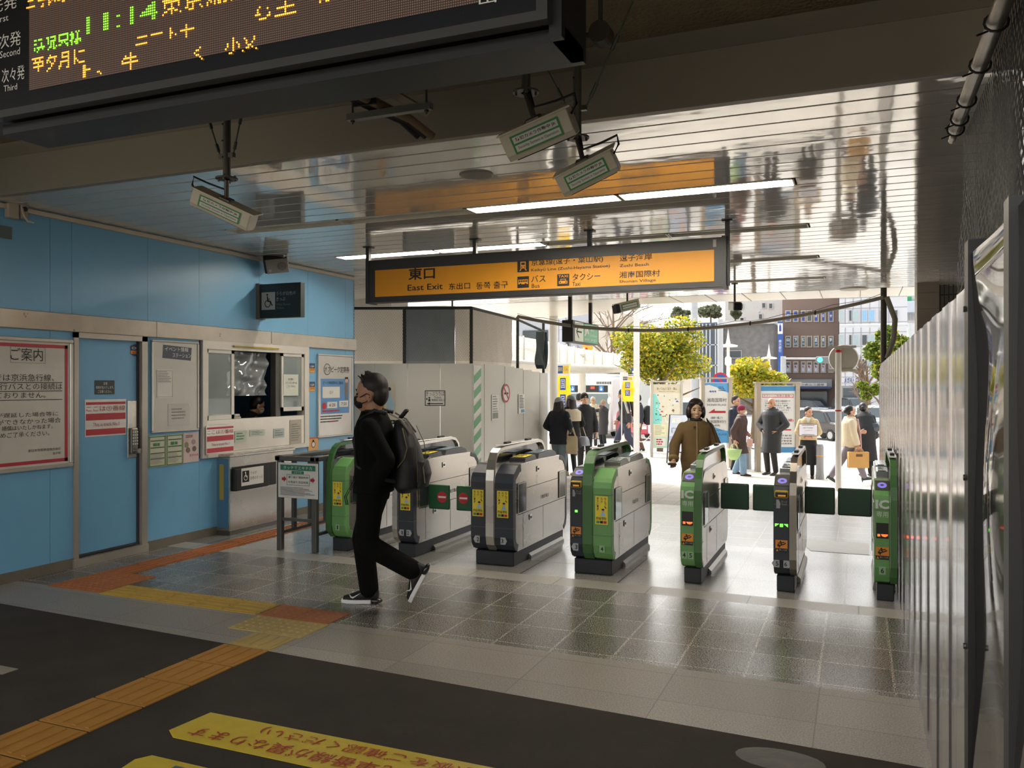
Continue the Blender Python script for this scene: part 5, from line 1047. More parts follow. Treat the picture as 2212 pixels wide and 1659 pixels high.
tag(cloth([p + V((.0, -.02, 0)) for p in frame_pts], 2.07, NZ, NET2, 2, 60, 12, .012).done('safety_net', NET2, smooth=True), 'grey net stretched in front of the sheets above the white hoarding', 'net')
tag(cloth([V((-5.86, 15.25, 0)), V((-5.72, 15.48, 0))], 2.0, NZ - .2, M('#24363a', .8), 12, 10, 14, .06).done('bundled_net', M('#24363a', .8), smooth=True), 'bunched dark net at the plaza end of the hoarding', 'net')
b = B(); b.box(-8.6, -7.75, 12.9, 13.5, 0, CZ); b.done('pillar', M('#bdb9b2', .5), kind='structure')
# columns of the canopy
p = V((-6.42, 17.8, 0)); b = B(); b.cyl((p.x, p.y, gz(17.8)), (p.x, p.y, CZ + .02), .1, n=24); b.done('pillar', M('#dad8d2', .35, 0, .03), kind='structure')
pg = PG(1375, 990)
b = B(); b.box(pg.x - .075, pg.x + .075, pg.y - .075, pg.y + .075, pg.z, 3.8); tag(b.done('white_pole', M('#dcdad6', .4)), 'square white steel pole on the plaza between the walking man and the map board', 'pole')

# ================================================================ PLAZA: BOARDS, POLES, BOLLARDS
def board(name, label, cat, uL, uR, vT, vBase, vP0, vP1, post_w, post_m, depth=.16, back=False, group=None, D=None, yaw=0.0, top=True):
    """board standing on the ground under photo column uL..uR: returns thing, face frame, size"""
    p = PG((uL + uR) / 2, vBase); d = p.y / ray((uL + uR) / 2, vBase).y
    q0, q1 = P(uL, vT, D=d), P(uR, vT, D=d); w_ = (q1 - q0).length; h = q0.z - p.z
    t = thing(name, label, cat, p, YAW + yaw); WORLD[0] = False
    zb = P(uL, vP1, D=d).z - p.z; zt = P(uL, vP0, D=d).z - p.z
    for sx in (-1, 1):
        b = B(); x = sx * (w_ / 2 - post_w / 2); b.box(x - post_w / 2, x + post_w / 2, -depth / 2, depth / 2, -.02, h); b.done('post', post_m, t)
    b = B(); b.box(-w_ / 2 + post_w, w_ / 2 - post_w, -depth * .3, depth * .3, zb, zt + .02); b.done('panel', M('#cfccc4', .4), t)
    if top: b = B(); b.box(-w_ / 2 - .03, w_ / 2 + .03, -depth * .6, depth * .6, h, h + .04); b.done('cap', post_m, t)
    W2 = w_ - 2 * post_w; g = G((-W2 / 2, -depth * .3, zb), (1, 0, 0), (0, 0, 1)); return t, g, W2, zt - zb
def tdone(g, t): g.done(t); WORLD[0] = True
WOODP = M('#b8b2a6', .35, .5); TAN = M('#c2b39a', .5)
t, g, w_, h = board('map_board', 'tall walking map board beside the brown-coated woman', 'map board', 1405, 1474, 826, 988, 832, 968, .07, WOODP)
g.rect('face', M('#d8d2bc', .4), 0, 0, w_, h); g.rect('heading', M('#cfc3a6', .4), 0, h * .87, w_, h, .004); g.text(INK, '歩いてみよう逗子・葉山', w_ * .14, h * .92, w_ * .86, h * .96, .006); g.text(INK, 'Walking Tour in Zushi & Hayama', w_ * .2, h * .89, w_ * .8, h * .905, .006)
g.poly('map_sea', M('#7fcfc6', .4), [(0, h * .38), (w_ * .3, h * .38), (w_ * .33, h * .5), (w_ * .2, h * .6), (w_ * .25, h * .7), (w_ * .1, h * .86), (0, h * .86)], .004)
rr = random.Random(4)
for _ in range(7):
    x, z = rr.uniform(.15, .7), rr.uniform(.42, .82); pts = [(x, z)]
    for _k in range(3): pts.append((pts[-1][0] + rr.uniform(-.15, .2), pts[-1][1] + rr.uniform(-.12, .1)))
    for a, c in zip(pts, pts[1:]): g.line('map_road', M('#f0ece0', .5), a[0] * w_, min(.85, max(.4, a[1])) * h, c[0] * w_, min(.85, max(.4, c[1])) * h, .012, .0055)
for i in range(26):
    x, z = rr.uniform(.1, .92), rr.uniform(.42, .84); m_ = (SIGNGREEN, RED, M('#b57a4a', .5), BLUE)[i % 4]; s_ = rr.uniform(.02, .05)
    if i % 2: g.poly('map_symbol', m_, [(x * w_ - s_, z * h), (x * w_ + s_, z * h), (x * w_ + s_ * .3, z * h + s_ * .9), (x * w_ - s_ * .4, z * h + s_ * .8)], .007)
    else: g.disc('map_symbol', m_, x * w_, z * h, s_ * .7, .007, ry=s_ * .5, n=10)
for x in (.04, .54): g.rect('text_panel', M('#e2dcae', .4), x * w_, h * .19, (x + .42) * w_, h * .37, .004); g.lines(GREYM, (x + .03) * w_, h * .2, (x + .39) * w_, h * .36, 7, .5, .006)
g.rect('green_notice', M('#a9d6b4', .4), w_ * .06, h * .01, w_ * .5, h * .17, .004); g.rect('green_notice', PAPER, w_ * .1, h * .03, w_ * .46, h * .155, .006); g.lines(RED, w_ * .12, h * .04, w_ * .44, h * .15, 3, .7, .008); tdone(g, t)
t, g, w_, h = board('village_board', 'white and blue board with a red arrow behind the brown-coated woman', 'sign board', 1513, 1580, 819, 1010, 828, 957, .09, M('#b5aa98', .35, .4), .2)
LBL = M('#5b9fd0', .4)
g.rect('face', M('#dedcd6', .35), 0, 0, w_, h); g.poly('blue_field', LBL, [(w_, h), (0, h), (0, h * .96), (w_ * .2, h * .97), (w_ * .5, h * .93), (w_ * .75, h * .87), (w_, h * .84)], .004); g.sub().poly('blue_field', LBL, [(0, 0), (w_, 0), (w_, h * .2), (w_ * .7, h * .22), (w_ * .4, h * .27), (w_ * .2, h * .36), (0, h * .3)], .004)
for k in range(3): 
    x = w_ * (.16 + .1 * k); g.poly('wave_mark', BLUE, [(x, h * .84), (x + w_ * .07, h * .875), (x + w_ * .13, h * .87), (x + w_ * .1, h * .835), (x + w_ * .08, h * .86)], .006)
g.text(INK, '湘南国際村', w_ * .1, h * .68, w_ * .92, h * .75, .005); g.text(INK, 'SHONAN VILLAGE', w_ * .1, h * .62, w_ * .9, h * .655, .005)
g.poly('arrow', RED, [(w_ * .15, h * .5), (w_ * .42, h * .57), (w_ * .42, h * .535), (w_ * .88, h * .535), (w_ * .88, h * .5)], .005)
g.text(INK, '1番乗り場より', w_ * .25, h * .4, w_ * .75, h * .44, .005); g.text(INK, '湘南国際村行', w_ * .1, h * .33, w_ * .9, h * .38, .005); g.text(INK, '(16系統)', w_ * .3, h * .27, w_ * .65, h * .31, .006); g.text(M('#24518a', .5), 'Terminal No.1', w_ * .3, h * .2, w_ * .8, h * .23, .006); g.text(M('#24518a', .5), 'SHONAN VILLAGE', w_ * .1, h * .125, w_ * .92, h * .165, .006); g.text(M('#24518a', .5), '(No.16)', w_ * .35, h * .07, w_ * .65, h * .1, .006); g.lines(INK, w_ * .58, h * .855, w_ * .9, h * .94, 3, .5, .006); tdone(g, t)
t, g, w_, h = board('taxi_board', 'white taxi notice board with steel posts behind the bald man', 'sign board', 1632, 1725, 829, 1020, 835, 978, .1, M('#a89c8c', .35, .55), .2)
g.rect('face', M('#dad9d4', .35), 0, 0, w_, h); g.rect('blue_band', M('#3f88bb', .4), 0, h * .93, w_, h, .004); g.sub().rect('blue_band', M('#3f88bb', .4), 0, 0, w_, h * .085, .004)
g.frame('red_outline', RED, w_ * .05, h * .83, w_ * .95, h * .885, .01, .004); g.text(RED, 'タクシーご利用の皆様へ', w_ * .08, h * .84, w_ * .92, h * .876, .006)
for k, tx in enumerate(('この乗り場は相互の乗降場です', '予約車ではございません。', '当タクシー利用は一般車', 'への乗車禁止ですので、構内', '乗り入れはご遠慮しております', 'ご協力して下さい。')): g.text(INK, tx, w_ * .12, h * (.765 - .034 * k), w_ * (.86 - .04 * (k % 3)), h * (.79 - .034 * k), .005)
g.text(RED, '(タクシー乗場)', w_ * .1, h * .46, w_ * .95, h * .51, .005, bold=.01); g.poly('arrow', RED, [(w_ * .1, h * .34), (w_ * .3, h * .39), (w_ * .3, h * .355), (w_ * .88, h * .355), (w_ * .88, h * .335), (w_ * .1, h * .335)], .005)
for k, tx in enumerate(('逗子駅長', '逗子市役所', '逗子警察署', '京浜自動車㈱')): g.text(INK, tx, w_ * .5, h * (.245 - .04 * k), w_ * .9, h * (.27 - .04 * k), .005)
tdone(g, t)
def aframe(label, uL, uR, vT, vB, lean, art, yaw=0.0):
    p = PG((uL + uR) / 2, vB); d = p.y / ray((uL + uR) / 2, vB).y; w_ = (uR - uL) / FPX * d; h = (vB - vT) / FPX * d
    t = thing('pavement_sign', label, 'pavement sign', p, YAW + yaw); WORLD[0] = False; R = Matrix.Rotation(lean, 4, 'X')
    b = B(); b.box(-w_ / 2, w_ / 2, -.02, .0, h * .22, h, R); pn = b.done('panel', M('#23282e', .5), t)
    for sx in (-1, 1): 
        b = B(); b.box(sx * w_ / 2 - .015, sx * w_ / 2 + .015, -.02, .01, 0, h, R); b.done('leg', M('#2c3540', .5), t)
        top = R @ V((sx * w_ * .45, .0, h * .9)); b = B(); b.cyl(top, (sx * w_ * .45, .5, 0), .012, n=6); b.done('leg', M('#2c3540', .5), t)
    o = R @ V((-w_ / 2 + .02, -.021, h * .24)); g = G(o, R.to_3x3() @ V((1, 0, 0)), R.to_3x3() @ V((0, 0, 1))); art(g, w_ - .04, h * .75); tdone(g, t)
def face_ad(g, x, z, r, bgm, shirt):
    g.poly('portrait', shirt, [(x - r * 1.3, z - r * 1.8), (x + r * 1.3, z - r * 1.8), (x + r * .7, z - r * .7), (x - r * .7, z - r * .7)], .005); g.disc('portrait', SKIN_P, x, z, r * .8, .006, ry=r); g.disc('portrait', INK, x, z + r * .5, r * .85, .0065, ry=r * .6); g.disc('portrait', SKIN_P, x, z + r * .05, r * .66, .0075, ry=r * .7)
def art1(g, w_, h):
    g.rect('poster', PAPER, 0, 0, w_, h, .002); g.rect('poster_orange', M('#e0803a', .4), 0, h * .66, w_, h, .003); g.rect('poster_violet', M('#7f86b5', .4), 0, h * .33, w_, h * .66, .003)
    g.text(WHITE, '富田', w_ * .05, h * .8, w_ * .55, h * .96, .006, bold=.03); g.text(WHITE, '塚梨', w_ * .05, h * .47, w_ * .55, h * .62, .006, bold=.03); g.text(WHITE, '陽子', w_ * .05, h * .69, w_ * .35, h * .77, .006); face_ad(g, w_ * .8, h * .84, w_ * .14, None, M('#28303c', .5)); face_ad(g, w_ * .78, h * .51, w_ * .13, None, M('#28303c', .5))
    g.text(INK, 'つくろう、新しい答え。', w_ * .04, h * .23, w_ * .96, h * .3, .005); g.rect('party_block', M('#e08a3a', .5), w_ * .02, h * .04, w_ * .48, h * .18, .003); g.text(PAPER, '国民こくみん', w_ * .04, h * .06, w_ * .46, h * .16, .005)
def art2(g, w_, h):
    g.rect('poster', M('#c9d2df', .4), 0, 0, w_, h, .002); g.text(WHITE, '富田', w_ * .1, h * .78, w_ * .6, h * .93, .006, bold=.04); face_ad(g, w_ * .74, h * .72, w_ * .17, None, M('#e09a6a', .5)); g.text(M('#8a93ad', .5), '榛葉', w_ * .1, h * .5, w_ * .55, h * .66, .006, bold=.03); g.rect('poster_violet', M('#a9b2d0', .5), 0, h * .3, w_, h * .42, .003); g.text(INK, 'つくろう 新しい', w_ * .1, h * .22, w_ * .9, h * .28, .005); g.rect('party_block', M('#e0a07a', .5), w_ * .05, h * .05, w_ * .6, h * .16, .003)
aframe('standing poster frame with an orange and violet election poster', 1259, 1297, 886, 967, -.12, art1)
aframe('leaning poster frame with a pale blue poster beside the brown-coated woman', 1440, 1482, 895, 1002, -.2, art2, -.5)
# banners, poles with signs
def banner(label, u0, v0, u1, v1, Y, chars):
    a = P(u0, v0, Y=Y); c = P(u1, v1, Y=Y); t = thing('banner_flag', label, 'banner', (a.x, Y, gz(Y)), group='yellow party banners')
    n = 12; b = B(); vs = [[b.bm.verts.new((a.x + (c.x - a.x) * i / 6, Y + .05 * math.sin(j * .9 + i * .5), c.z + (a.z - c.z) * j / n)) for j in range(n + 1)] for i in range(7)]
    for i in range(6):
        for j in range(n): b.bm.faces.new((vs[i][j], vs[i + 1][j], vs[i + 1][j + 1], vs[i][j + 1]))
    b.done('cloth', M('#f0c628', .6, sub=.3), t, smooth=True); w_, h = c.x - a.x, a.z - c.z; g = G((a.x, Y - .06, c.z), (1, 0, 0), (0, 0, 1))
    g.rect('heading', PAPER, 0, h * .78, w_, h, .002); g.rect('heading_block', BLUE, w_ * .12, h * .82, w_ * .5, h * .96, .004); g.rect('heading_block', M('#e8c23a', .5), w_ * .52, h * .82, w_ * .92, h * .96, .004); g.text(YEL, '国民', w_ * .15, h * .86, w_ * .47, h * .93, .006); g.text(BLUE, 'こくみん', w_ * .55, h * .86, w_ * .9, h * .93, .006)
    for k, ch in enumerate(chars): g.rect('blue_block', BLUE, w_ * .3, h * (.52 - .3 * k), w_ * .72, h * (.74 - .3 * k), .004); g.text(PAPER, ch, w_ * .36, h * (.55 - .3 * k), w_ * .66, h * (.71 - .3 * k), .006)
    g.done(t); b = B(); b.cyl((a.x - .03, Y + .06, gz(Y)), (a.x - .03, Y + .06, a.z + .1), .015, n=8); b.done('flag_pole', M('#dddbd6', .4), t); b = B(); b.cyl((a.x - .03, Y + .06, a.z + .03), (c.x, Y + .02, a.z + .03), .01, n=6); b.done('cross_bar', M('#dddbd6', .4), t)
banner('tall yellow party banner beside the white column', 1203, 786, 1232, 905, 20.5, '国民'); banner('yellow party banner behind the square white pole', 1344, 812, 1369, 868, 23.5, '国民')
def pole(name, label, cat, u, vbase, vtop, r, mat=None, Y=None):
    p = PG(u, vbase) if Y is None else V((P(u, 830, Y=Y).x, Y, gz(Y))); d = p.y / ray(u, 830).y; zt = CH + (HZ - vtop) / FPX * d; t = thing(name, label, cat, p)
    b = B(); b.cyl(p, (p.x, p.y, zt), r, n=12); b.done('pole', mat or M('#c9c8c4', .4), t); return t, p, d, zt
t, p, d, zt = pole('road_sign', 'blue arrow road sign behind the square white pole', 'road sign', 1374, 0, 780, .035, Y=25)
b = B(); a = P(1364, 795, D=d - .1); c = P(1384, 813, D=d - .1); b.box(a.x, c.x, a.y, a.y + .02, c.z, a.z); b.done('sign_plate', BLUE, t); g = G((a.x, a.y, c.z), (1, 0, 0), (0, 0, 1)); w_, h = c.x - a.x, a.z - c.z; g.poly('arrow', WHITE, [(w_ * .1, h * .38), (w_ * .6, h * .38), (w_ * .6, h * .2), (w_ * .92, h * .5), (w_ * .6, h * .8), (w_ * .6, h * .62), (w_ * .1, h * .62)], .006); g.done(t)
b = B(); e = P(1364, 814, D=d - .1); f = P(1384, 826, D=d - .1); b.box(e.x, f.x, e.y, e.y + .02, f.z, e.z); b.done('sign_plate', PAPER, t); g = G((e.x, e.y, f.z), (1, 0, 0), (0, 0, 1)); g.text(INK, 'ここ', w_ * .08, .02, w_ * .9, (e.z - f.z) - .02, .006); g.done(t)
t, p, d, zt = pole('no_parking_sign', 'round red and blue no-parking sign above the white and blue board', 'road sign', 1556, 0, 690, .09, M('#b9bdc2', .4, .3), Y=26)
c = P(1556, 822, Y=25.85); g = G(c, (1, 0, 0), (0, 0, 1)); b = B(); b.cyl(c, c + V((0, .03, 0)), .24, n=24); b.done('sign_plate', LGREY, t); g.disc('sign_face', BLUE, 0, 0, .23, .004); g.ring('red_ring', RED, 0, 0, .24, .05, .006); g.line('red_bar', RED, -.16, .16, .16, -.16, .05, .008); g.done(t)
t, p, d, zt = pole('mirror_pole', 'white pole carrying a big round traffic mirror seen from behind', 'traffic mirror', 1811, 1062, 755, .05, M('#d8d6d2', .4))
for v0, v1, c_ in ((756, 762, RED), (886, 889, RED)): b = B(); b.cyl((p.x, p.y, P(1811, v1, D=d).z), (p.x, p.y, P(1811, v0, D=d).z), .053, n=12); b.done('red_band', c_, t)
c = P(1822, 775, D=d + .05); r_ = 31 / FPX * d; b = B(); bm_ = V((c.x, c.y, c.z)); b.loft([((c.x, c.y + .06, c.z), r_ * 1.0, r_, Matrix.Rotation(math.pi / 2, 3, 'X')), ((c.x, c.y + .05, c.z), r_, r_, Matrix.Rotation(math.pi / 2, 3, 'X')), ((c.x, c.y + .0, c.z), r_ * .93, r_ * .93, Matrix.Rotation(math.pi / 2, 3, 'X'))], 36); q = b.done('mirror_back', M('#b9b7ae', .5, .0), t)
for dz in (.09, -.09): b = B(); b.box(c.x - .25, c.x + .2, c.y - .02, c.y, c.z + dz * 2.2 - .02, c.z + dz * 2.2 + .02); b.done('back_brace', M('#aaa8a0', .4, .4), q)
def bollard(label, u, vb, vt, r=.075):
    p = PG(u, vb); d = p.y / ray(u, vb).y; h = (vb - vt) / FPX * d; t = thing('bollard', label, 'bollard', p, group='grey bollards along the kerb'); b = B(); b.lathe([(r * 1.15, -.02), (r, h * .3), (r, h * .93), (r * .8, h), (0, h)], p, 16); b.done('post', M('#8f9092', .4, .3), t, smooth=False); b = B(); b.lathe([(r * 1.05, h * .66), (r * 1.05, h * .68)], p, 16); b.done('yellow_band', M('#e8a832', .5), t)
bollard('grey bollard behind the maroon-hatted woman', 1616, 1014, 955); bollard('grey bollard beside the woman holding the white card', 1771, 1036, 960); bollard('grey bollard by the standing map board', 1486, 995, 925)
def chain(label, p0, p1, sag, mat):
    b = B(); pts = []
    for i in range(19):
        f = i / 18; q = p0.lerp(p1, f); q.z -= sag * 4 * f * (1 - f); pts.append(q)
    for i in range(18): 
        m_ = (pts[i] + pts[i + 1]) / 2; b.ell(m_, (.03, .012, .012) if i % 2 else (.022, .012, .018), 6)
    tag(b.done('barrier_chain', mat), label, 'chain')
pa, pb_ = PG(1486, 995), PG(1616, 1014); chain('dark sagging chain between the bollards behind the hatted woman', V((pb_.x, pb_.y, pb_.z + .62)), PG(1640, 1010) + V((0, 0, .6)), .12, M('#4a4a4a', .5, .5))
chain('white plastic chain between the square white pole and the map board', pg + V((0, 0, .55)), PG(1407, 990) + V((0, 0, .75)), .15, PAPER)
# white street lamps
def lamp(label, u, vtip, vbase, Y, disc_v):
    p = V((P(u, 830, Y=Y).x, Y, gz(Y))); d = Y / ray(u, 830).y; z = lambda v: CH + (HZ - v) / FPX * d; t = thing('street_lamp', label, 'street lamp', p, group='white street lamps'); Wm = M('#e4e2de', .4)
    b = B(); b.cyl(p, (p.x, p.y, z(disc_v)), .08, .06, 12); b.done('post', Wm, t); b = B(); b.lathe([(.0, 0), (.36, .0), (.38, .06), (.1, .12), (.06, .3), (.0, .75)], (p.x, p.y, z(disc_v)), 18); b.done('lamp_head', Wm, t); b = B(); b.lathe([(.08, 0), (.13, .06), (.13, .3), (.08, .36)], (p.x, p.y, z(disc_v) - .75), 12); b.done('lamp_collar', Wm, t)
lamp('white pointed street lamp above the white and blue board', 1573, 732, 870, 34, 750); lamp('white pointed street lamp in front of the grey patterned building', 1661, 760, 870, 42, 776)
# power poles
def bigpole(label, u, Y, vtop, r, col='#aeb2b6'):
    p = V((P(u, 830, Y=Y).x, Y, gz(Y))); d = Y / ray(u, 830).y; b = B(); b.cyl(p, (p.x, p.y, CH + (HZ - vtop) / FPX * d), r, r * .8, 14); tag(b.done('utility_pole', M(col, .5)), label, 'utility pole')
bigpole('grey utility pole behind the yellow-green tree', 1500, 40, 640, .2); bigpole('slim pale pole between the leafless trees and the yellow-green tree', 1342, 40, 715, .07, '#cfd2d4'); bigpole('grey pole with arms by the brown building', 1692, 60, 770, .22)
t, p, d, zt = pole('signal_mast', 'grey mast with a long arm carrying a green traffic light', 'traffic signal', 1690, 0, 772, .1, M('#b4b6b8', .4, .3), Y=58)
a = P(1692, 775, Y=58); c = P(1806, 775, Y=58); b = B(); b.cyl(a, c, .06, n=8); b.done('mast_arm', M('#b4b6b8', .4, .3), t); b = B(); e = P(1774, 777, Y=57.8); b.rbox(e.x - .35, e.x + 1.0, e.y, e.y + .25, e.z - .25, e.z + .2, .1); q = b.done('signal_head', M('#6f7374', .5), t); b = B(); b.cyl((e.x - .08, e.y - .02, e.z - .02), (e.x - .08, e.y, e.z - .02), .17, n=16); b.done('green_lamp', M('#3fe0b0', .4, emit=2.0), q)
t, p, d, zt = pole('gantry_mast', 'pale mast with a horizontal arm above the steel hoarding', 'mast', 1968, 0, 700, .16, M('#c4c9cd', .4, .2), Y=40)
a = P(1815, 705, Y=40); c = P(1972, 703, Y=40); b = B(); b.cyl(a, c, .08, n=10); b.done('mast_arm', M('#c4c9cd', .4, .2), t)
# curved bus shelter roof
t = thing('bus_shelter', 'long curved white shelter roof on round columns by the bus', 'bus shelter', (-11, 33, gz(33)))
pts0 = [P(u, v, Y=Y) for u, v, Y in ((1100, 727, 27), (1190, 745, 29), (1240, 760, 31), (1300, 771, 34), (1366, 780, 39))]; pts1 = [P(u, v, Y=Y) for u, v, Y in ((1100, 780, 23), (1190, 788, 24), (1240, 790, 26), (1300, 792, 29), (1366, 790, 34))]
b = B(); vs = []
for a, c in zip(pts0, pts1):
    row = []
    for j in range(9): f = j / 8; q = a.lerp(c, f); q.z += .35 * math.sin(math.pi * f); row.append(b.bm.verts.new(q))
    vs.append(row)
for i in range(4):
    for j in range(8): b.bm.faces.new((vs[i][j], vs[i + 1][j], vs[i + 1][j + 1], vs[i][j + 1]))
bmesh.ops.solidify(b.bm, geom=list(b.bm.faces), thickness=.12); b.done('roof_shell', M('#e6dfd0', .5, sub=.1), t, smooth=True)
b = B()
for i in range(13):
    f = i / 12 * 3.999; k = int(f); a = pts0[k].lerp(pts0[k + 1], f - k); c = pts1[k].lerp(pts1[k + 1], f - k); b.tube([V((*a.lerp(c, j / 8).xy, a.lerp(c, j / 8).z + .35 * math.sin(math.pi * j / 8) + .03)) for j in range(9)], .035, 4)
b.done('roof_rib_groove', M('#8d8577', .5), t)
b = B(); b.tube([p + V((0, 0, -.1)) for p in pts1], .16, 8); b.done('edge_beam', M('#c9c2b4', .5), t, smooth=True)
for u, Y in ((1257, 28), (1350, 36)): x = P(u, 800, Y=Y).x; b = B(); b.cyl((x, Y, gz(Y)), (x, Y, 2.75 if Y < 30 else 2.6), .14, n=16); b.done('column', M('#d9d4c9', .5), t)

# ================================================================ TREES
def leaves(b, cen, rad, n, s, rr, blobs=None):
    for _ in range(n):
        if blobs:
            c, r = blobs[rr.randrange(len(blobs))]
        else: c, r = V((0, 0, 0)), V((1, 1, 1))
        while True:
            q = V((rr.uniform(-1, 1), rr.uniform(-1, 1), rr.uniform(-1, 1)))
            if .25 < q.length < 1: break
        p = V((cen.x + rad[0] * (c.x + q.x * r.x), cen.y + rad[1] * (c.y + q.y * r.y), cen.z + rad[2] * (c.z + q.z * r.z)))
        a = V((rr.gauss(0, 1), rr.gauss(0, 1), rr.gauss(0, .6))).normalized(); e = a.cross(V((rr.gauss(0, 1), rr.gauss(0, 1), rr.gauss(0, 1)))).normalized(); k = s * rr.uniform(.6, 1.3)
        b.quad(p - a * k * .5, p + e * k * .3, p + a * k * .5, p - e * k * .3)
def blobset(rr, n, lo=.3, hi=.5): 
    o = []
    for _ in range(n):
        while True:
            q = V((rr.uniform(-1, 1), rr.uniform(-1, 1), rr.uniform(-1, 1)))
            if q.length < 1: break
        r = rr.uniform(lo, hi); o.append((q * (1 - r), V((r, r, r * .75))))
    return o
def tree(name, label, u, v, Y, ru, rv, mats, n, s, seed, group=None, blobs=16, trunk=True, tr=.12):
    rr = random.Random(seed); c = P(u, v, Y=Y); d = Y / ray(u, v).y; rad = (ru / FPX * d, ru / FPX * d * .8, rv / FPX * d); g0 = gz(Y)
    t = thing(name, label, 'tree', (c.x, Y, g0), group=group)
    b = B(); top = c.z + rad[2] * .3; b.tube([(c.x, Y, g0 - .1), (c.x + .1, Y, (g0 + c.z) / 2), (c.x, Y, top)], [tr, tr * .8, tr * .4], 8)
    for k in range(7):
        a = rr.uniform(0, 6.28); z = g0 + (top - g0) * rr.uniform(.35, .8); b.tube([(c.x, Y, z), (c.x + rad[0] * .4 * math.cos(a), Y + rad[1] * .4 * math.sin(a), z + rad[2] * .3), (c.x + rad[0] * .8 * math.cos(a), Y + rad[1] * .8 * math.sin(a), z + rad[2] * .5)], [tr * .5, tr * .3, tr * .1], 6)
    b.done('trunk', M('#6a5a46', .8, 0, .2), t); bl = blobset(rr, blobs)
    for m_, fr in mats:
        b = B(); leaves(b, c, rad, int(n * fr), s, rr, bl); b.done('foliage', m_, t, fix=False)
LY, LG, LD = M('#cdb62a', .5, 0, .15, 3, sub=.35), M('#8f9c2c', .5, 0, .18, 3, sub=.35), M('#566c26', .55, 0, .18, 3, sub=.3)
tree('street_tree', 'full yellow-green tree behind the map board', 1425, 755, 29, 128, 100, [(LY, .42), (LG, .4), (LD, .18)], 15000, .125, 1, 'yellow-green street trees', 26)
tree('street_tree', 'lower yellowing tree behind the taxi board', 1625, 818, 40, 92, 58, [(LY, .5), (LG, .45)], 8000, .2, 2, 'yellow-green street trees', 18)
tree('street_tree', 'darker green tree rising over the end of the steel hoarding', 1912, 772, 36, 62, 84, [(LD, .6), (LG, .3), (LY, .1)], 9000, .18, 3, 'yellow-green street trees', 16)
tree('garden_shrub', 'small green shrub by the car park below the dark tree', 1870, 842, 45, 32, 26, [(LG, .5), (LD, .4)], 2500, .18, 5, None, 8, tr=.05)
tree('garden_shrub', 'dark evergreen clump under the yellow-green tree', 1376, 806, 56, 34, 26, [(LD, .55), (LG, .4)], 3000, .16, 8, None, 8, tr=.06)
def bare(label, u, vtop, Y, h, seed, nb=46):
    rr = random.Random(seed); p = V((P(u, 830, Y=Y).x, Y, 0)); d = Y / ray(u, 830).y; zt = CH + (HZ - vtop) / FPX * d; p.z = gz(Y); h = zt - p.z; b = B(); b.tube([p, p + V((.2, 0, h * .5)), p + V((.1, 0, h))], [.3, .2, .05], 6)
    def br(o, d_, L, r, k):
        e = o + d_ * L; b.tube([o, (o + e) / 2 + V((0, 0, L * .05)), e], [r, r * .8, r * .5], 4)
        if k: 
            for _ in range(3): br(o.lerp(e, rr.uniform(.4, 1)), (d_ + V((rr.gauss(0, .5), rr.gauss(0, .5), rr.gauss(.15, .4)))).normalized(), L * .62, r * .55, k - 1)
    for k in range(9): a = rr.uniform(0, 6.28); br(p + V((.1, 0, h * rr.uniform(.3, .8))), V((math.cos(a), math.sin(a), .9)).normalized(), h * .35, .1, 3)
    tag(b.done('bare_tree', M('#7d6a58', .8, 0, .2)), label, 'tree')
bare('tall leafless tree on the hill behind the green entrance sign', 1322, 650, 84, 7.0, 1); bare('wide leafless tree below the hill, between the shelter roof and the yellow-green tree', 1318, 720, 68, 4.5, 2); bare('leafless tree standing beside the white glass building', 1868, 790, 60, 4.5, 3)
rr = random.Random(9)
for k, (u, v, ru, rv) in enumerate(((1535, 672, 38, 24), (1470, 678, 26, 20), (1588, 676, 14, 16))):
    tree('pine_tree', ['dark hillside pine between the yellow-green tree and the white building', 'hillside pine behind the utility pole', 'hillside pine beside the white building wall'][k], u, v, 100, ru, rv, [(M('#7d8468', .6, 0, .2, sub=.2), 1)], 1800, .45, 20 + k, None, 9, tr=.2)  # distance haze is put into the pale foliage colour
b = B(); pts = []
for i in range(15): u = 1180 + i * 32; v = 690 - 28 * math.sin(i * .5) * (1 if i < 9 else .4); p = P(u, max(v, 655), Y=110); pts.append(p)
vs0 = [b.bm.verts.new((p.x, 110, p.z)) for p in pts]; vs1 = [b.bm.verts.new((p.x, 92, -1.3)) for p in pts]; vs2 = [b.bm.verts.new((p.x, 130, -1.3)) for p in pts]
for i in range(14): b.bm.faces.new((vs0[i], vs0[i + 1], vs1[i + 1], vs1[i])); b.bm.faces.new((vs0[i], vs2[i], vs2[i + 1], vs0[i + 1]))
b.done('hill', M('#a39a8c', .9, 0, .25, .25, bump=.6, bscale=1.2), kind='structure')

# ================================================================ BUILDINGS
def bld(name, label, uL, uR, vT, Y, depth, wall, group=None):
    a, c = P(uL, vT, Y=Y), P(uR, vT, Y=Y); t = thing(name, label, 'building', ((a.x + c.x) / 2, Y, -1.3), group=group); b = B(); b.box(a.x, c.x, Y, Y + depth, -1.4, a.z); b.done('wall', wall, t); return t, Y
def bwin(t, Y, u0, v0, u1, v1, frame, glass, fr=.08, art=None, name='window'):
    a, c = P(u0, v0, Y=Y), P(u1, v1, Y=Y); b = B(); b.box(a.x, c.x, Y - .12, Y + .05, c.z, a.z); w_ = b.done(name, frame, t); b = B(); b.box(a.x + fr, c.x - fr, Y - .14, Y - .1, c.z + fr, a.z - fr); q = b.done('pane', glass, w_)
    if art: g = G((a.x + fr, Y - .14, c.z + fr), (1, 0, 0), (0, 0, 1)); art(g, c.x - a.x - 2 * fr, a.z - c.z - 2 * fr); g.done(w_)
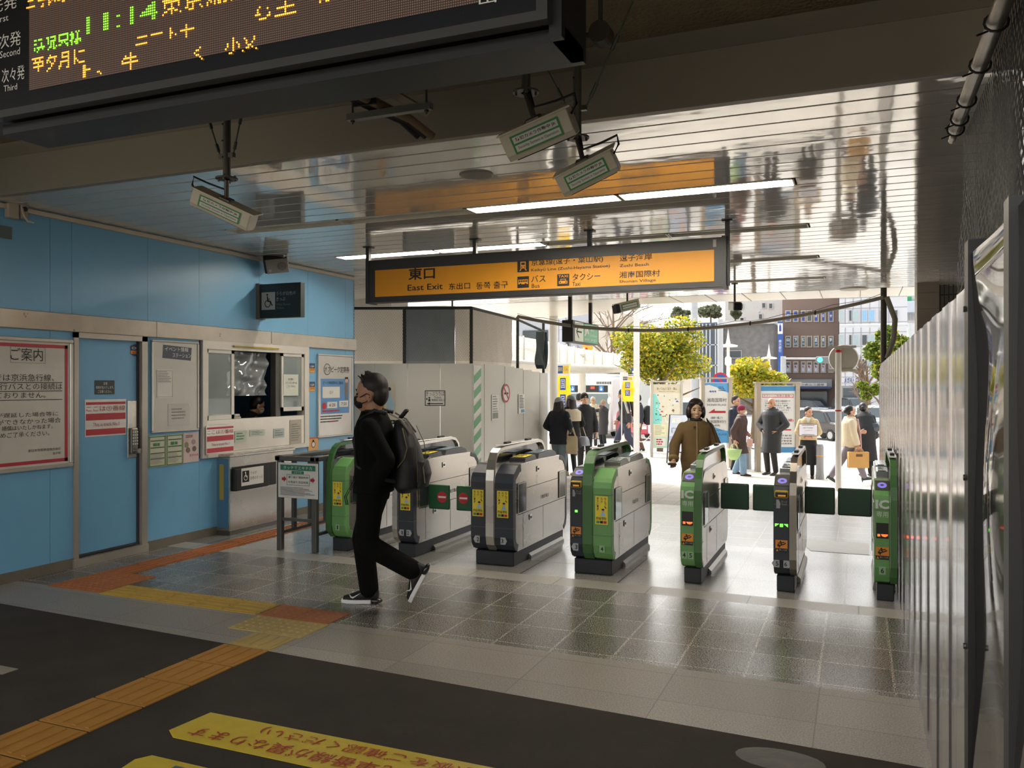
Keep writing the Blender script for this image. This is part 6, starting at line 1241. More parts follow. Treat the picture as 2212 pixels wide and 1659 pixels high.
DG = M('#4b545a', .12, .1, .1, 1, spec=.8); LGL = M('#a9bcc2', .1, .2, .1, .6, spec=.8); WB = M('#d4d3d0', .6); BR = M('#7b675c', .6, 0, .04, .5); TRIMB = M('#b3a697', .5)
t, Y = bld('brown_building', 'brown four-storey clinic building with lettered windows', 1690, 1812, 560, 88, 14, BR)
XS = [(1696, 1709), (1713, 1725), (1730, 1741), (1742, 1755), (1757, 1769), (1773, 1784), (1789, 1801)]
R1 = ['日', '鈴', '木', '', '眼', '科', '+']; R2 = ['山', '下', '矯', '', '正', '歯', '科']; R2b = ['046', '870', '歯科', '', 'ク', 'リニ', 'ック']
for k, (u0, u1) in enumerate(XS):
    def a1(g, w_, h, k=k):
        if R1[k]: g.rect('blue_film', M('#3350a0', .4), 0, 0, w_, h, .01); g.text(PAPER, R1[k], w_ * .15, h * .35, w_ * .85, h * .7, .03, bold=.02)
    def a2(g, w_, h, k=k):
        if R2[k]: g.text(M('#d7ecfa', .4), R2[k], w_ * .1, h * .5, w_ * .9, h * .9, .02, bold=.05); g.text(M('#8cc4e8', .4), R2b[k], w_ * .05, h * .1, w_ * .95, h * .38, .02, bold=.03)
    def a3(g, w_, h, k=k):
        g.rect('poster', M('#b8c4dc', .4), 0, 0, w_, h * .75, .01); g.disc('poster_figure', M('#c7564a', .5), w_ * .5, h * .5, w_ * .3, .02); g.disc('poster_figure', INK, w_ * .35, h * .62, w_ * .18, .03); g.rect('poster_figure', PAPER, w_ * .15, h * .1, w_ * .5, h * .3, .02)
    bwin(t, Y, u0, 671, u1, 696, TRIMB, DG, .12, a1); bwin(t, Y, u0, 726, u1, 751, TRIMB, DG, .12, a2); bwin(t, Y, u0, 781, u1, 806, TRIMB, DG, .12, a3)
a, c = P(1697, 820, Y=Y - 1), P(1797, 838, Y=Y - 1); b = B(); b.box(a.x, c.x, Y - 1.2, Y, c.z, a.z); b.done('shop_canopy', M('#8a8d90', .4), t); a, c = P(1725, 828, Y=Y - 1.3), P(1786, 835, Y=Y - 1.3); b = B(); b.box(a.x, c.x, Y - 1.35, Y - 1.25, c.z, a.z); sg_ = b.done('shop_sign', PAPER, t); g = G((a.x, Y - 1.35, c.z), (1, 0, 0), (0, 0, 1)); g.text(INK, '小倉山 三盛楼', (c.x - a.x) * .1, (a.z - c.z) * .2, (c.x - a.x) * .9, (a.z - c.z) * .85, .02); g.done(sg_)
a, c = P(1722, 836, Y=Y - 2), P(1794, 840, Y=Y - 2); b = B(); b.box(a.x, c.x, Y - 2.2, Y - 1, c.z, a.z); b.done('awning', M('#3a4a7a', .5), t); bwin(t, Y, 1727, 843, 1790, 884, M('#4a4640', .5), DG, .15, name='shopfront')
t, Y = bld('vertical_sign', 'tall blue vertical bank sign on the corner of the brown building', 1680, 1691, 695, 81, .4, M('#2f55a5', .4), None); g = G((P(1680, 700, Y=Y).x, Y, P(1680, 782, Y=Y).z), (1, 0, 0), (0, 0, 1)); w_ = P(1691, 700, Y=Y).x - P(1680, 700, Y=Y).x; g.rect('white_head', PAPER, 0, P(1680, 722, Y=Y).z - P(1680, 782, Y=Y).z, w_, P(1680, 699, Y=Y).z - P(1680, 782, Y=Y).z, .02); hh = P(1680, 722, Y=Y).z - P(1680, 782, Y=Y).z; g.poly('bank_mark', BLUE, [(w_ * .3, hh + .25), (w_ * .7, hh + .25), (w_ * .7, hh + .7), (w_ * .5, hh + .95), (w_ * .3, hh + .7)], .04)
g.vtext(WHITE, '横浜銀行', w_ * .2, hh * .8, w_ * .6, .03); g.done(t); t['category'] = 'sign'
t, Y = bld('white_building', 'pale glass-fronted building with an optician sign', 1813, 1960, 600, 80, 14, M('#cfd0d6', .4, 0, .03, .4))
for v0, v1 in ((670, 695), (723, 747), (775, 800)):
    for u0, u1, m_ in ((1812, 1823, LGL), (1833, 1841, DG), (1842, 1856, LGL), (1861, 1874, M('#8fb8dc', .2) if v0 == 670 else DG), (1875, 1890, M('#8fb8dc', .2) if v0 == 670 else LGL), (1900, 1915, DG), (1925, 1940, DG)): bwin(t, Y, u0, v0, u1, v1, M('#c4c6ca', .4), m_, .06)
b = B()
for v in (645, 668, 699, 720, 750, 773, 803, 815, 828): p0, p1 = P(1813, v, Y=Y), P(1960, v, Y=Y); b.box(p0.x, p1.x, Y - .02, Y, p0.z - .03, p0.z + .03)
for u in (1826, 1843, 1860, 1879, 1899, 1920): p0 = P(u, 640, Y=Y); b.box(p0.x - .03, p0.x + .03, Y - .025, Y, -1, p0.z)
b.done('panel_joint', M('#9a9ca4', .5), t)
a, c = P(1824, 816, Y=Y), P(1876, 827, Y=Y); g = G((a.x, Y - .02, c.z), (1, 0, 0), (0, 0, 1)); g.text(M('#2f3f8a', .5), 'メガネ・コンタクト', 0, 0, c.x - a.x, a.z - c.z, .03, bold=.02); g.done(t); bwin(t, Y, 1816, 834, 1880, 884, M('#8d9094', .4), DG, .2, name='shopfront')
t, Y = bld('green_sign_building', 'white building with green square signs past the dark pole', 1885, 2010, 630, 96, 10, WB)
for u in (1926, 1955, 1980): a, c = P(u, 642, Y=Y), P(u + 14, 676 if u == 1926 else 655, Y=Y); b = B(); b.box(a.x, c.x, Y - .3, Y, c.z, a.z); b.done('green_panel', M('#2f9a68', .5), t)
a, c = P(1928, 652, Y=Y - 1), P(1990, 674, Y=Y - 1); b = B(); b.box(a.x, c.x, Y - 1, Y - .6, c.z, a.z); b.done('white_billboard', M('#cdd3e2', .5), t)
for k in range(16): a = P(1892 + k * 6, 678, Y=Y); c = P(1895 + k * 6, 692, Y=Y); b = B(); b.box(a.x, c.x, Y - .08, Y, c.z, a.z); b.done('vertical_fin_groove', M('#aab0b8', .5), t)
GP = M('#7a7876', .7, 0, .28, 2.2)
t, Y = bld('patterned_building', 'grey speckled block with a flat parapet beside the tall blue bank sign', 1563, 1671, 697, 82, 12, GP)
b = B(); a, c = P(1561, 694, Y=Y - .5), P(1674, 699, Y=Y - .5); b.box(a.x, c.x, Y - .6, Y + 10, c.z, a.z); b.done('parapet', M('#d5d4d2', .5), t); bwin(t, Y, 1566, 757, 1603, 775, M('#9a9a98', .5), DG, .1)
t, Y = bld('glass_building', 'dark blue gridded glass block behind the yellow-green tree', 1500, 1556, 698, 81, 12, M('#55606e', .15, .2, .08, .5, spec=.8))
for u in (1503, 1511, 1518, 1526, 1534, 1546, 1558): p0 = P(u, 700, Y=Y); b = B(); b.box(p0.x - .06, p0.x + .06, Y - .1, Y, -1.2, p0.z); b.done('mullion', M('#c3c6ca', .4), t)
for v in (746, 790): p0, p1 = P(1500, v, Y=Y), P(1562, v, Y=Y); b = B(); b.box(p0.x, p1.x, Y - .1, Y, p0.z - .05, p0.z + .05); b.done('transom', M('#c3c6ca', .4), t)
t, Y = bld('white_apartment', 'plain white rendered block with small windows rising above the patterned grey block', 1566, 1690, 600, 104, 10, M('#dcdbd8', .7))
for u, v in ((1597, 656), (1638, 678), (1660, 655), (1598, 686), (1645, 654)): bwin(t, Y, u, v, u + 10, v + 13, WB, DG, .1)
for u, v in ((1597, 685), (1605, 665), (1668, 666), (1640, 674)): a = P(u, v, Y=Y); b = B(); b.ell((a.x, Y, a.z), (.16, .14, .14), 8); b.done('vent_hood', WB, t)
t, Y = bld('grey_tower', 'pale grey-blue tower block beyond the netting and white column', 1120, 1236, 560, 70, 6, M('#c3c7d0', .4, 0, .03))
for u in (1190, 1207, 1222): p0 = P(u, 600, Y=Y); b = B(); b.box(p0.x - .03, p0.x + .03, Y - .02, Y, -1, p0.z); b.done('panel_joint', M('#8d9098', .5), t)
for v in (690, 735): bwin(t, Y, 1222, v, 1233, v + 26, M('#9a9ca0', .4), DG, .1)
bwin(t, Y, 1130, 715, 1184, 742, M('#4a4f55', .5), DG, .1)
t, Y = bld('restaurant_sign', 'orange and blue square restaurant sign beyond the shelter roof', 1258, 1278, 746, 61, .3, M('#f0a22e', .4)); a, c = P(1258, 767, Y=Y), P(1278, 771.5, Y=Y); b = B(); b.box(a.x, c.x, Y - .02, Y, c.z, a.z); b.done('blue_strip', M('#2a3a80', .5), t)
a, c = P(1259, 765, Y=Y), P(1277, 756, Y=Y); g = G((P(1258, 766, Y=Y).x, Y, a.z), (1, 0, 0), (0, 0, 1)); w_ = c.x - a.x; g.text(M('#2a3a80', .5), '松屋', w_ * .1, .02, w_ * .95, .2, .02, bold=.02); g.disc('red_spot', RED, w_ * .5, .38, .1, .02); g.done(t); t['category'] = 'sign'
t, Y = bld('kiosk_house', 'low brown shop roofs seen under the bare trees', 1286, 1345, 782, 72, 6, M('#8d7d6c', .7)); a, c = P(1280, 772, Y=Y), P(1345, 785, Y=Y); b = B(); b.prism([(a.x, c.z), (c.x, c.z), (c.x - .6, a.z), (a.x + .6, a.z)], (0, Y - .5, 0), (1, 0, 0), (0, 0, 1), (0, 1, 0), 0, 9); b.done('roof', M('#6a5a4e', .7), t)
# green bus front, cars, kerb
t = thing('city_bus', 'white city bus facing the plaza behind the waiting people', 'bus', (P(1275, 900, Y=42).x, 42, gz(42)), .0); Y = 42
a, c = P(1226, 816, Y=Y), P(1322, 930, Y=Y); zg = gz(Y)
b = B(); b.rbox(a.x, c.x, Y, Y + 9, zg + .3, a.z, .15, 3); b.done('body', M('#dfe0dc', .25, coat=.6), t); b = B(); e, f = P(1231, 833, Y=Y), P(1313, 848, Y=Y); b.box(e.x, f.x, Y - .02, Y + .02, f.z, e.z); b.done('destination_window', M('#2a2d2b', .15), t); b = B(); e2, f2 = P(1229, 851, Y=Y), P(1316, 885, Y=Y); b.box(e2.x, f2.x, Y - .02, Y + .02, f2.z, e2.z); b.done('windscreen', M('#6d7f80', .06, .1, spec=1), t)
g = G((0, Y - .02, 0), (1, 0, 0), (0, 0, 1))
for u0, u1 in ((1233, 1242), (1294, 1304)): e, f = P(u0, 834, Y=Y), P(u1, 846, Y=Y); g.sub().rect('blue_sticker', M('#2f7fd0', .4), e.x, f.z, f.x, e.z, .01); g.disc('wheelchair_mark', WHITE, (e.x + f.x) / 2, (e.z + f.z) / 2 - .03, .07, .02); g.rect('wheelchair_mark', WHITE, (e.x + f.x) / 2 - .03, (e.z + f.z) / 2, (e.x + f.x) / 2 + .02, e.z - .05, .02)
e, f = P(1276, 835, Y=Y), P(1285, 841, Y=Y); g.rect('route_plate', M('#d8503a', .4), e.x, f.z, f.x, e.z, .01)
g.done(t)
for k in range(9): e = P(1289 + k * 3.6, 827, Y=Y); b = B(); b.box(e.x, e.x + .05, Y - .01, Y + .02, e.z - .08, e.z + .05); b.done('roof_vent_slot', INK, t)
for sx in (a.x + .3, c.x - .3): b = B(); b.cyl((sx, Y - .02, zg + .75), (sx, Y, zg + .75), .11, n=14); b.done('headlamp', M('#f4f2ea', .2), t); b = B(); b.cyl((sx - .12, Y + 1.6, zg + .45), (sx + .12, Y + 1.6, zg + .45), .45, n=20); b.done('wheel', BLACK, t)
e = P(1320, 866, Y=Y); b = B(); b.ell((e.x, Y - .3, e.z), (.12, .1, .2), 10); b.cyl((e.x, Y - .3, e.z), (e.x - .2, Y + .1, e.z + .5), .02, n=6); b.done('wing_mirror', M('#e0e0dc', .3), t)
t2 = thing('blue_bus', 'second bus with a blue roof line behind the white bus', 'bus', (P(1270, 850, Y=52).x, 52, gz(52))); a, c = P(1215, 808, Y=52), P(1300, 900, Y=52); b = B(); b.rbox(a.x, c.x, 52, 60, gz(52) + .3, a.z, .2, 2); b.done('body', M('#d6dae4', .4), t2); b = B(); b.box(a.x, c.x, 51.95, 52, a.z - .9, a.z - .35); b.done('blue_band', M('#8d9cd0', .5), t2)
for sx in (a.x + .4, c.x - .4): b = B(); b.cyl((sx - .12, 54, gz(52) + .45), (sx + .12, 54, gz(52) + .45), .45, n=16); b.done('wheel', BLACK, t2)
def car(name, label, u, vb, h, L, wd, yaw, paint, van=False, glass=DG):
    """side profile lofted across the width; the car's length runs along its own y"""
    p = PG(u, vb); t = thing(name, label, 'car', p, yaw); WORLD[0] = False; s = h
    lo = [(-L / 2, .25 * s), (-L / 2, .5 * s), (-L * .47, .56 * s), (-L * .3, .6 * s), (-L * .18, .95 * s), (-L * .05, s), (L * .36, s), (L * .45, .9 * s), (L * .49, .58 * s), (L / 2, .5 * s), (L / 2, .22 * s)]
    if van: lo = [(-L / 2, .22 * s), (-L / 2, .5 * s), (-L * .43, .58 * s), (-L * .34, .96 * s), (-L * .28, s), (L * .47, s), (L / 2, .92 * s), (L / 2, .2 * s)]
    b = B(); b.prism(lo, (0, 0, 0), (0, 1, 0), (0, 0, 1), (1, 0, 0), -wd / 2, wd / 2); b.done('body', paint, t, bev=.07)
    iy0, iy1 = (-L * .24, L * .38) if not van else (-L * .38, L * .44)
    for sx in (-1, 1):
        x = sx * wd / 2
        for k in range(2):
            y0 = iy0 + (iy1 - iy0) * (.5 * k) + .06; y1_ = iy0 + (iy1 - iy0) * (.5 * k + .5) - .03; b = B(); b.prism([(y0, .6 * s), (y1_, .6 * s), (y1_ - (.12 if k else 0), .91 * s), (y0 + (0 if k else .22), .91 * s)], (0, 0, 0), (0, 1, 0), (0, 0, 1), (1, 0, 0), min(x, x + sx * .012), max(x, x + sx * .012)); b.done('side_window', glass, t)
        for y in (-L * .31, L * .31):
            b = B(); b.cyl((x - sx * .16, y, .3), (x + sx * .02, y, .3), .3, n=20); q = b.done('wheel', BLACK, t); b = B(); b.cyl((x + sx * .015, y, .3), (x + sx * .03, y, .3), .19, n=14); b.done('hub_cap', M('#b9babc', .3, .7), q)
    ys = lo[3] if not van else lo[2]; ye_ = lo[4] if not van else lo[3]
    d_ = V((0, ye_[0] - ys[0], ye_[1] - ys[1])).normalized(); n_ = V((0, -d_.z, d_.y)); g = G(V((-wd / 2, ys[0], ys[1])) - n_ * 0 + n_ * .004, (1, 0, 0), d_); Lg = math.hypot(ye_[0] - ys[0], ye_[1] - ys[1]); g.rect('windscreen', glass, .1, .06, wd - .1, Lg - .05, .012)
    g2 = G((0, -L / 2, 0), (1, 0, 0), (0, 0, 1)); g2.rect('grille', INK, -wd * .28, .3 * s, wd * .28, .4 * s, .02); g2.rect('number_plate', PAPER, -.17, .22 * s + .02, .17, .3 * s + .02, .02)
    for sx in (-1, 1): g2.rect('headlamp', M('#e8ebee', .15), sx * wd * .4 - .12, .42 * s, sx * wd * .4 + .12, .52 * s, .02)
    g.done(t); tdone(g2, t)
DCAR = M('#4a4544', .2, .3, .05, coat=.8); WCAR = M('#dcdcd8', .25, coat=.7)
car('compact_car', 'dark brown compact car behind the woman holding the white card', 1788, 950, 1.6, 3.4, 1.5, .75, DCAR)
car('family_car', 'silver-blue car behind the scarfed woman', 1845, 930, 1.5, 4.3, 1.7, .2, M('#aebccb', .2, .4, coat=.8))
car('estate_car', 'pale green-grey car with a roof rack near the hoarding end', 1885, 940, 1.7, 4.4, 1.75, -.05, M('#a9b8b2', .25, .2, coat=.7))
car('small_car', 'light blue car roof visible between the bald man and the card holder', 1757, 935, 1.5, 3.8, 1.6, .3, M('#b9ccd8', .2, .3, coat=.8))
car('black_car', 'black off-road car parked in front of the optician building', 1845, 906, 1.8, 4.4, 1.8, .5, M('#2c3134', .25, coat=.7))
car('parked_car', 'dark sedan parked by the brown building shopfront', 1745, 898, 1.45, 4.3, 1.7, 1.2, M('#343c48', .25, coat=.7))
car('delivery_van', 'white van standing behind the walking map board', 1478, 965, 1.95, 4.6, 1.8, .5, WCAR, van=True)
car('red_car', 'red car partly hidden behind the square white pole', 1388, 950, 1.5, 3.8, 1.6, .6, M('#b8384a', .25, coat=.7))
for k, (u, v) in enumerate(((1747, 892), (1769, 892))):
    p = PG(u, v); b = B(); b.rbox(p.x - .46, p.x + .46, p.y, p.y + .8, p.z, p.z + 1.5, .03, 1); tag(b.done('utility_cabinet', M('#b3aaa0', .5)), ['grey street cabinet nearer the bald man, in front of the shop', 'grey street cabinet nearer the traffic mirror pole, in front of the shop'][k], 'cabinet')
# ================================================================ PEOPLE
def fuse(b, vox, smooth=2):
    me = bpy.data.meshes.new('f'); bmesh.ops.recalc_face_normals(b.bm, faces=b.bm.faces); b.bm.to_mesh(me); b.bm.free()
    o = bpy.data.objects.new('f', me); COL.objects.link(o); m = o.modifiers.new('r', 'REMESH'); m.mode = 'VOXEL'; m.voxel_size = vox
    if smooth: q = o.modifiers.new('s', 'SMOOTH'); q.factor = .5; q.iterations = smooth
    dg = bpy.context.evaluated_depsgraph_get(); m2 = bpy.data.meshes.new_from_object(o.evaluated_get(dg)); bpy.data.objects.remove(o); bpy.data.meshes.remove(me)
    r = B(); r.bm.from_mesh(m2); bpy.data.meshes.remove(m2); return r
def ik(a, c, l1, l2, hint):
    d = c - a; L = min(d.length, (l1 + l2) * .998); u = d.normalized(); x = (l1 * l1 - l2 * l2 + L * L) / (2 * L); h = math.sqrt(max(0, l1 * l1 - x * x)); p = (hint - u * hint.dot(u)).normalized()
    return a + u * x + p * h, a + u * L
SKINM = M('#c99c80', .55, 0, .04, 20, sub=.0); SKIN2 = M('#b98a6c', .55, 0, .04, 20); HAIRB = M('#15110f', .5, 0, .2, 40, stretch=(1, 1, .1)); HAIR2 = M('#2a1c17', .45, 0, .2, 40, stretch=(1, 1, .1)); HAIRW = M('#c9c5bf', .6)
def hand(b, wr, d, nrm, curl, side, s=1.0):
    """wr: wrist, d: forearm direction, nrm: palm normal; five unequal fingers and a thumb"""
    d = d.normalized(); nrm = (nrm - d * nrm.dot(d)).normalized(); x = d.cross(nrm) * side
    b.loft([(wr, .026 * s, .02 * s, Matrix((x, nrm, d)).transposed()), (wr + d * .04 * s, .038 * s, .016 * s, Matrix((x, nrm, d)).transposed()), (wr + d * .085 * s, .04 * s, .014 * s, Matrix((x, nrm, d)).transposed())], 10)
    for k, (o, L) in enumerate(((-.03, .066), (-.01, .078), (.01, .072), (.03, .056))):
        p = wr + d * .082 * s + x * o * s; a = 0; r = .0095 * s
        for j, f in enumerate((.45, .32, .23)):
            a += curl * (.5 if j == 0 else .9) * (1 + .08 * k); q = p + (d * math.cos(a) + nrm * math.sin(a)) * L * f * s; b.cap(p, r, q, r * .9, 8); p = q; r *= .9
    p = wr + d * .03 * s - x * .032 * s; q = p + (d * .7 - x * .6 + nrm * .25).normalized() * .042 * s; b.cap(p, .0125 * s, q, .0105 * s, 8); e = q + (d * .9 - x * .1 + nrm * (.3 + curl * .4)).normalized() * .03 * s; b.cap(q, .0105 * s, e, .009 * s, 8)
class Person:
    pass
def person(label, at, face, h, wl=None, wr=None, al=None, ar=None, lean=0.0, head=(0, 0), fl=0.0, fr=0.0, elbow=(-.35, -.6), skin=None, vox=.013, curl=.5, bend=0.0, width=1.0, sit=False, palm=None, base_z=None, feet_skip=False, hscale=1.0):
    """pose in a 1.70 m figure's own metres: +y ahead, +x its right hand side, z up"""
    S = h / 1.70; z0 = gz(at[1]) if base_z is None else base_z
    rz = math.atan2(-face[0], face[1]); t = thing('person', label, 'person', (at[0], at[1], z0), rz); p = Person(); p.t = t; p.S = S; p.skin = skin or SKINM; p.w = width
    T = lambda x, y, z: V((x, y + lean * max(0, z - .92) - bend * max(0, z - .92) * 0, z))
    if bend:
        def T(x, y, z):
            k = max(0, z - .95); a = bend; return V((x, y + math.sin(a) * k, min(z, .95) + math.cos(a) * k)) if k else V((x, y, z))
    p.T = T; w_ = width
    p.sh = [T(-.168 * w_, -.01, 1.362), T(.168 * w_, -.01, 1.362)]; p.hip = [V((-.085, 0, .90)), V((.085, 0, .90))]
    p.wr = [V(wl) if wl else T(-.25 * w_, .04, .84), V(wr) if wr else T(.25 * w_, .04, .84)]; p.an = [V(al) if al else V((-.09, 0, .085)), V(ar) if ar else V((.09, 0, .085))]
    p.el = [0, 0]; p.kn = [0, 0]
    for i in (0, 1):
        sg = -1 if i == 0 else 1
        p.el[i], p.wr[i] = ik(p.sh[i], p.wr[i], .285, .255, V((sg * abs(elbow[0]), elbow[1], -.1))); p.kn[i], p.an[i] = ik(p.hip[i], p.an[i], .42, .41, V((0, 1, 0)))
    p.foot = [fl, fr]; p.head = head; p.bend = bend
    b = B(); L3 = lambda q: None
    tz = [(.80, .14, .10), (.90, .165, .115), (1.0, .15, .105), (1.1, .14, .10), (1.22, .152, .108), (1.33, .165, .11), (1.40, .135, .085), (1.45, .062, .06), (1.50, .056, .058)]
    R3 = Matrix.Rotation(-bend, 3, 'X') if bend else None
    b.loft([(T(0, 0, z), rx * w_, ry, R3 if (R3 and z > .95) else Matrix.Identity(3)) for z, rx, ry in tz], 16)
    for i in (0, 1):
        b.cap(p.sh[i], .052 * w_, p.el[i], .043, 10); b.cap(p.el[i], .043, p.wr[i], .029, 10); b.cap(p.hip[i] + V((0, 0, -.02)), .088, p.kn[i], .058, 10); b.cap(p.kn[i], .058, p.an[i], .04, 10)
        Rf = Matrix.Rotation(p.foot[i], 3, 'X'); b.cap(p.an[i] + Rf @ V((0, 0, -.025)), .036, p.an[i] + Rf @ V((0, .1, -.052)), .022, 8)
    neck = T(0, .005, 1.45)
    body = fuse(b, vox, 2)
    # head, finer
    hb = B(); p.hm = Matrix.Translation(T(0, .02, 1.49)) @ Matrix.Rotation(head[0], 4, 'Z') @ Matrix.Rotation(-head[1] - bend, 4, 'X') @ Matrix.Diagonal((hscale, hscale, hscale, 1)); c = lambda x, y, z: V((x, y, z))
    hb.ell((0, .0, .115), (.077, .098, .098), 18); hb.ell((0, .028, .055), (.062, .072, .078), 16); hb.ell((0, .05, -.0), (.036, .042, .03), 12); hb.cap((0, -.02, -.06), .056, (0, -.01, .03), .056, 12)
    hb.cap((0, .094, .088), .011, (0, .108, .048), .015, 8); hb.ell((.013, .098, .045), (.011, .012, .009), 8); hb.ell((-.013, .098, .045), (.011, .012, .009), 8)
    for sx in (-1, 1):
        hb.ell((sx * .079, -.005, .065), (.012, .024, .034), 10); hb.ell((sx * .032, .086, .103), (.022, .012, .009), 8); hb.ell((sx * .045, .062, .05), (.024, .028, .022), 8)
    hb.ell((0, .09, .012), (.024, .014, .007), 8); hb.ell((0, .088, .001), (.02, .014, .008), 8)
    hd = fuse(hb, .0075, 1); me = bpy.data.meshes.new('h'); hd.bm.to_mesh(me); hd.bm.free(); me.transform(p.hm); body.bm.from_mesh(me); bpy.data.meshes.remove(me)
    hh = B()
    for i in (0, 1):
        sg = -1 if i == 0 else 1; d = p.wr[i] - p.el[i]; pn = V(palm[i]) if palm else V((-sg, .15, 0)); hand(hh, p.wr[i] - d.normalized() * .01, d, pn, curl, -sg)
    hh = fuse(hh, .0062, 0); me = bpy.data.meshes.new('h'); hh.bm.to_mesh(me); hh.bm.free(); body.bm.from_mesh(me); bpy.data.meshes.remove(me)
    p.SM = Matrix.Diagonal((S, S, S, 1)); WORLD[0] = False
    body.done('body', p.skin, t, smooth=True, M4=p.SM)
    for sx in (-1, 1):
        e = B(); e.ell((sx * .031, .088, .083), (.0125, .008, .0065), 8); e.done('eye', M('#1a1412', .2), t, True, p.SM @ p.hm)
        e = B(); e.tube([(sx * .014, .099, .108), (sx * .03, .099, .114), (sx * .048, .088, .107)], .0035, 5); e.done('eyebrow', M('#1d1613', .7), t, True, p.SM @ p.hm)
    e = B(); e.tube([(-.02, .098, .006), (0, .104, .008), (.02, .098, .006)], .0045, 6); e.done('lips', M('#a0655a', .5), t, True, p.SM @ p.hm)
    return p
def wear(p, b, name, mat, vox=.012, sm=2): return fuse(b, vox, sm).done(name, mat, p.t, True, p.SM)
def hx(p, b, name, mat, vox=.007, sm=2): return fuse(b, vox, sm).done(name, mat, p.t, True, p.SM @ p.hm)
def coat(p, name, mat, hem=.80, flare=1.0, pad=.02, sleeve=.014, collar=True, open_=False, cuff=None):
    b = B(); T = p.T; w_ = p.w; rows = []
    for z, rx, ry in ((.80, .15, .11), (.92, .168, .118), (1.05, .152, .112), (1.2, .158, .115), (1.32, .168, .116), (1.39, .145, .092), (1.435, .092, .072), (1.465, .07, .068) if collar else (1.445, .075, .07)):
        if z >= hem - .01: rows.append((z, rx + pad, ry + pad))
    if hem < .9:
        n = 5; top = rows[0]; k0 = rows[0][0]; rows = [(hem + (k0 - hem) * i / n, top[1] * (flare + (1 - flare) * i / n), top[2] * (flare + (1 - flare) * i / n)) for i in range(n)] + rows
    my = (p.kn[0].y + p.kn[1].y) / 2
    b.loft([(T(0, my * .6 * max(0, (.9 - z) / .5) if z < .9 else 0, z), rx * w_, ry, Matrix.Rotation(-p.bend, 3, 'X') if p.bend and z > .95 else Matrix.Identity(3)) for z, rx, ry in rows], 20)
    for i in (0, 1):
        b.cap(p.sh[i] + V((0, 0, -.012)), .05 + sleeve * .9, p.el[i], .044 + sleeve, 12); e = p.el[i].lerp(p.wr[i], .93); b.cyl(p.el[i], e, .05 + sleeve, .036 + sleeve, 12)
    o = wear(p, b, name, mat, .0125, 3)
    if cuff:
        for i in (0, 1): c = B(); c.cyl(p.el[i].lerp(p.wr[i], .78), p.el[i].lerp(p.wr[i], .96), .044 + sleeve, .04 + sleeve, 14); c.done('cuff', cuff, p.t, True, p.SM)
    return o
def trousers(p, name, mat, r=(.1, .072, .06), waist=.98, top=True):
    b = B(); b.loft([(V((0, 0, .80)), .15, .112), (V((0, 0, .9)), .172, .125), (V((0, 0, waist)), .158, .115)], 16)
    for i in (0, 1):
        b.cap(p.hip[i] + V((0, 0, -.02)), r[0], p.kn[i], r[1], 12); b.cap(p.kn[i], r[1], p.an[i] + (p.kn[i] - p.an[i]).normalized() * .02, r[2], 12)
    return wear(p, b, name, mat, .0125, 2)
def skirt(p, mat, z0, z1=.98, fl=1.5, name='skirt'):
    b = B(); n = 6; b.loft([(V((0, 0, z1 + (z0 - z1) * i / n)), .15 * (1 + (fl - 1) * i / n) + (.02 if i else 0), .115 * (1 + (fl - 1) * i / n) + (.02 if i else 0)) for i in range(n + 1)], 20); return wear(p, b, name, mat, .012, 1)
def shoes(p, mat, sole=None, heel=0.0):
    for i in (0, 1):
        a = p.foot[i]; R = Matrix.Translation(p.an[i]) @ Matrix.Rotation(a, 4, 'X'); b = B()
        b.loft([((0, -.065, -.05), .03, .028, Matrix.Rotation(-math.pi / 2, 3, 'X')), ((0, -.05, -.03), .036, .05, Matrix.Rotation(-math.pi / 2, 3, 'X')), ((0, .0, -.025), .04, .055, Matrix.Rotation(-math.pi / 2, 3, 'X')), ((0, .07, -.045), .043, .038, Matrix.Rotation(-math.pi / 2, 3, 'X')), ((0, .14, -.055), .043, .028, Matrix.Rotation(-math.pi / 2, 3, 'X')), ((0, .19, -.06), .025, .02, Matrix.Rotation(-math.pi / 2, 3, 'X'))], 14)
        q = fuse(b, .007, 2).done('shoe', mat, p.t, True, p.SM @ R)
        if sole: s_ = B(); s_.prism([(-.035, -.075), (.035, -.075), (.046, .06), (.045, .15), (.02, .2), (-.02, .2), (-.045, .15), (-.046, .06)], (0, 0, 0), (1, 0, 0), (0, 1, 0), (0, 0, 1), -.086, -.062); s_.done('sole', sole, q, M4=p.SM @ R)
        if heel: s_ = B(); s_.cyl((0, -.05, -.06), (0, -.055, -.06 - heel), .016, .01, 8); s_.done('heel', mat, q, M4=p.SM @ R)
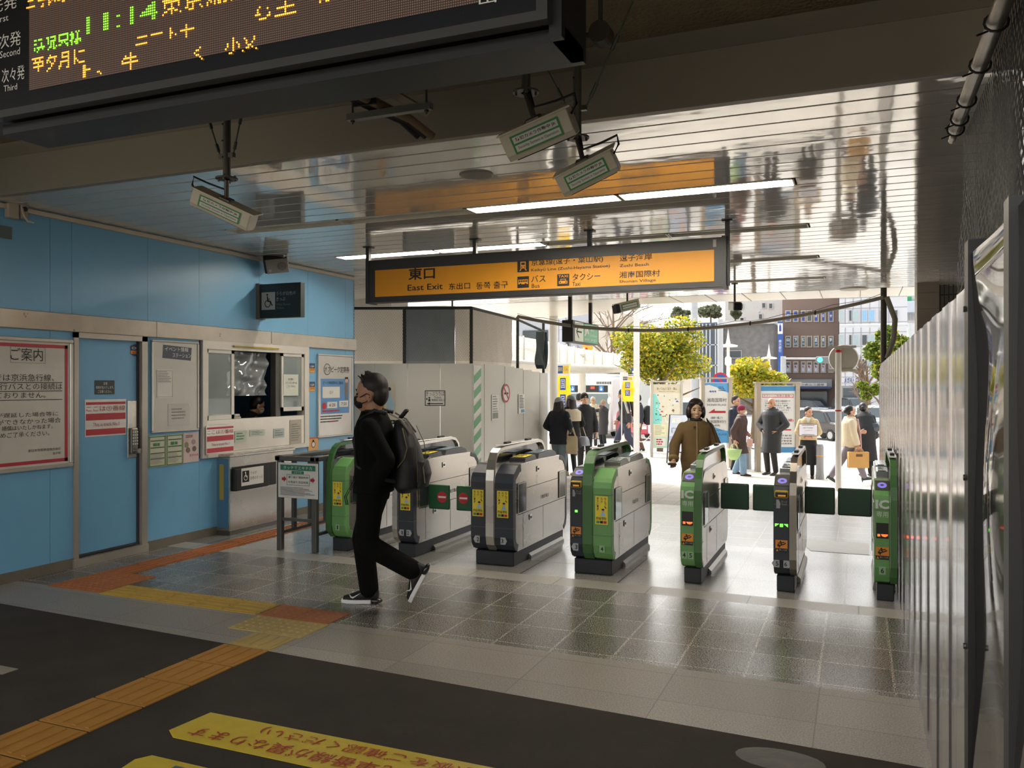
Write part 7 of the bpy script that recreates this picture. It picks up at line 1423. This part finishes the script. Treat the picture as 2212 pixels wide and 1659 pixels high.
def hair(p, mat, style='short', L=.0, name='hair'):
    b = B()
    if style == 'short': b.ell((0, -.01, .134), (.083, .097, .094), 18); b.ell((0, -.035, .09), (.081, .078, .085), 14)
    elif style == 'bob': b.ell((0, -.012, .142), (.1, .102, .098), 18); [b.ell((sx * .09, -.02, .065), (.034, .062, .085), 12) for sx in (-1, 1)]; b.ell((0, -.075, .05), (.095, .05, .1), 14); b.ell((-.05, .062, .165), (.035, .03, .028), 10); b.ell((.04, .066, .172), (.045, .026, .024), 10)
    elif style == 'long': b.ell((0, -.014, .125), (.09, .105, .103), 18); b.loft([((0, -.06, .12), .09, .055), ((0, -.085, -.0), .105, .055), ((0, -.15, -.02 - L * .45), .125, .055), ((0, -.165, -.02 - L), .09, .035)], 14); b.ell((-.075, .0, .02), (.026, .055, .13), 10); b.ell((.075, .0, .02), (.026, .055, .13), 10)
    elif style == 'bun': b.ell((0, -.02, .125), (.086, .1, .1), 18); b.ell((0, -.1, .10), (.05, .045, .05), 12); b.ell((0, -.035, .09), (.08, .075, .085), 14)
    elif style == 'spiky': 
        b.ell((0, -.012, .138), (.081, .094, .09), 18); b.ell((0, -.05, .09), (.072, .062, .085), 14); rr = random.Random(3)
        for k in range(34): a = rr.uniform(0, 6.28); r_ = rr.uniform(.0, .07); x, y = r_ * math.cos(a), .01 + r_ * 1.1 * math.sin(a); b.cap((x, y, .20 - r_ * .4), .011, (x * 1.15 + rr.uniform(-.01, .01), y + .02 + rr.uniform(-.015, .02), .236 - r_ * .55), .005, 6)
    o = hx(p, b, name, mat)
    # keep the face clear
    return o
def beanie(p, mat, name='cap'):
    b = B(); b.ell((0, -.014, .138), (.089, .107, .098), 18); b.loft([((0, -.012, .10), .091, .109), ((0, -.012, .13), .092, .11)], 18); return hx(p, b, name, mat)
def visorcap(p, mat, dirn=1):
    b = B(); b.ell((0, -.012, .142), (.088, .106, .09), 18); q = hx(p, b, 'cap', mat); v = B(); v.loft([((0, .1 * dirn, .135), .06, .07), ((0, .1 * dirn, .142), .06, .07)], 16); v.done('cap_peak', mat, q, True, p.SM @ p.hm); return q
def facemask(p, mat):
    b = B(); b.ell((0, .064, .035), (.06, .052, .052), 16); b.ell((0, .1, .045), (.025, .022, .03), 10); q = hx(p, b, 'face_mask', mat, .006, 1)
    for sx in (-1, 1): s_ = B(); s_.tube([(sx * .052, .075, .055), (sx * .084, .01, .09), (sx * .088, -.015, .08)], .003, 5); s_.tube([(sx * .052, .07, .015), (sx * .084, .005, .04), (sx * .088, -.015, .07)], .003, 5); s_.done('ear_loop', mat, q, True, p.SM @ p.hm)
def end(): WORLD[0] = True
def held(name, label, cat, p, loc=(0, 0, 0)):
    """a thing carried by p, in p's own metres"""
    m = MW[p.t.name]; o = m @ (V(loc) * p.S); t = thing(name, label, cat, o, p.t.rotation_euler.z); return t
def dn(b, name, mat, t, p, loc, smooth=False): return b.done(name, mat, t, smooth, p.SM @ Matrix.Translation(-V(loc)))
BK = M('#070707', .95, 0, .15, 30, spec=.2); BK2 = M('#151517', .6, 0, .15, 20); DK = M('#1d1e22', .75, 0, .1, 20)

# ---- the walking man
mw = P(808, 1300, Z=0); mp_ = P(808, 1310, Z=0)
p = person('man in black walking past the gates, black face mask and black backpack', (mp_.x, mp_.y), (-.955, -.296), 1.735, wl=(-.15, -.03, .915), wr=(.235, .0, .86), al=(-.09, -.33, .29), ar=(.09, .06, .088), fl=-1.08, fr=0.0, lean=.0, elbow=(-.5, -1.0), vox=.0105, head=(-.05, -.04), skin=M('#a87c60', .6, 0, .04, 20), curl=.7, width=1.05, hscale=1.16)
coat(p, 'jacket', BK, hem=.86, pad=.03, sleeve=.02, flare=1.02); trousers(p, 'trousers', M('#080707', .95, 0, .15, 30, spec=.2), (.108, .084, .075))
b = B(); b.lathe([(.075, 1.40), (.085, 1.44), (.07, 1.475), (.066, 1.475)], (0, .0, 0), 20); b.done('collar', M('#1d1d1e', .8), p.t, True, p.SM)
hair(p, M('#17110d', .6, 0, .25, 40), 'spiky'); facemask(p, M('#0d0e0f', .8))
for i in (0, 1):
    R = Matrix.Translation(p.an[i]) @ Matrix.Rotation(p.foot[i], 4, 'X'); RX = Matrix.Rotation(-math.pi / 2, 3, 'X'); b = B()
    b.loft([((0, -.07, -.03), .033, .045, RX), ((0, -.045, -.01), .038, .066, RX), ((0, .0, -.012), .041, .068, RX), ((0, .07, -.035), .045, .045, RX), ((0, .14, -.05), .046, .032, RX), ((0, .2, -.058), .03, .022, RX)], 16); sh = fuse(b, .006, 2).done('shoe', M('#121213', .6), p.t, True, p.SM @ R)
    s_ = B(); s_.prism([(-.036, -.02), (.04, -.02), (.05, .08), (.048, .16), (.022, .215), (-.022, .215), (-.048, .16), (-.05, .08)], (0, 0, 0), (1, 0, 0), (0, 1, 0), (0, 0, 1), -.088, -.058); s_.done('white_sole', M('#e8e6e4', .5), sh, M4=p.SM @ R, bev=.006)
    s_ = B(); s_.ell((0, -.05, -.066), (.042, .055, .022), 14); s_.done('air_heel', M('#1a1a1c', .2, coat=.8), sh, True, p.SM @ R)
    for sx in (-1, 1):
        mk = [(-.03, .02), (-.018, -.004), (.0, -.012), (.06, .03), (.005, .002), (-.01, .0)]
        s_ = B(); s_.prism([(.115 - q[0], -.034 + q[1]) for q in mk], (sx * .047, 0, 0), (0, 1, 0), (0, 0, 1), (sx, 0, 0), -.01, .002); s_.done('swoosh_logo', PAPER, sh, M4=p.SM @ R)
for yy in (.105, .118): b = B(); b.tube([(-.15, yy, .95), (-.16, yy + .06, .84), (-.15, yy + .05, .78)], .004, 5); b.done('jacket_cord', BK2, p.t, True, p.SM)
end()
LO = (0, -.2, 1.0); bk = held('backpack', 'black flap backpack with pale zip lines worn by the walking man', 'backpack', p, LO); WORLD[0] = False
b = B(); b.loft([((0, -.25, .86), .12, .06), ((0, -.265, .9), .165, .105), ((0, -.27, 1.05), .17, .12), ((0, -.25, 1.2), .155, .1), ((0, -.22, 1.33), .12, .07), ((0, -.205, 1.40), .08, .04)], 20); dn(fuse(b, .012, 3), 'bag_body', M('#0f0f12', .6, 0, .1, 20), bk, p, LO, True)
b = B(); b.loft([((0, -.36, .9), .11, .05), ((0, -.375, 1.0), .125, .06), ((0, -.36, 1.1), .11, .05)], 16); dn(fuse(b, .01, 2), 'front_pocket', M('#131316', .6), bk, p, LO, True)
for sx in (-1, 1):
    b = B(); b.tube([(sx * .1, -.12, 1.45), (sx * .1, -.03, 1.47), (sx * .112, .07, 1.405), (sx * .125, .118, 1.25), (sx * .16, .085, 1.07), (sx * .175, -.06, .98), (sx * .13, -.2, .95)], .016, 8); dn(b, 'shoulder_strap', M('#17171a', .7), bk, p, LO, True)
    b = B(); b.tube([(sx * .085, -.14, 1.447), (sx * .085, -.23, 1.4), (sx * .09, -.3, 1.3)], .007, 6); dn(b, 'strap_edge', M('#8a7f78', .6), bk, p, LO, True)
    b = B(); b.tube([(sx * .125, -.245, 1.34), (sx * .17, -.29, 1.2), (sx * .18, -.27, 1.12), (sx * .175, -.22, 1.06)], .004, 5); dn(b, 'zip_line', M('#7d7452', .5), bk, p, LO, True)
    b = B(); b.tube([(sx * .1, -.3, 1.35), (sx * .15, -.35, 1.22), (sx * .17, -.365, 1.05), (sx * .14, -.36, .95)], .003, 5); dn(b, 'zip_line', M('#5d5540', .5), bk, p, LO, True)
b = B(); b.tube([(-.11, -.41, .94), (-.125, -.40, 1.06), (-.07, -.42, 1.115), (0, -.425, 1.12), (.07, -.42, 1.115)], .004, 5); dn(b, 'zip_line', M('#8a8468', .5), bk, p, LO, True)
b = B(); b.tube([(-.03, -.2, 1.41), (-.03, -.25, 1.47), (.03, -.25, 1.47), (.03, -.2, 1.41)], .012, 6); dn(b, 'top_handle', BK2, bk, p, LO, True); end()

# ---- people on the plaza; feet found on the sloping ground
def at(u, v): q = PG(u, v); return q, q.y / ray(u, v).y
def ht(q, d, vh, vf): return (vf - vh) / FPX * d
TOC = -FW; AWAY = FW.copy(); LFT = -RT; RGT = RT.copy()
def F(a, b_, c=0): v = RT * a + FW * b_; return (v.x, v.y)
q, d = at(1186, 1032)
p = person('person in a dark navy coat with long black hair and pale cap by the hoarding', (q.x + .2, q.y), F(.5, .85), ht(q, d, 862, 1034), wl=(-.2, .16, .98), wr=(.2, .16, 1.0), head=(-.2, -.15), al=(-.1, .05, .085), ar=(.11, -.08, .085), lean=.05)
coat(p, 'coat', M('#191b26', .85), hem=.72, flare=1.1, pad=.05, sleeve=.03); trousers(p, 'jeans', M('#6f7e88', .8, 0, .1), (.11, .09, .085)); shoes(p, M('#25282b', .6), PAPER); hair(p, HAIRB, 'long', .28); visorcap(p, M('#8f9aa0', .7)); end()
LO = (.3, .0, .75); tb = held('tote_bag', 'cream canvas tote bag hanging beside the person in the navy coat', 'bag', p, LO); WORLD[0] = False
b = B(); b.loft([((.3, .0, .52), .12, .03), ((.3, .0, .6), .15, .045), ((.3, .0, .86), .145, .035), ((.3, 0, .9), .14, .02)], 14); dn(fuse(b, .012, 2), 'bag_body', M('#c9b998', .8), tb, p, LO, True)
for sy in (-.02, .02): b = B(); b.tube([(.2, sy, .88), (.25, sy - .02, 1.1), (.28, sy - .02, 1.28), (.33, sy - .02, 1.1), (.4, sy, .88)], .01, 5); dn(b, 'handle', M('#cdbfa0', .8), tb, p, LO, True)
end()
q, d = at(1232, 1028)
p = person('long-haired person in a black and cream jumper, pleated skirt and grey cap', (q.x, q.y), F(-.35, .93), ht(q, d, 858, 1031), wl=(-.24, .05, .80), wr=(.2, .22, 1.0), head=(.3, -.12), al=(-.08, .02, .085), ar=(.08, -.05, .085))
coat(p, 'jumper', M('#141417', .9), hem=.80, flare=1.12, pad=.05, sleeve=.03); b = B(); b.loft([((0, -.01, 1.16), .235, .178), ((0, -.01, 1.25), .24, .178), ((0, -.01, 1.36), .232, .17), ((0, -.01, 1.43), .14, .11)], 20); wear(p, b, 'cream_yoke', M('#cfc3aa', .9)); skirt(p, M('#17181b', .85, 0, .2, 30, stretch=(6, 6, .2)), .60, .95, 1.6); trousers(p, 'tights', M('#1c1b1d', .7), (.085, .06, .047)); shoes(p, M('#b5a78d', .8), M('#8a7f6c', .7)); hair(p, HAIR2, 'long', .36); visorcap(p, M('#7e868a', .7), -1); end()
LO = (.3, .05, .7); tb = held('handbag', 'grey metallic handbag at the hip of the person in the black and cream jumper', 'bag', p, LO); WORLD[0] = False
b = B(); b.loft([((.34, .05, .62), .15, .06), ((.34, .05, .75), .13, .05), ((.34, .05, .82), .08, .03)], 14); dn(fuse(b, .012, 2), 'bag_body', M('#8f949a', .3, .5), tb, p, LO, True); b = B(); b.tube([(.27, .05, .8), (.2, .03, 1.2), (.17, 0, 1.42), (.22, -.03, 1.2), (.4, .05, .8)], .008, 5); dn(b, 'strap', M('#cdbfa0', .8), tb, p, LO, True); end()
q, d = at(1216, 1022)
p = person('person with a black beanie behind the two long-haired people', (q.x + .25, q.y + .75), F(-.1, -1), ht(q, d, 848, 1023), head=(.3, -.1)); coat(p, 'coat', DK, hem=.75, pad=.03); trousers(p, 'trousers', DK); shoes(p, BK2); beanie(p, M('#151515', .9)); end()
q, d = at(1250, 985)
p = person('person with a pale grey backpack seen from behind near the bus', (q.x, q.y), F(.2, 1), ht(q, d, 850, 985), wl=(-.2, .2, 1.0)); coat(p, 'shirt', M('#c9cbd8', .8), hem=.88, pad=.03); trousers(p, 'trousers', M('#26272b', .8)); shoes(p, BK2); hair(p, HAIRB, 'short'); end()
LO = (0, -.2, 1.0); bk = held('backpack', 'pale grey backpack on the person near the bus', 'backpack', p, LO); WORLD[0] = False; b = B(); b.loft([((0, -.22, .92), .14, .06), ((0, -.25, 1.05), .17, .11), ((0, -.24, 1.25), .15, .1), ((0, -.2, 1.4), .09, .05)], 16); dn(fuse(b, .014, 2), 'bag_body', M('#b3b4bc', .7), bk, p, LO, True); b = B(); b.loft([((0, -.33, .98), .1, .05), ((0, -.345, 1.1), .11, .05), ((0, -.33, 1.2), .08, .04)], 12); dn(fuse(b, .014, 2), 'front_pocket', M('#9c9da5', .7), bk, p, LO, True); end()
q, d = at(1263, 975); p = person('person in a black suit half hidden behind the pale grey backpack', (q.x, q.y), F(.3, -1), ht(q, d, 862, 975)); coat(p, 'jacket', DK, hem=.78); trousers(p, 'trousers', DK); shoes(p, BK2); hair(p, HAIRB); end()
q, d = at(1281, 968); p = person('white-haired person in a cream padded jacket above the poster frame', (q.x, q.y), F(-.2, -1), ht(q, d, 858, 968), wl=(-.15, .25, 1.05)); coat(p, 'jacket', M('#d6cdb4', .8), hem=.8, pad=.045, sleeve=.03); trousers(p, 'trousers', M('#3a3a40', .8)); shoes(p, BK2); hair(p, HAIRW); end()
q, d = at(1304, 970); p = person('person in a flat cap drinking, in a dark coat beside the poster frame', (q.x, q.y), F(-.8, -.6), ht(q, d, 865, 970), wl=(-.02, .2, 1.5), wr=(.2, .25, 1.25), elbow=(-.9, .3)); coat(p, 'coat', M('#3a3738', .85), hem=.5, flare=1.05, pad=.03); trousers(p, 'trousers', DK); shoes(p, BK2); beanie(p, M('#a8977d', .8)); end()
q, d = at(1352, 984)
p = person('man in a black tracksuit top with white sleeve stripes walking on the plaza', (q.x, q.y), F(-1, .05), ht(q, d, 850, 992), wl=(-.26, -.05, .84), wr=(.24, .2, .88), al=(-.09, -.3, .16), ar=(.09, .3, .1), fl=-.6, fr=.1, lean=.12, head=(.0, .05), width=1.08, skin=SKIN2)
coat(p, 'tracksuit_top', M('#2a2a2c', .7), hem=.84, pad=.035, sleeve=.022); trousers(p, 'trousers', M('#3b3f52', .8), (.115, .09, .08)); shoes(p, M('#3a3a3a', .6), PAPER); hair(p, HAIRW, 'short'); beanie(p, M('#26302e', .9))
for k in (-1, 0, 1): b = B(); o = V((-.085, .022 * k, 0)); s0, e0, w0 = p.sh[0], p.el[0], p.wr[0]; b.tube([V((s0.x * .5, s0.y + .022 * k, s0.z + .085)), s0 + o + V((.02, 0, .03)), s0.lerp(e0, .5) + o * .95, e0 + o * .85], .008, 5); b.done('white_stripe', PAPER, p.t, True, p.SM)
b = B(); b.tube([(-.08, .02, .092), (-.04, .1, .088), (.04, .1, .088), (.08, .02, .092)], .004, 5); b.done('glasses', M('#2a1a16', .3), p.t, True, p.SM @ p.hm); end()
LO = (0, -.2, 1.0); bk = held('backpack', 'khaki rucksack on the man with the striped sleeves', 'backpack', p, LO); WORLD[0] = False; b = B(); b.loft([((0, -.22, 1.0), .13, .06), ((0, -.25, 1.1), .16, .11), ((0, -.22, 1.3), .15, .11), ((0, -.13, 1.43), .1, .06)], 16); dn(fuse(b, .014, 2), 'bag_body', M('#54493a', .8), bk, p, LO, True); b = B(); b.tube([(-.1, -.12, 1.46), (-.12, .05, 1.5), (-.14, .2, 1.36), (-.15, .12, 1.1), (-.13, -.15, 1.05)], .016, 6); dn(b, 'shoulder_strap', M('#3a3228', .8), bk, p, LO, True); end()
q, d = at(1379, 976); p = person('person in brown trousers with a big dark rucksack behind the square white pole', (q.x, q.y), F(-.9, -.2), ht(q, d, 862, 985), al=(-.09, -.1, .1)); coat(p, 'jacket', M('#33343a', .8), hem=.82); trousers(p, 'trousers', M('#6a4a3a', .8)); shoes(p, BK2); hair(p, HAIRB); end()
LO = (0, -.2, 1.0); bk = held('backpack', 'large dark round rucksack sticking out beyond the square white pole', 'backpack', p, LO); WORLD[0] = False; b = B(); b.ell((0, -.3, 1.08), (.2, .19, .3), 18); dn(fuse(b, .016, 2), 'bag_body', M('#2b2c2e', .8), bk, p, LO, True); b = B(); b.box(-.1, .1, -.5, -.46, .95, 1.1); dn(b, 'front_pocket', M('#3a3b3e', .8), bk, p, LO); end()
# woman in the brown coat, in the shade just behind the gates
D0 = 9.7; r_ = ray(1503, 867); q = V((r_.x * D0, r_.y * D0, 0)); hh = CH - (867 - HZ) / FPX * D0
BRN = M('#6b5533', .85, 0, .06, 12); 
p = person('woman in a brown collarless coat reaching out a dark card wallet behind the gates', (q.x, q.y), F(-.12, -1), hh, wl=(-.18, .08, .9), wr=(.31, .26, .93), head=(.05, -.03), elbow=(-.5, -.4), al=(-.08, .1, .09), ar=(.08, -.15, .1), vox=.011, skin=M('#cba588', .55), palm=[(1, .1, 0), (0, -.2, 1)], curl=.45, hscale=1.06)
coat(p, 'coat', BRN, hem=.42, flare=1.12, pad=.035, sleeve=.026, collar=False, cuff=M('#8a744a', .85)); trousers(p, 'trousers', DK); shoes(p, BK2); hair(p, M('#2a1e1b', .4, 0, .2, 40, stretch=(1, 1, .1)), 'bob')
b = B(); b.tube([(0, .15, 1.43), (0, .165, 1.3), (.0, .17, 1.1), (0, .18, .9), (0, .19, .7), (.0, .17, .48)], .012, 6); b.done('coat_edge', M('#8f7b54', .85), p.t, True, p.SM)
for z in (1.36, .80): b = B(); b.cyl((.03, .15, z), (.03, .2 if z < 1 else .17, z), .016, n=12); b.done('button', M('#1e1812', .4), p.t, False, p.SM)
for sx in (-1, 1): b = B(); b.rbox(sx * .12 - .06, sx * .12 + .06, .12, .152, .72, .90, .006, 1); b.done('patch_pocket', M('#634e2f', .85), p.t, False, p.SM)
b = B(); b.ell((0, .03, 1.455), (.09, .09, .03), 14); wear(p, b, 'neckline', DK, .01); end()
wv = p.wr[1] + (p.wr[1] - p.el[1]).normalized() * .085 + V((0, 0, .028)); LO = tuple(wv); cw = held('card_wallet', 'dark card wallet in the outstretched hand of the brown-coated woman', 'wallet', p, LO); WORLD[0] = False; b = B(); b.rbox(wv.x - .04, wv.x + .07, wv.y - .05, wv.y + .08, wv.z - .01, wv.z + .012, .006, 2); dn(b, 'wallet_body', M('#121212', .5), cw, p, LO); end()
LO = (-.3, 0, .8); hb_ = held('shoulder_bag', 'small black shoulder bag of the brown-coated woman', 'bag', p, LO); WORLD[0] = False; b = B(); b.rbox(-.36, -.3, -.08, .12, .55, .75, .02, 2); dn(b, 'bag_body', M('#17191b', .4), hb_, p, LO); b = B(); b.tube([(-.33, .1, .74), (-.27, .14, 1.1), (-.2, .12, 1.35), (-.14, .03, 1.47), (-.19, -.12, 1.3), (-.28, -.1, 1.0), (-.33, -.07, .74)], .008, 6); dn(b, 'strap', BK2, hb_, p, LO, True); end()
# suit man and the maroon hat
q, d = at(1610, 1022); p = person('man in a navy suit standing behind the maroon-hatted woman', (P(1588, 1020, D=d + 1.0).x, P(1588, 1020, D=d + 1.0).y), F(.75, -.6), ht(q, d + 1.0, 858, 1018), wl=(-.24, .02, .82), wr=(.24, .03, .82), head=(-.2, 0), width=1.05)
coat(p, 'suit_jacket', M('#20283a', .75), hem=.76, pad=.028); trousers(p, 'trousers', M('#1d222c', .8)); shoes(p, BK2); hair(p, M('#221d1a', .6), 'short'); b = B(); b.prism([(-.05, 1.46), (.05, 1.46), (0, 1.2)], (0, .12, 0), (1, 0, 0), (0, 0, 1), (0, 1, 0), 0, .025); b.done('shirt_front', PAPER, p.t, False, p.SM); end()
q, d = at(1597, 1028); p = person('elderly woman in a maroon hat and dark brown coat holding a green basket bag', (q.x, q.y), F(.85, -.5), ht(q, d, 879, 1030), wl=(-.16, .16, 1.0), wr=(.23, -.04, .86), lean=.1, head=(-.1, -.1), al=(-.08, -.12, .1), ar=(.09, .12, .085))
coat(p, 'coat', M('#463430', .75, 0, .08, 10), hem=.55, flare=1.22, pad=.045, sleeve=.03); trousers(p, 'jeans', M('#7d9ab5', .8, 0, .1), (.105, .09, .085)); shoes(p, M('#4a2e26', .5)); hair(p, M('#8a6a50', .6), 'short'); beanie(p, M('#7a2338', .9), 'hat'); facemask(p, PAPER)
b = B(); b.loft([((0, .03, 1.40), .09, .1), ((0, .05, 1.45), .095, .1), ((0, .04, 1.49), .075, .08)], 14); wear(p, b, 'scarf', M('#c9a79a', .9, 0, .4, 40), .012); end()
LO = (.25, -.04, .7); gb = held('basket_bag', 'light green woven basket bag held by the maroon-hatted woman', 'bag', p, LO); WORLD[0] = False; b = B(); b.loft([((.27, -.06, .40), .05, .08), ((.27, -.06, .5), .085, .15), ((.27, -.06, .66), .1, .2)], 18); dn(b, 'bag_body', M('#a9c98a', .8, 0, .12, 50), gb, p, LO, True)
for sx in (-.05, .05): b = B(); b.tube([(.27 + sx, -.16, .65), (.26 + sx * .5, -.1, .76), (.255, -.05, .80), (.26 + sx * .5, .0, .76), (.27 + sx, .05, .65)], .009, 6); dn(b, 'handle', M('#cfc79a', .8), gb, p, LO, True)
end()
LO = (.2, .1, .85); gb = held('shoulder_bag', 'small dusty pink shoulder bag of the maroon-hatted woman', 'bag', p, LO); WORLD[0] = False; b = B(); b.rbox(.1, .26, .24, .36, .72, .92, .03, 2); dn(b, 'bag_body', M('#c09a90', .6), gb, p, LO); b = B(); b.tube([(.18, .26, .92), (.1, .2, 1.2), (-.05, .12, 1.42)], .01, 6); dn(b, 'strap', M('#7a4a4a', .7), gb, p, LO, True); end()
q, d = at(1668, 1027); p = person('bald man in a long black raincoat with hands in its pockets', (q.x, q.y), F(-.8, -.6), ht(q, d, 862, 1029), wl=(-.175, .075, .97), wr=(.175, .075, .97), elbow=(-1.2, -.4), head=(.25, .05), al=(-.11, .02, .085), ar=(.11, 0, .085), width=1.12, skin=M('#b98a70', .45))
coat(p, 'raincoat', M('#25282b', .5, 0, .08, 10), hem=.50, flare=1.08, pad=.045, sleeve=.03); trousers(p, 'trousers', BK2); shoes(p, M('#231d1a', .5)); b = B(); b.loft([((0, .01, 1.42), .1, .095), ((0, .015, 1.5), .08, .08)], 14); wear(p, b, 'collar', M('#1b1d1f', .5), .01); end()
q, d = at(1746, 1034); p = person('woman in a beige trench coat and black skirt holding a white name card', (q.x, q.y), F(-.35, -.95), ht(q, d, 882, 1036), wl=(-.05, .2, 1.0), wr=(.05, .2, 1.0), head=(.75, 0), elbow=(-.8, -.2), curl=.9, palm=[(.5, -.5, .6), (-.5, -.5, .6)])
TRM = M('#c2ad88', .8); coat(p, 'trench_coat', TRM, hem=.92, pad=.035, sleeve=.024); b = B(); b.loft([((0, -.10, .42), .24, .10), ((0, -.09, .7), .22, .095), ((0, -.06, 1.0), .19, .09)], 18); wear(p, b, 'coat_tail', TRM, .012); skirt(p, M('#1a1b1e', .8), .33, 1.0, 1.5, 'apron_skirt'); trousers(p, 'stockings', M('#151516', .7), (.08, .058, .048)); shoes(p, BK2); hair(p, M('#1c1512', .5), 'bob' if 0 else 'short'); b = B(); b.prism([(-.06, 1.46), (.06, 1.46), (0, 1.28)], (0, .125, 0), (1, 0, 0), (0, 0, 1), (0, 1, 0), 0, .02); b.done('shirt_front', PAPER, p.t, False, p.SM); end()
LO = (0, .26, 1.05); nb = held('name_card', 'white name card with black ornaments held up by the woman in the trench coat', 'sign', p, LO); WORLD[0] = False; b = B(); b.rbox(-.21, .21, .26, .275, 1.03, 1.31, .006, 1); dn(b, 'board', M('#22242c', .4), nb, p, LO)
m_ = p.SM @ Matrix.Translation(-V(LO)); g = G(m_ @ V((.2, .276, 1.04)), (-1, 0, 0), (0, 0, 1)); S_ = p.S; g.rect('card', M('#e2e2ee', .4), 0, 0, .4 * S_, .26 * S_, .002); g.rect('ornament', INK, .06 * S_, .235 * S_, .34 * S_, .245 * S_, .004); g.rect('ornament', INK, .06 * S_, .015 * S_, .34 * S_, .025 * S_, .004); g.text(GREYM, '東宮 平吉様家', .09 * S_, .16 * S_, .31 * S_, .195 * S_, .004); g.text(GREYM, '工芸会館 御一行', .12 * S_, .105 * S_, .29 * S_, .125 * S_, .004); g.done(nb); end()
q, d = at(1834, 1046); p = person('woman in a cream jacket and patterned scarf striding with a paper bag', (q.x, q.y), F(1, -.1), ht(q, d, 879, 1048), wr=(.22, .12, .82), wl=(-.2, .3, 1.12), al=(-.09, .36, .12), ar=(.09, -.42, .15), fl=.15, fr=-.55, head=(0, -.1), lean=.03)
coat(p, 'jacket', M('#cfc2a8', .7, 0, .06, 12), hem=.80, pad=.05, sleeve=.03); trousers(p, 'trousers', M('#77717f', .75), (.105, .08, .065)); shoes(p, M('#2c3a38', .5), None, .05); hair(p, HAIRB, 'bun'); facemask(p, PAPER)
b = B(); b.loft([((0, .02, 1.40), .1, .095), ((0, .03, 1.47), .085, .085)], 14); b.loft([((.08, .14, 1.42), .07, .03), ((.1, .19, 1.1), .08, .025), ((.11, .2, .8), .09, .025), ((.1, .18, .55), .09, .02)], 10); wear(p, b, 'scarf', M('#c9a0a2', .9, 0, .5, 22), .011); end()
LO = (.26, .12, .7); gb = held('paper_bag', 'brown paper carrier bag held by the striding woman', 'bag', p, LO); WORLD[0] = False; b = B(); b.box(.2, .32, -.1, .32, .38, .72); dn(b, 'bag_body', M('#c69a5c', .8), gb, p, LO)
for sx in (.22, .30): b = B(); b.tube([(sx, .02, .72), (sx, .07, .8), (.25, .12, .85), (sx, .17, .8), (sx, .22, .72)], .006, 5); dn(b, 'handle', M('#c9a87a', .8), gb, p, LO, True)
m_ = p.SM @ Matrix.Translation(-V(LO)); g = G(m_ @ V((.3205, .05, .62)), (0, 1, 0), (0, 0, 1)); g.rect('printed_mark', M('#6a4a2a', .7), 0, 0, .12, .05, .002); g.done(gb); end()
q, d = at(1872, 1030); p = person('woman in a long black coat bending forward at the end of the steel hoarding', (q.x, q.y), F(.15, 1), ht(q, d, 879, 1030) * 1.1, wr=(.3, .42, .78), wl=(-.2, .5, 1.0), bend=.55, head=(-.2, -.5))
coat(p, 'coat', M('#1d1d20', .8), hem=.35, flare=1.3, pad=.04, sleeve=.03); trousers(p, 'stockings', DK); shoes(p, BK2); hair(p, HAIRB, 'bun'); end()
LO = (.15, .1, 1.1); gb = held('handbag', 'glossy black shoulder bag on the back of the bending woman', 'bag', p, LO); WORLD[0] = False; b = B(); b.loft([((.16, -.02, 1.0), .1, .05), ((.16, .0, 1.1), .12, .05), ((.16, .03, 1.18), .09, .03)], 14); dn(fuse(b, .012, 2), 'bag_body', M('#20242c', .2, coat=.6), gb, p, LO, True); b = B(); b.tube([(.1, .03, 1.17), (.12, .12, 1.3), (.13, .22, 1.42), (.2, .05, 1.17)], .01, 6); dn(b, 'strap', M('#5a6470', .3, .4), gb, p, LO, True); end()
# the clerk in the office
cy = P(560, 880, X=XL - .75).y
p = person('clerk in a dark uniform and white mask bending over the desk inside the ticket window', (-7.36, 8.46), (.3, .95), 1.58, wl=(-.2, .4, 1.05), wr=(.2, .4, 1.05), bend=.5, head=(-.2, -.25), base_z=.02, vox=.014); coat(p, 'uniform_jacket', M('#121317', .8), hem=.85); trousers(p, 'trousers', DK); shoes(p, BK2); hair(p, HAIRB, 'short'); facemask(p, PAPER); end()
b = B(); b.box(XL - .44, XL - .145, WY0 + .1, WY1 - .1, ysill - .06, ysill - .03); tag(b.done('office_desk', M('#6a6258', .6)), 'desk top inside the ticket window', 'desk')
for k, (x, y, w_, h_) in enumerate(((.28, .10, .22, .04), (.30, .11, .2, .03))):
    b = B(); zb = ysill - .03 + .042 * k; b.rbox(XL - .2 - w_, XL - .2, y2 + y, y2 + y + .28 - .03 * k, zb, zb + h_, .004, 1); tag(b.done('paper_book', M('#cfcabb', .7)), ['lower pale book lying open on the office desk', 'upper pale book on top of the other on the office desk'][k], 'book')
shf = thing('book_shelf', 'wooden shelf at the back of the ticket office', 'shelf', (XL - 2.8, y2 + .4, 1.25)); b = B(); b.box(XL - 3.08, XL - 2.75, y2 - .6, y3 + .9, 1.23, 1.26); b.done('board', M('#8a7352', .6), shf); 
rr = random.Random(11); y = y2 - .5; k = 0
bc = [('brown', '#6a4230'), ('dark red', '#6d2a26'), ('tan', '#8a7a60'), ('navy', '#3a4a5a'), ('grey', '#77736a'), ('orange', '#a8643a')]
for k in range(18):
    w_ = rr.uniform(.04, .07); nm, cc = bc[k % 6]; b = B(); b.box(XL - 3.0, XL - 2.78, y, y + w_, 1.26, 1.26 + rr.uniform(.2, .28)); tag(b.done('binder', M(cc, .7)), '%s binder on the shelf at the back of the ticket office' % nm, 'binder', '%s binders on the office shelf' % nm); y += w_ + .006
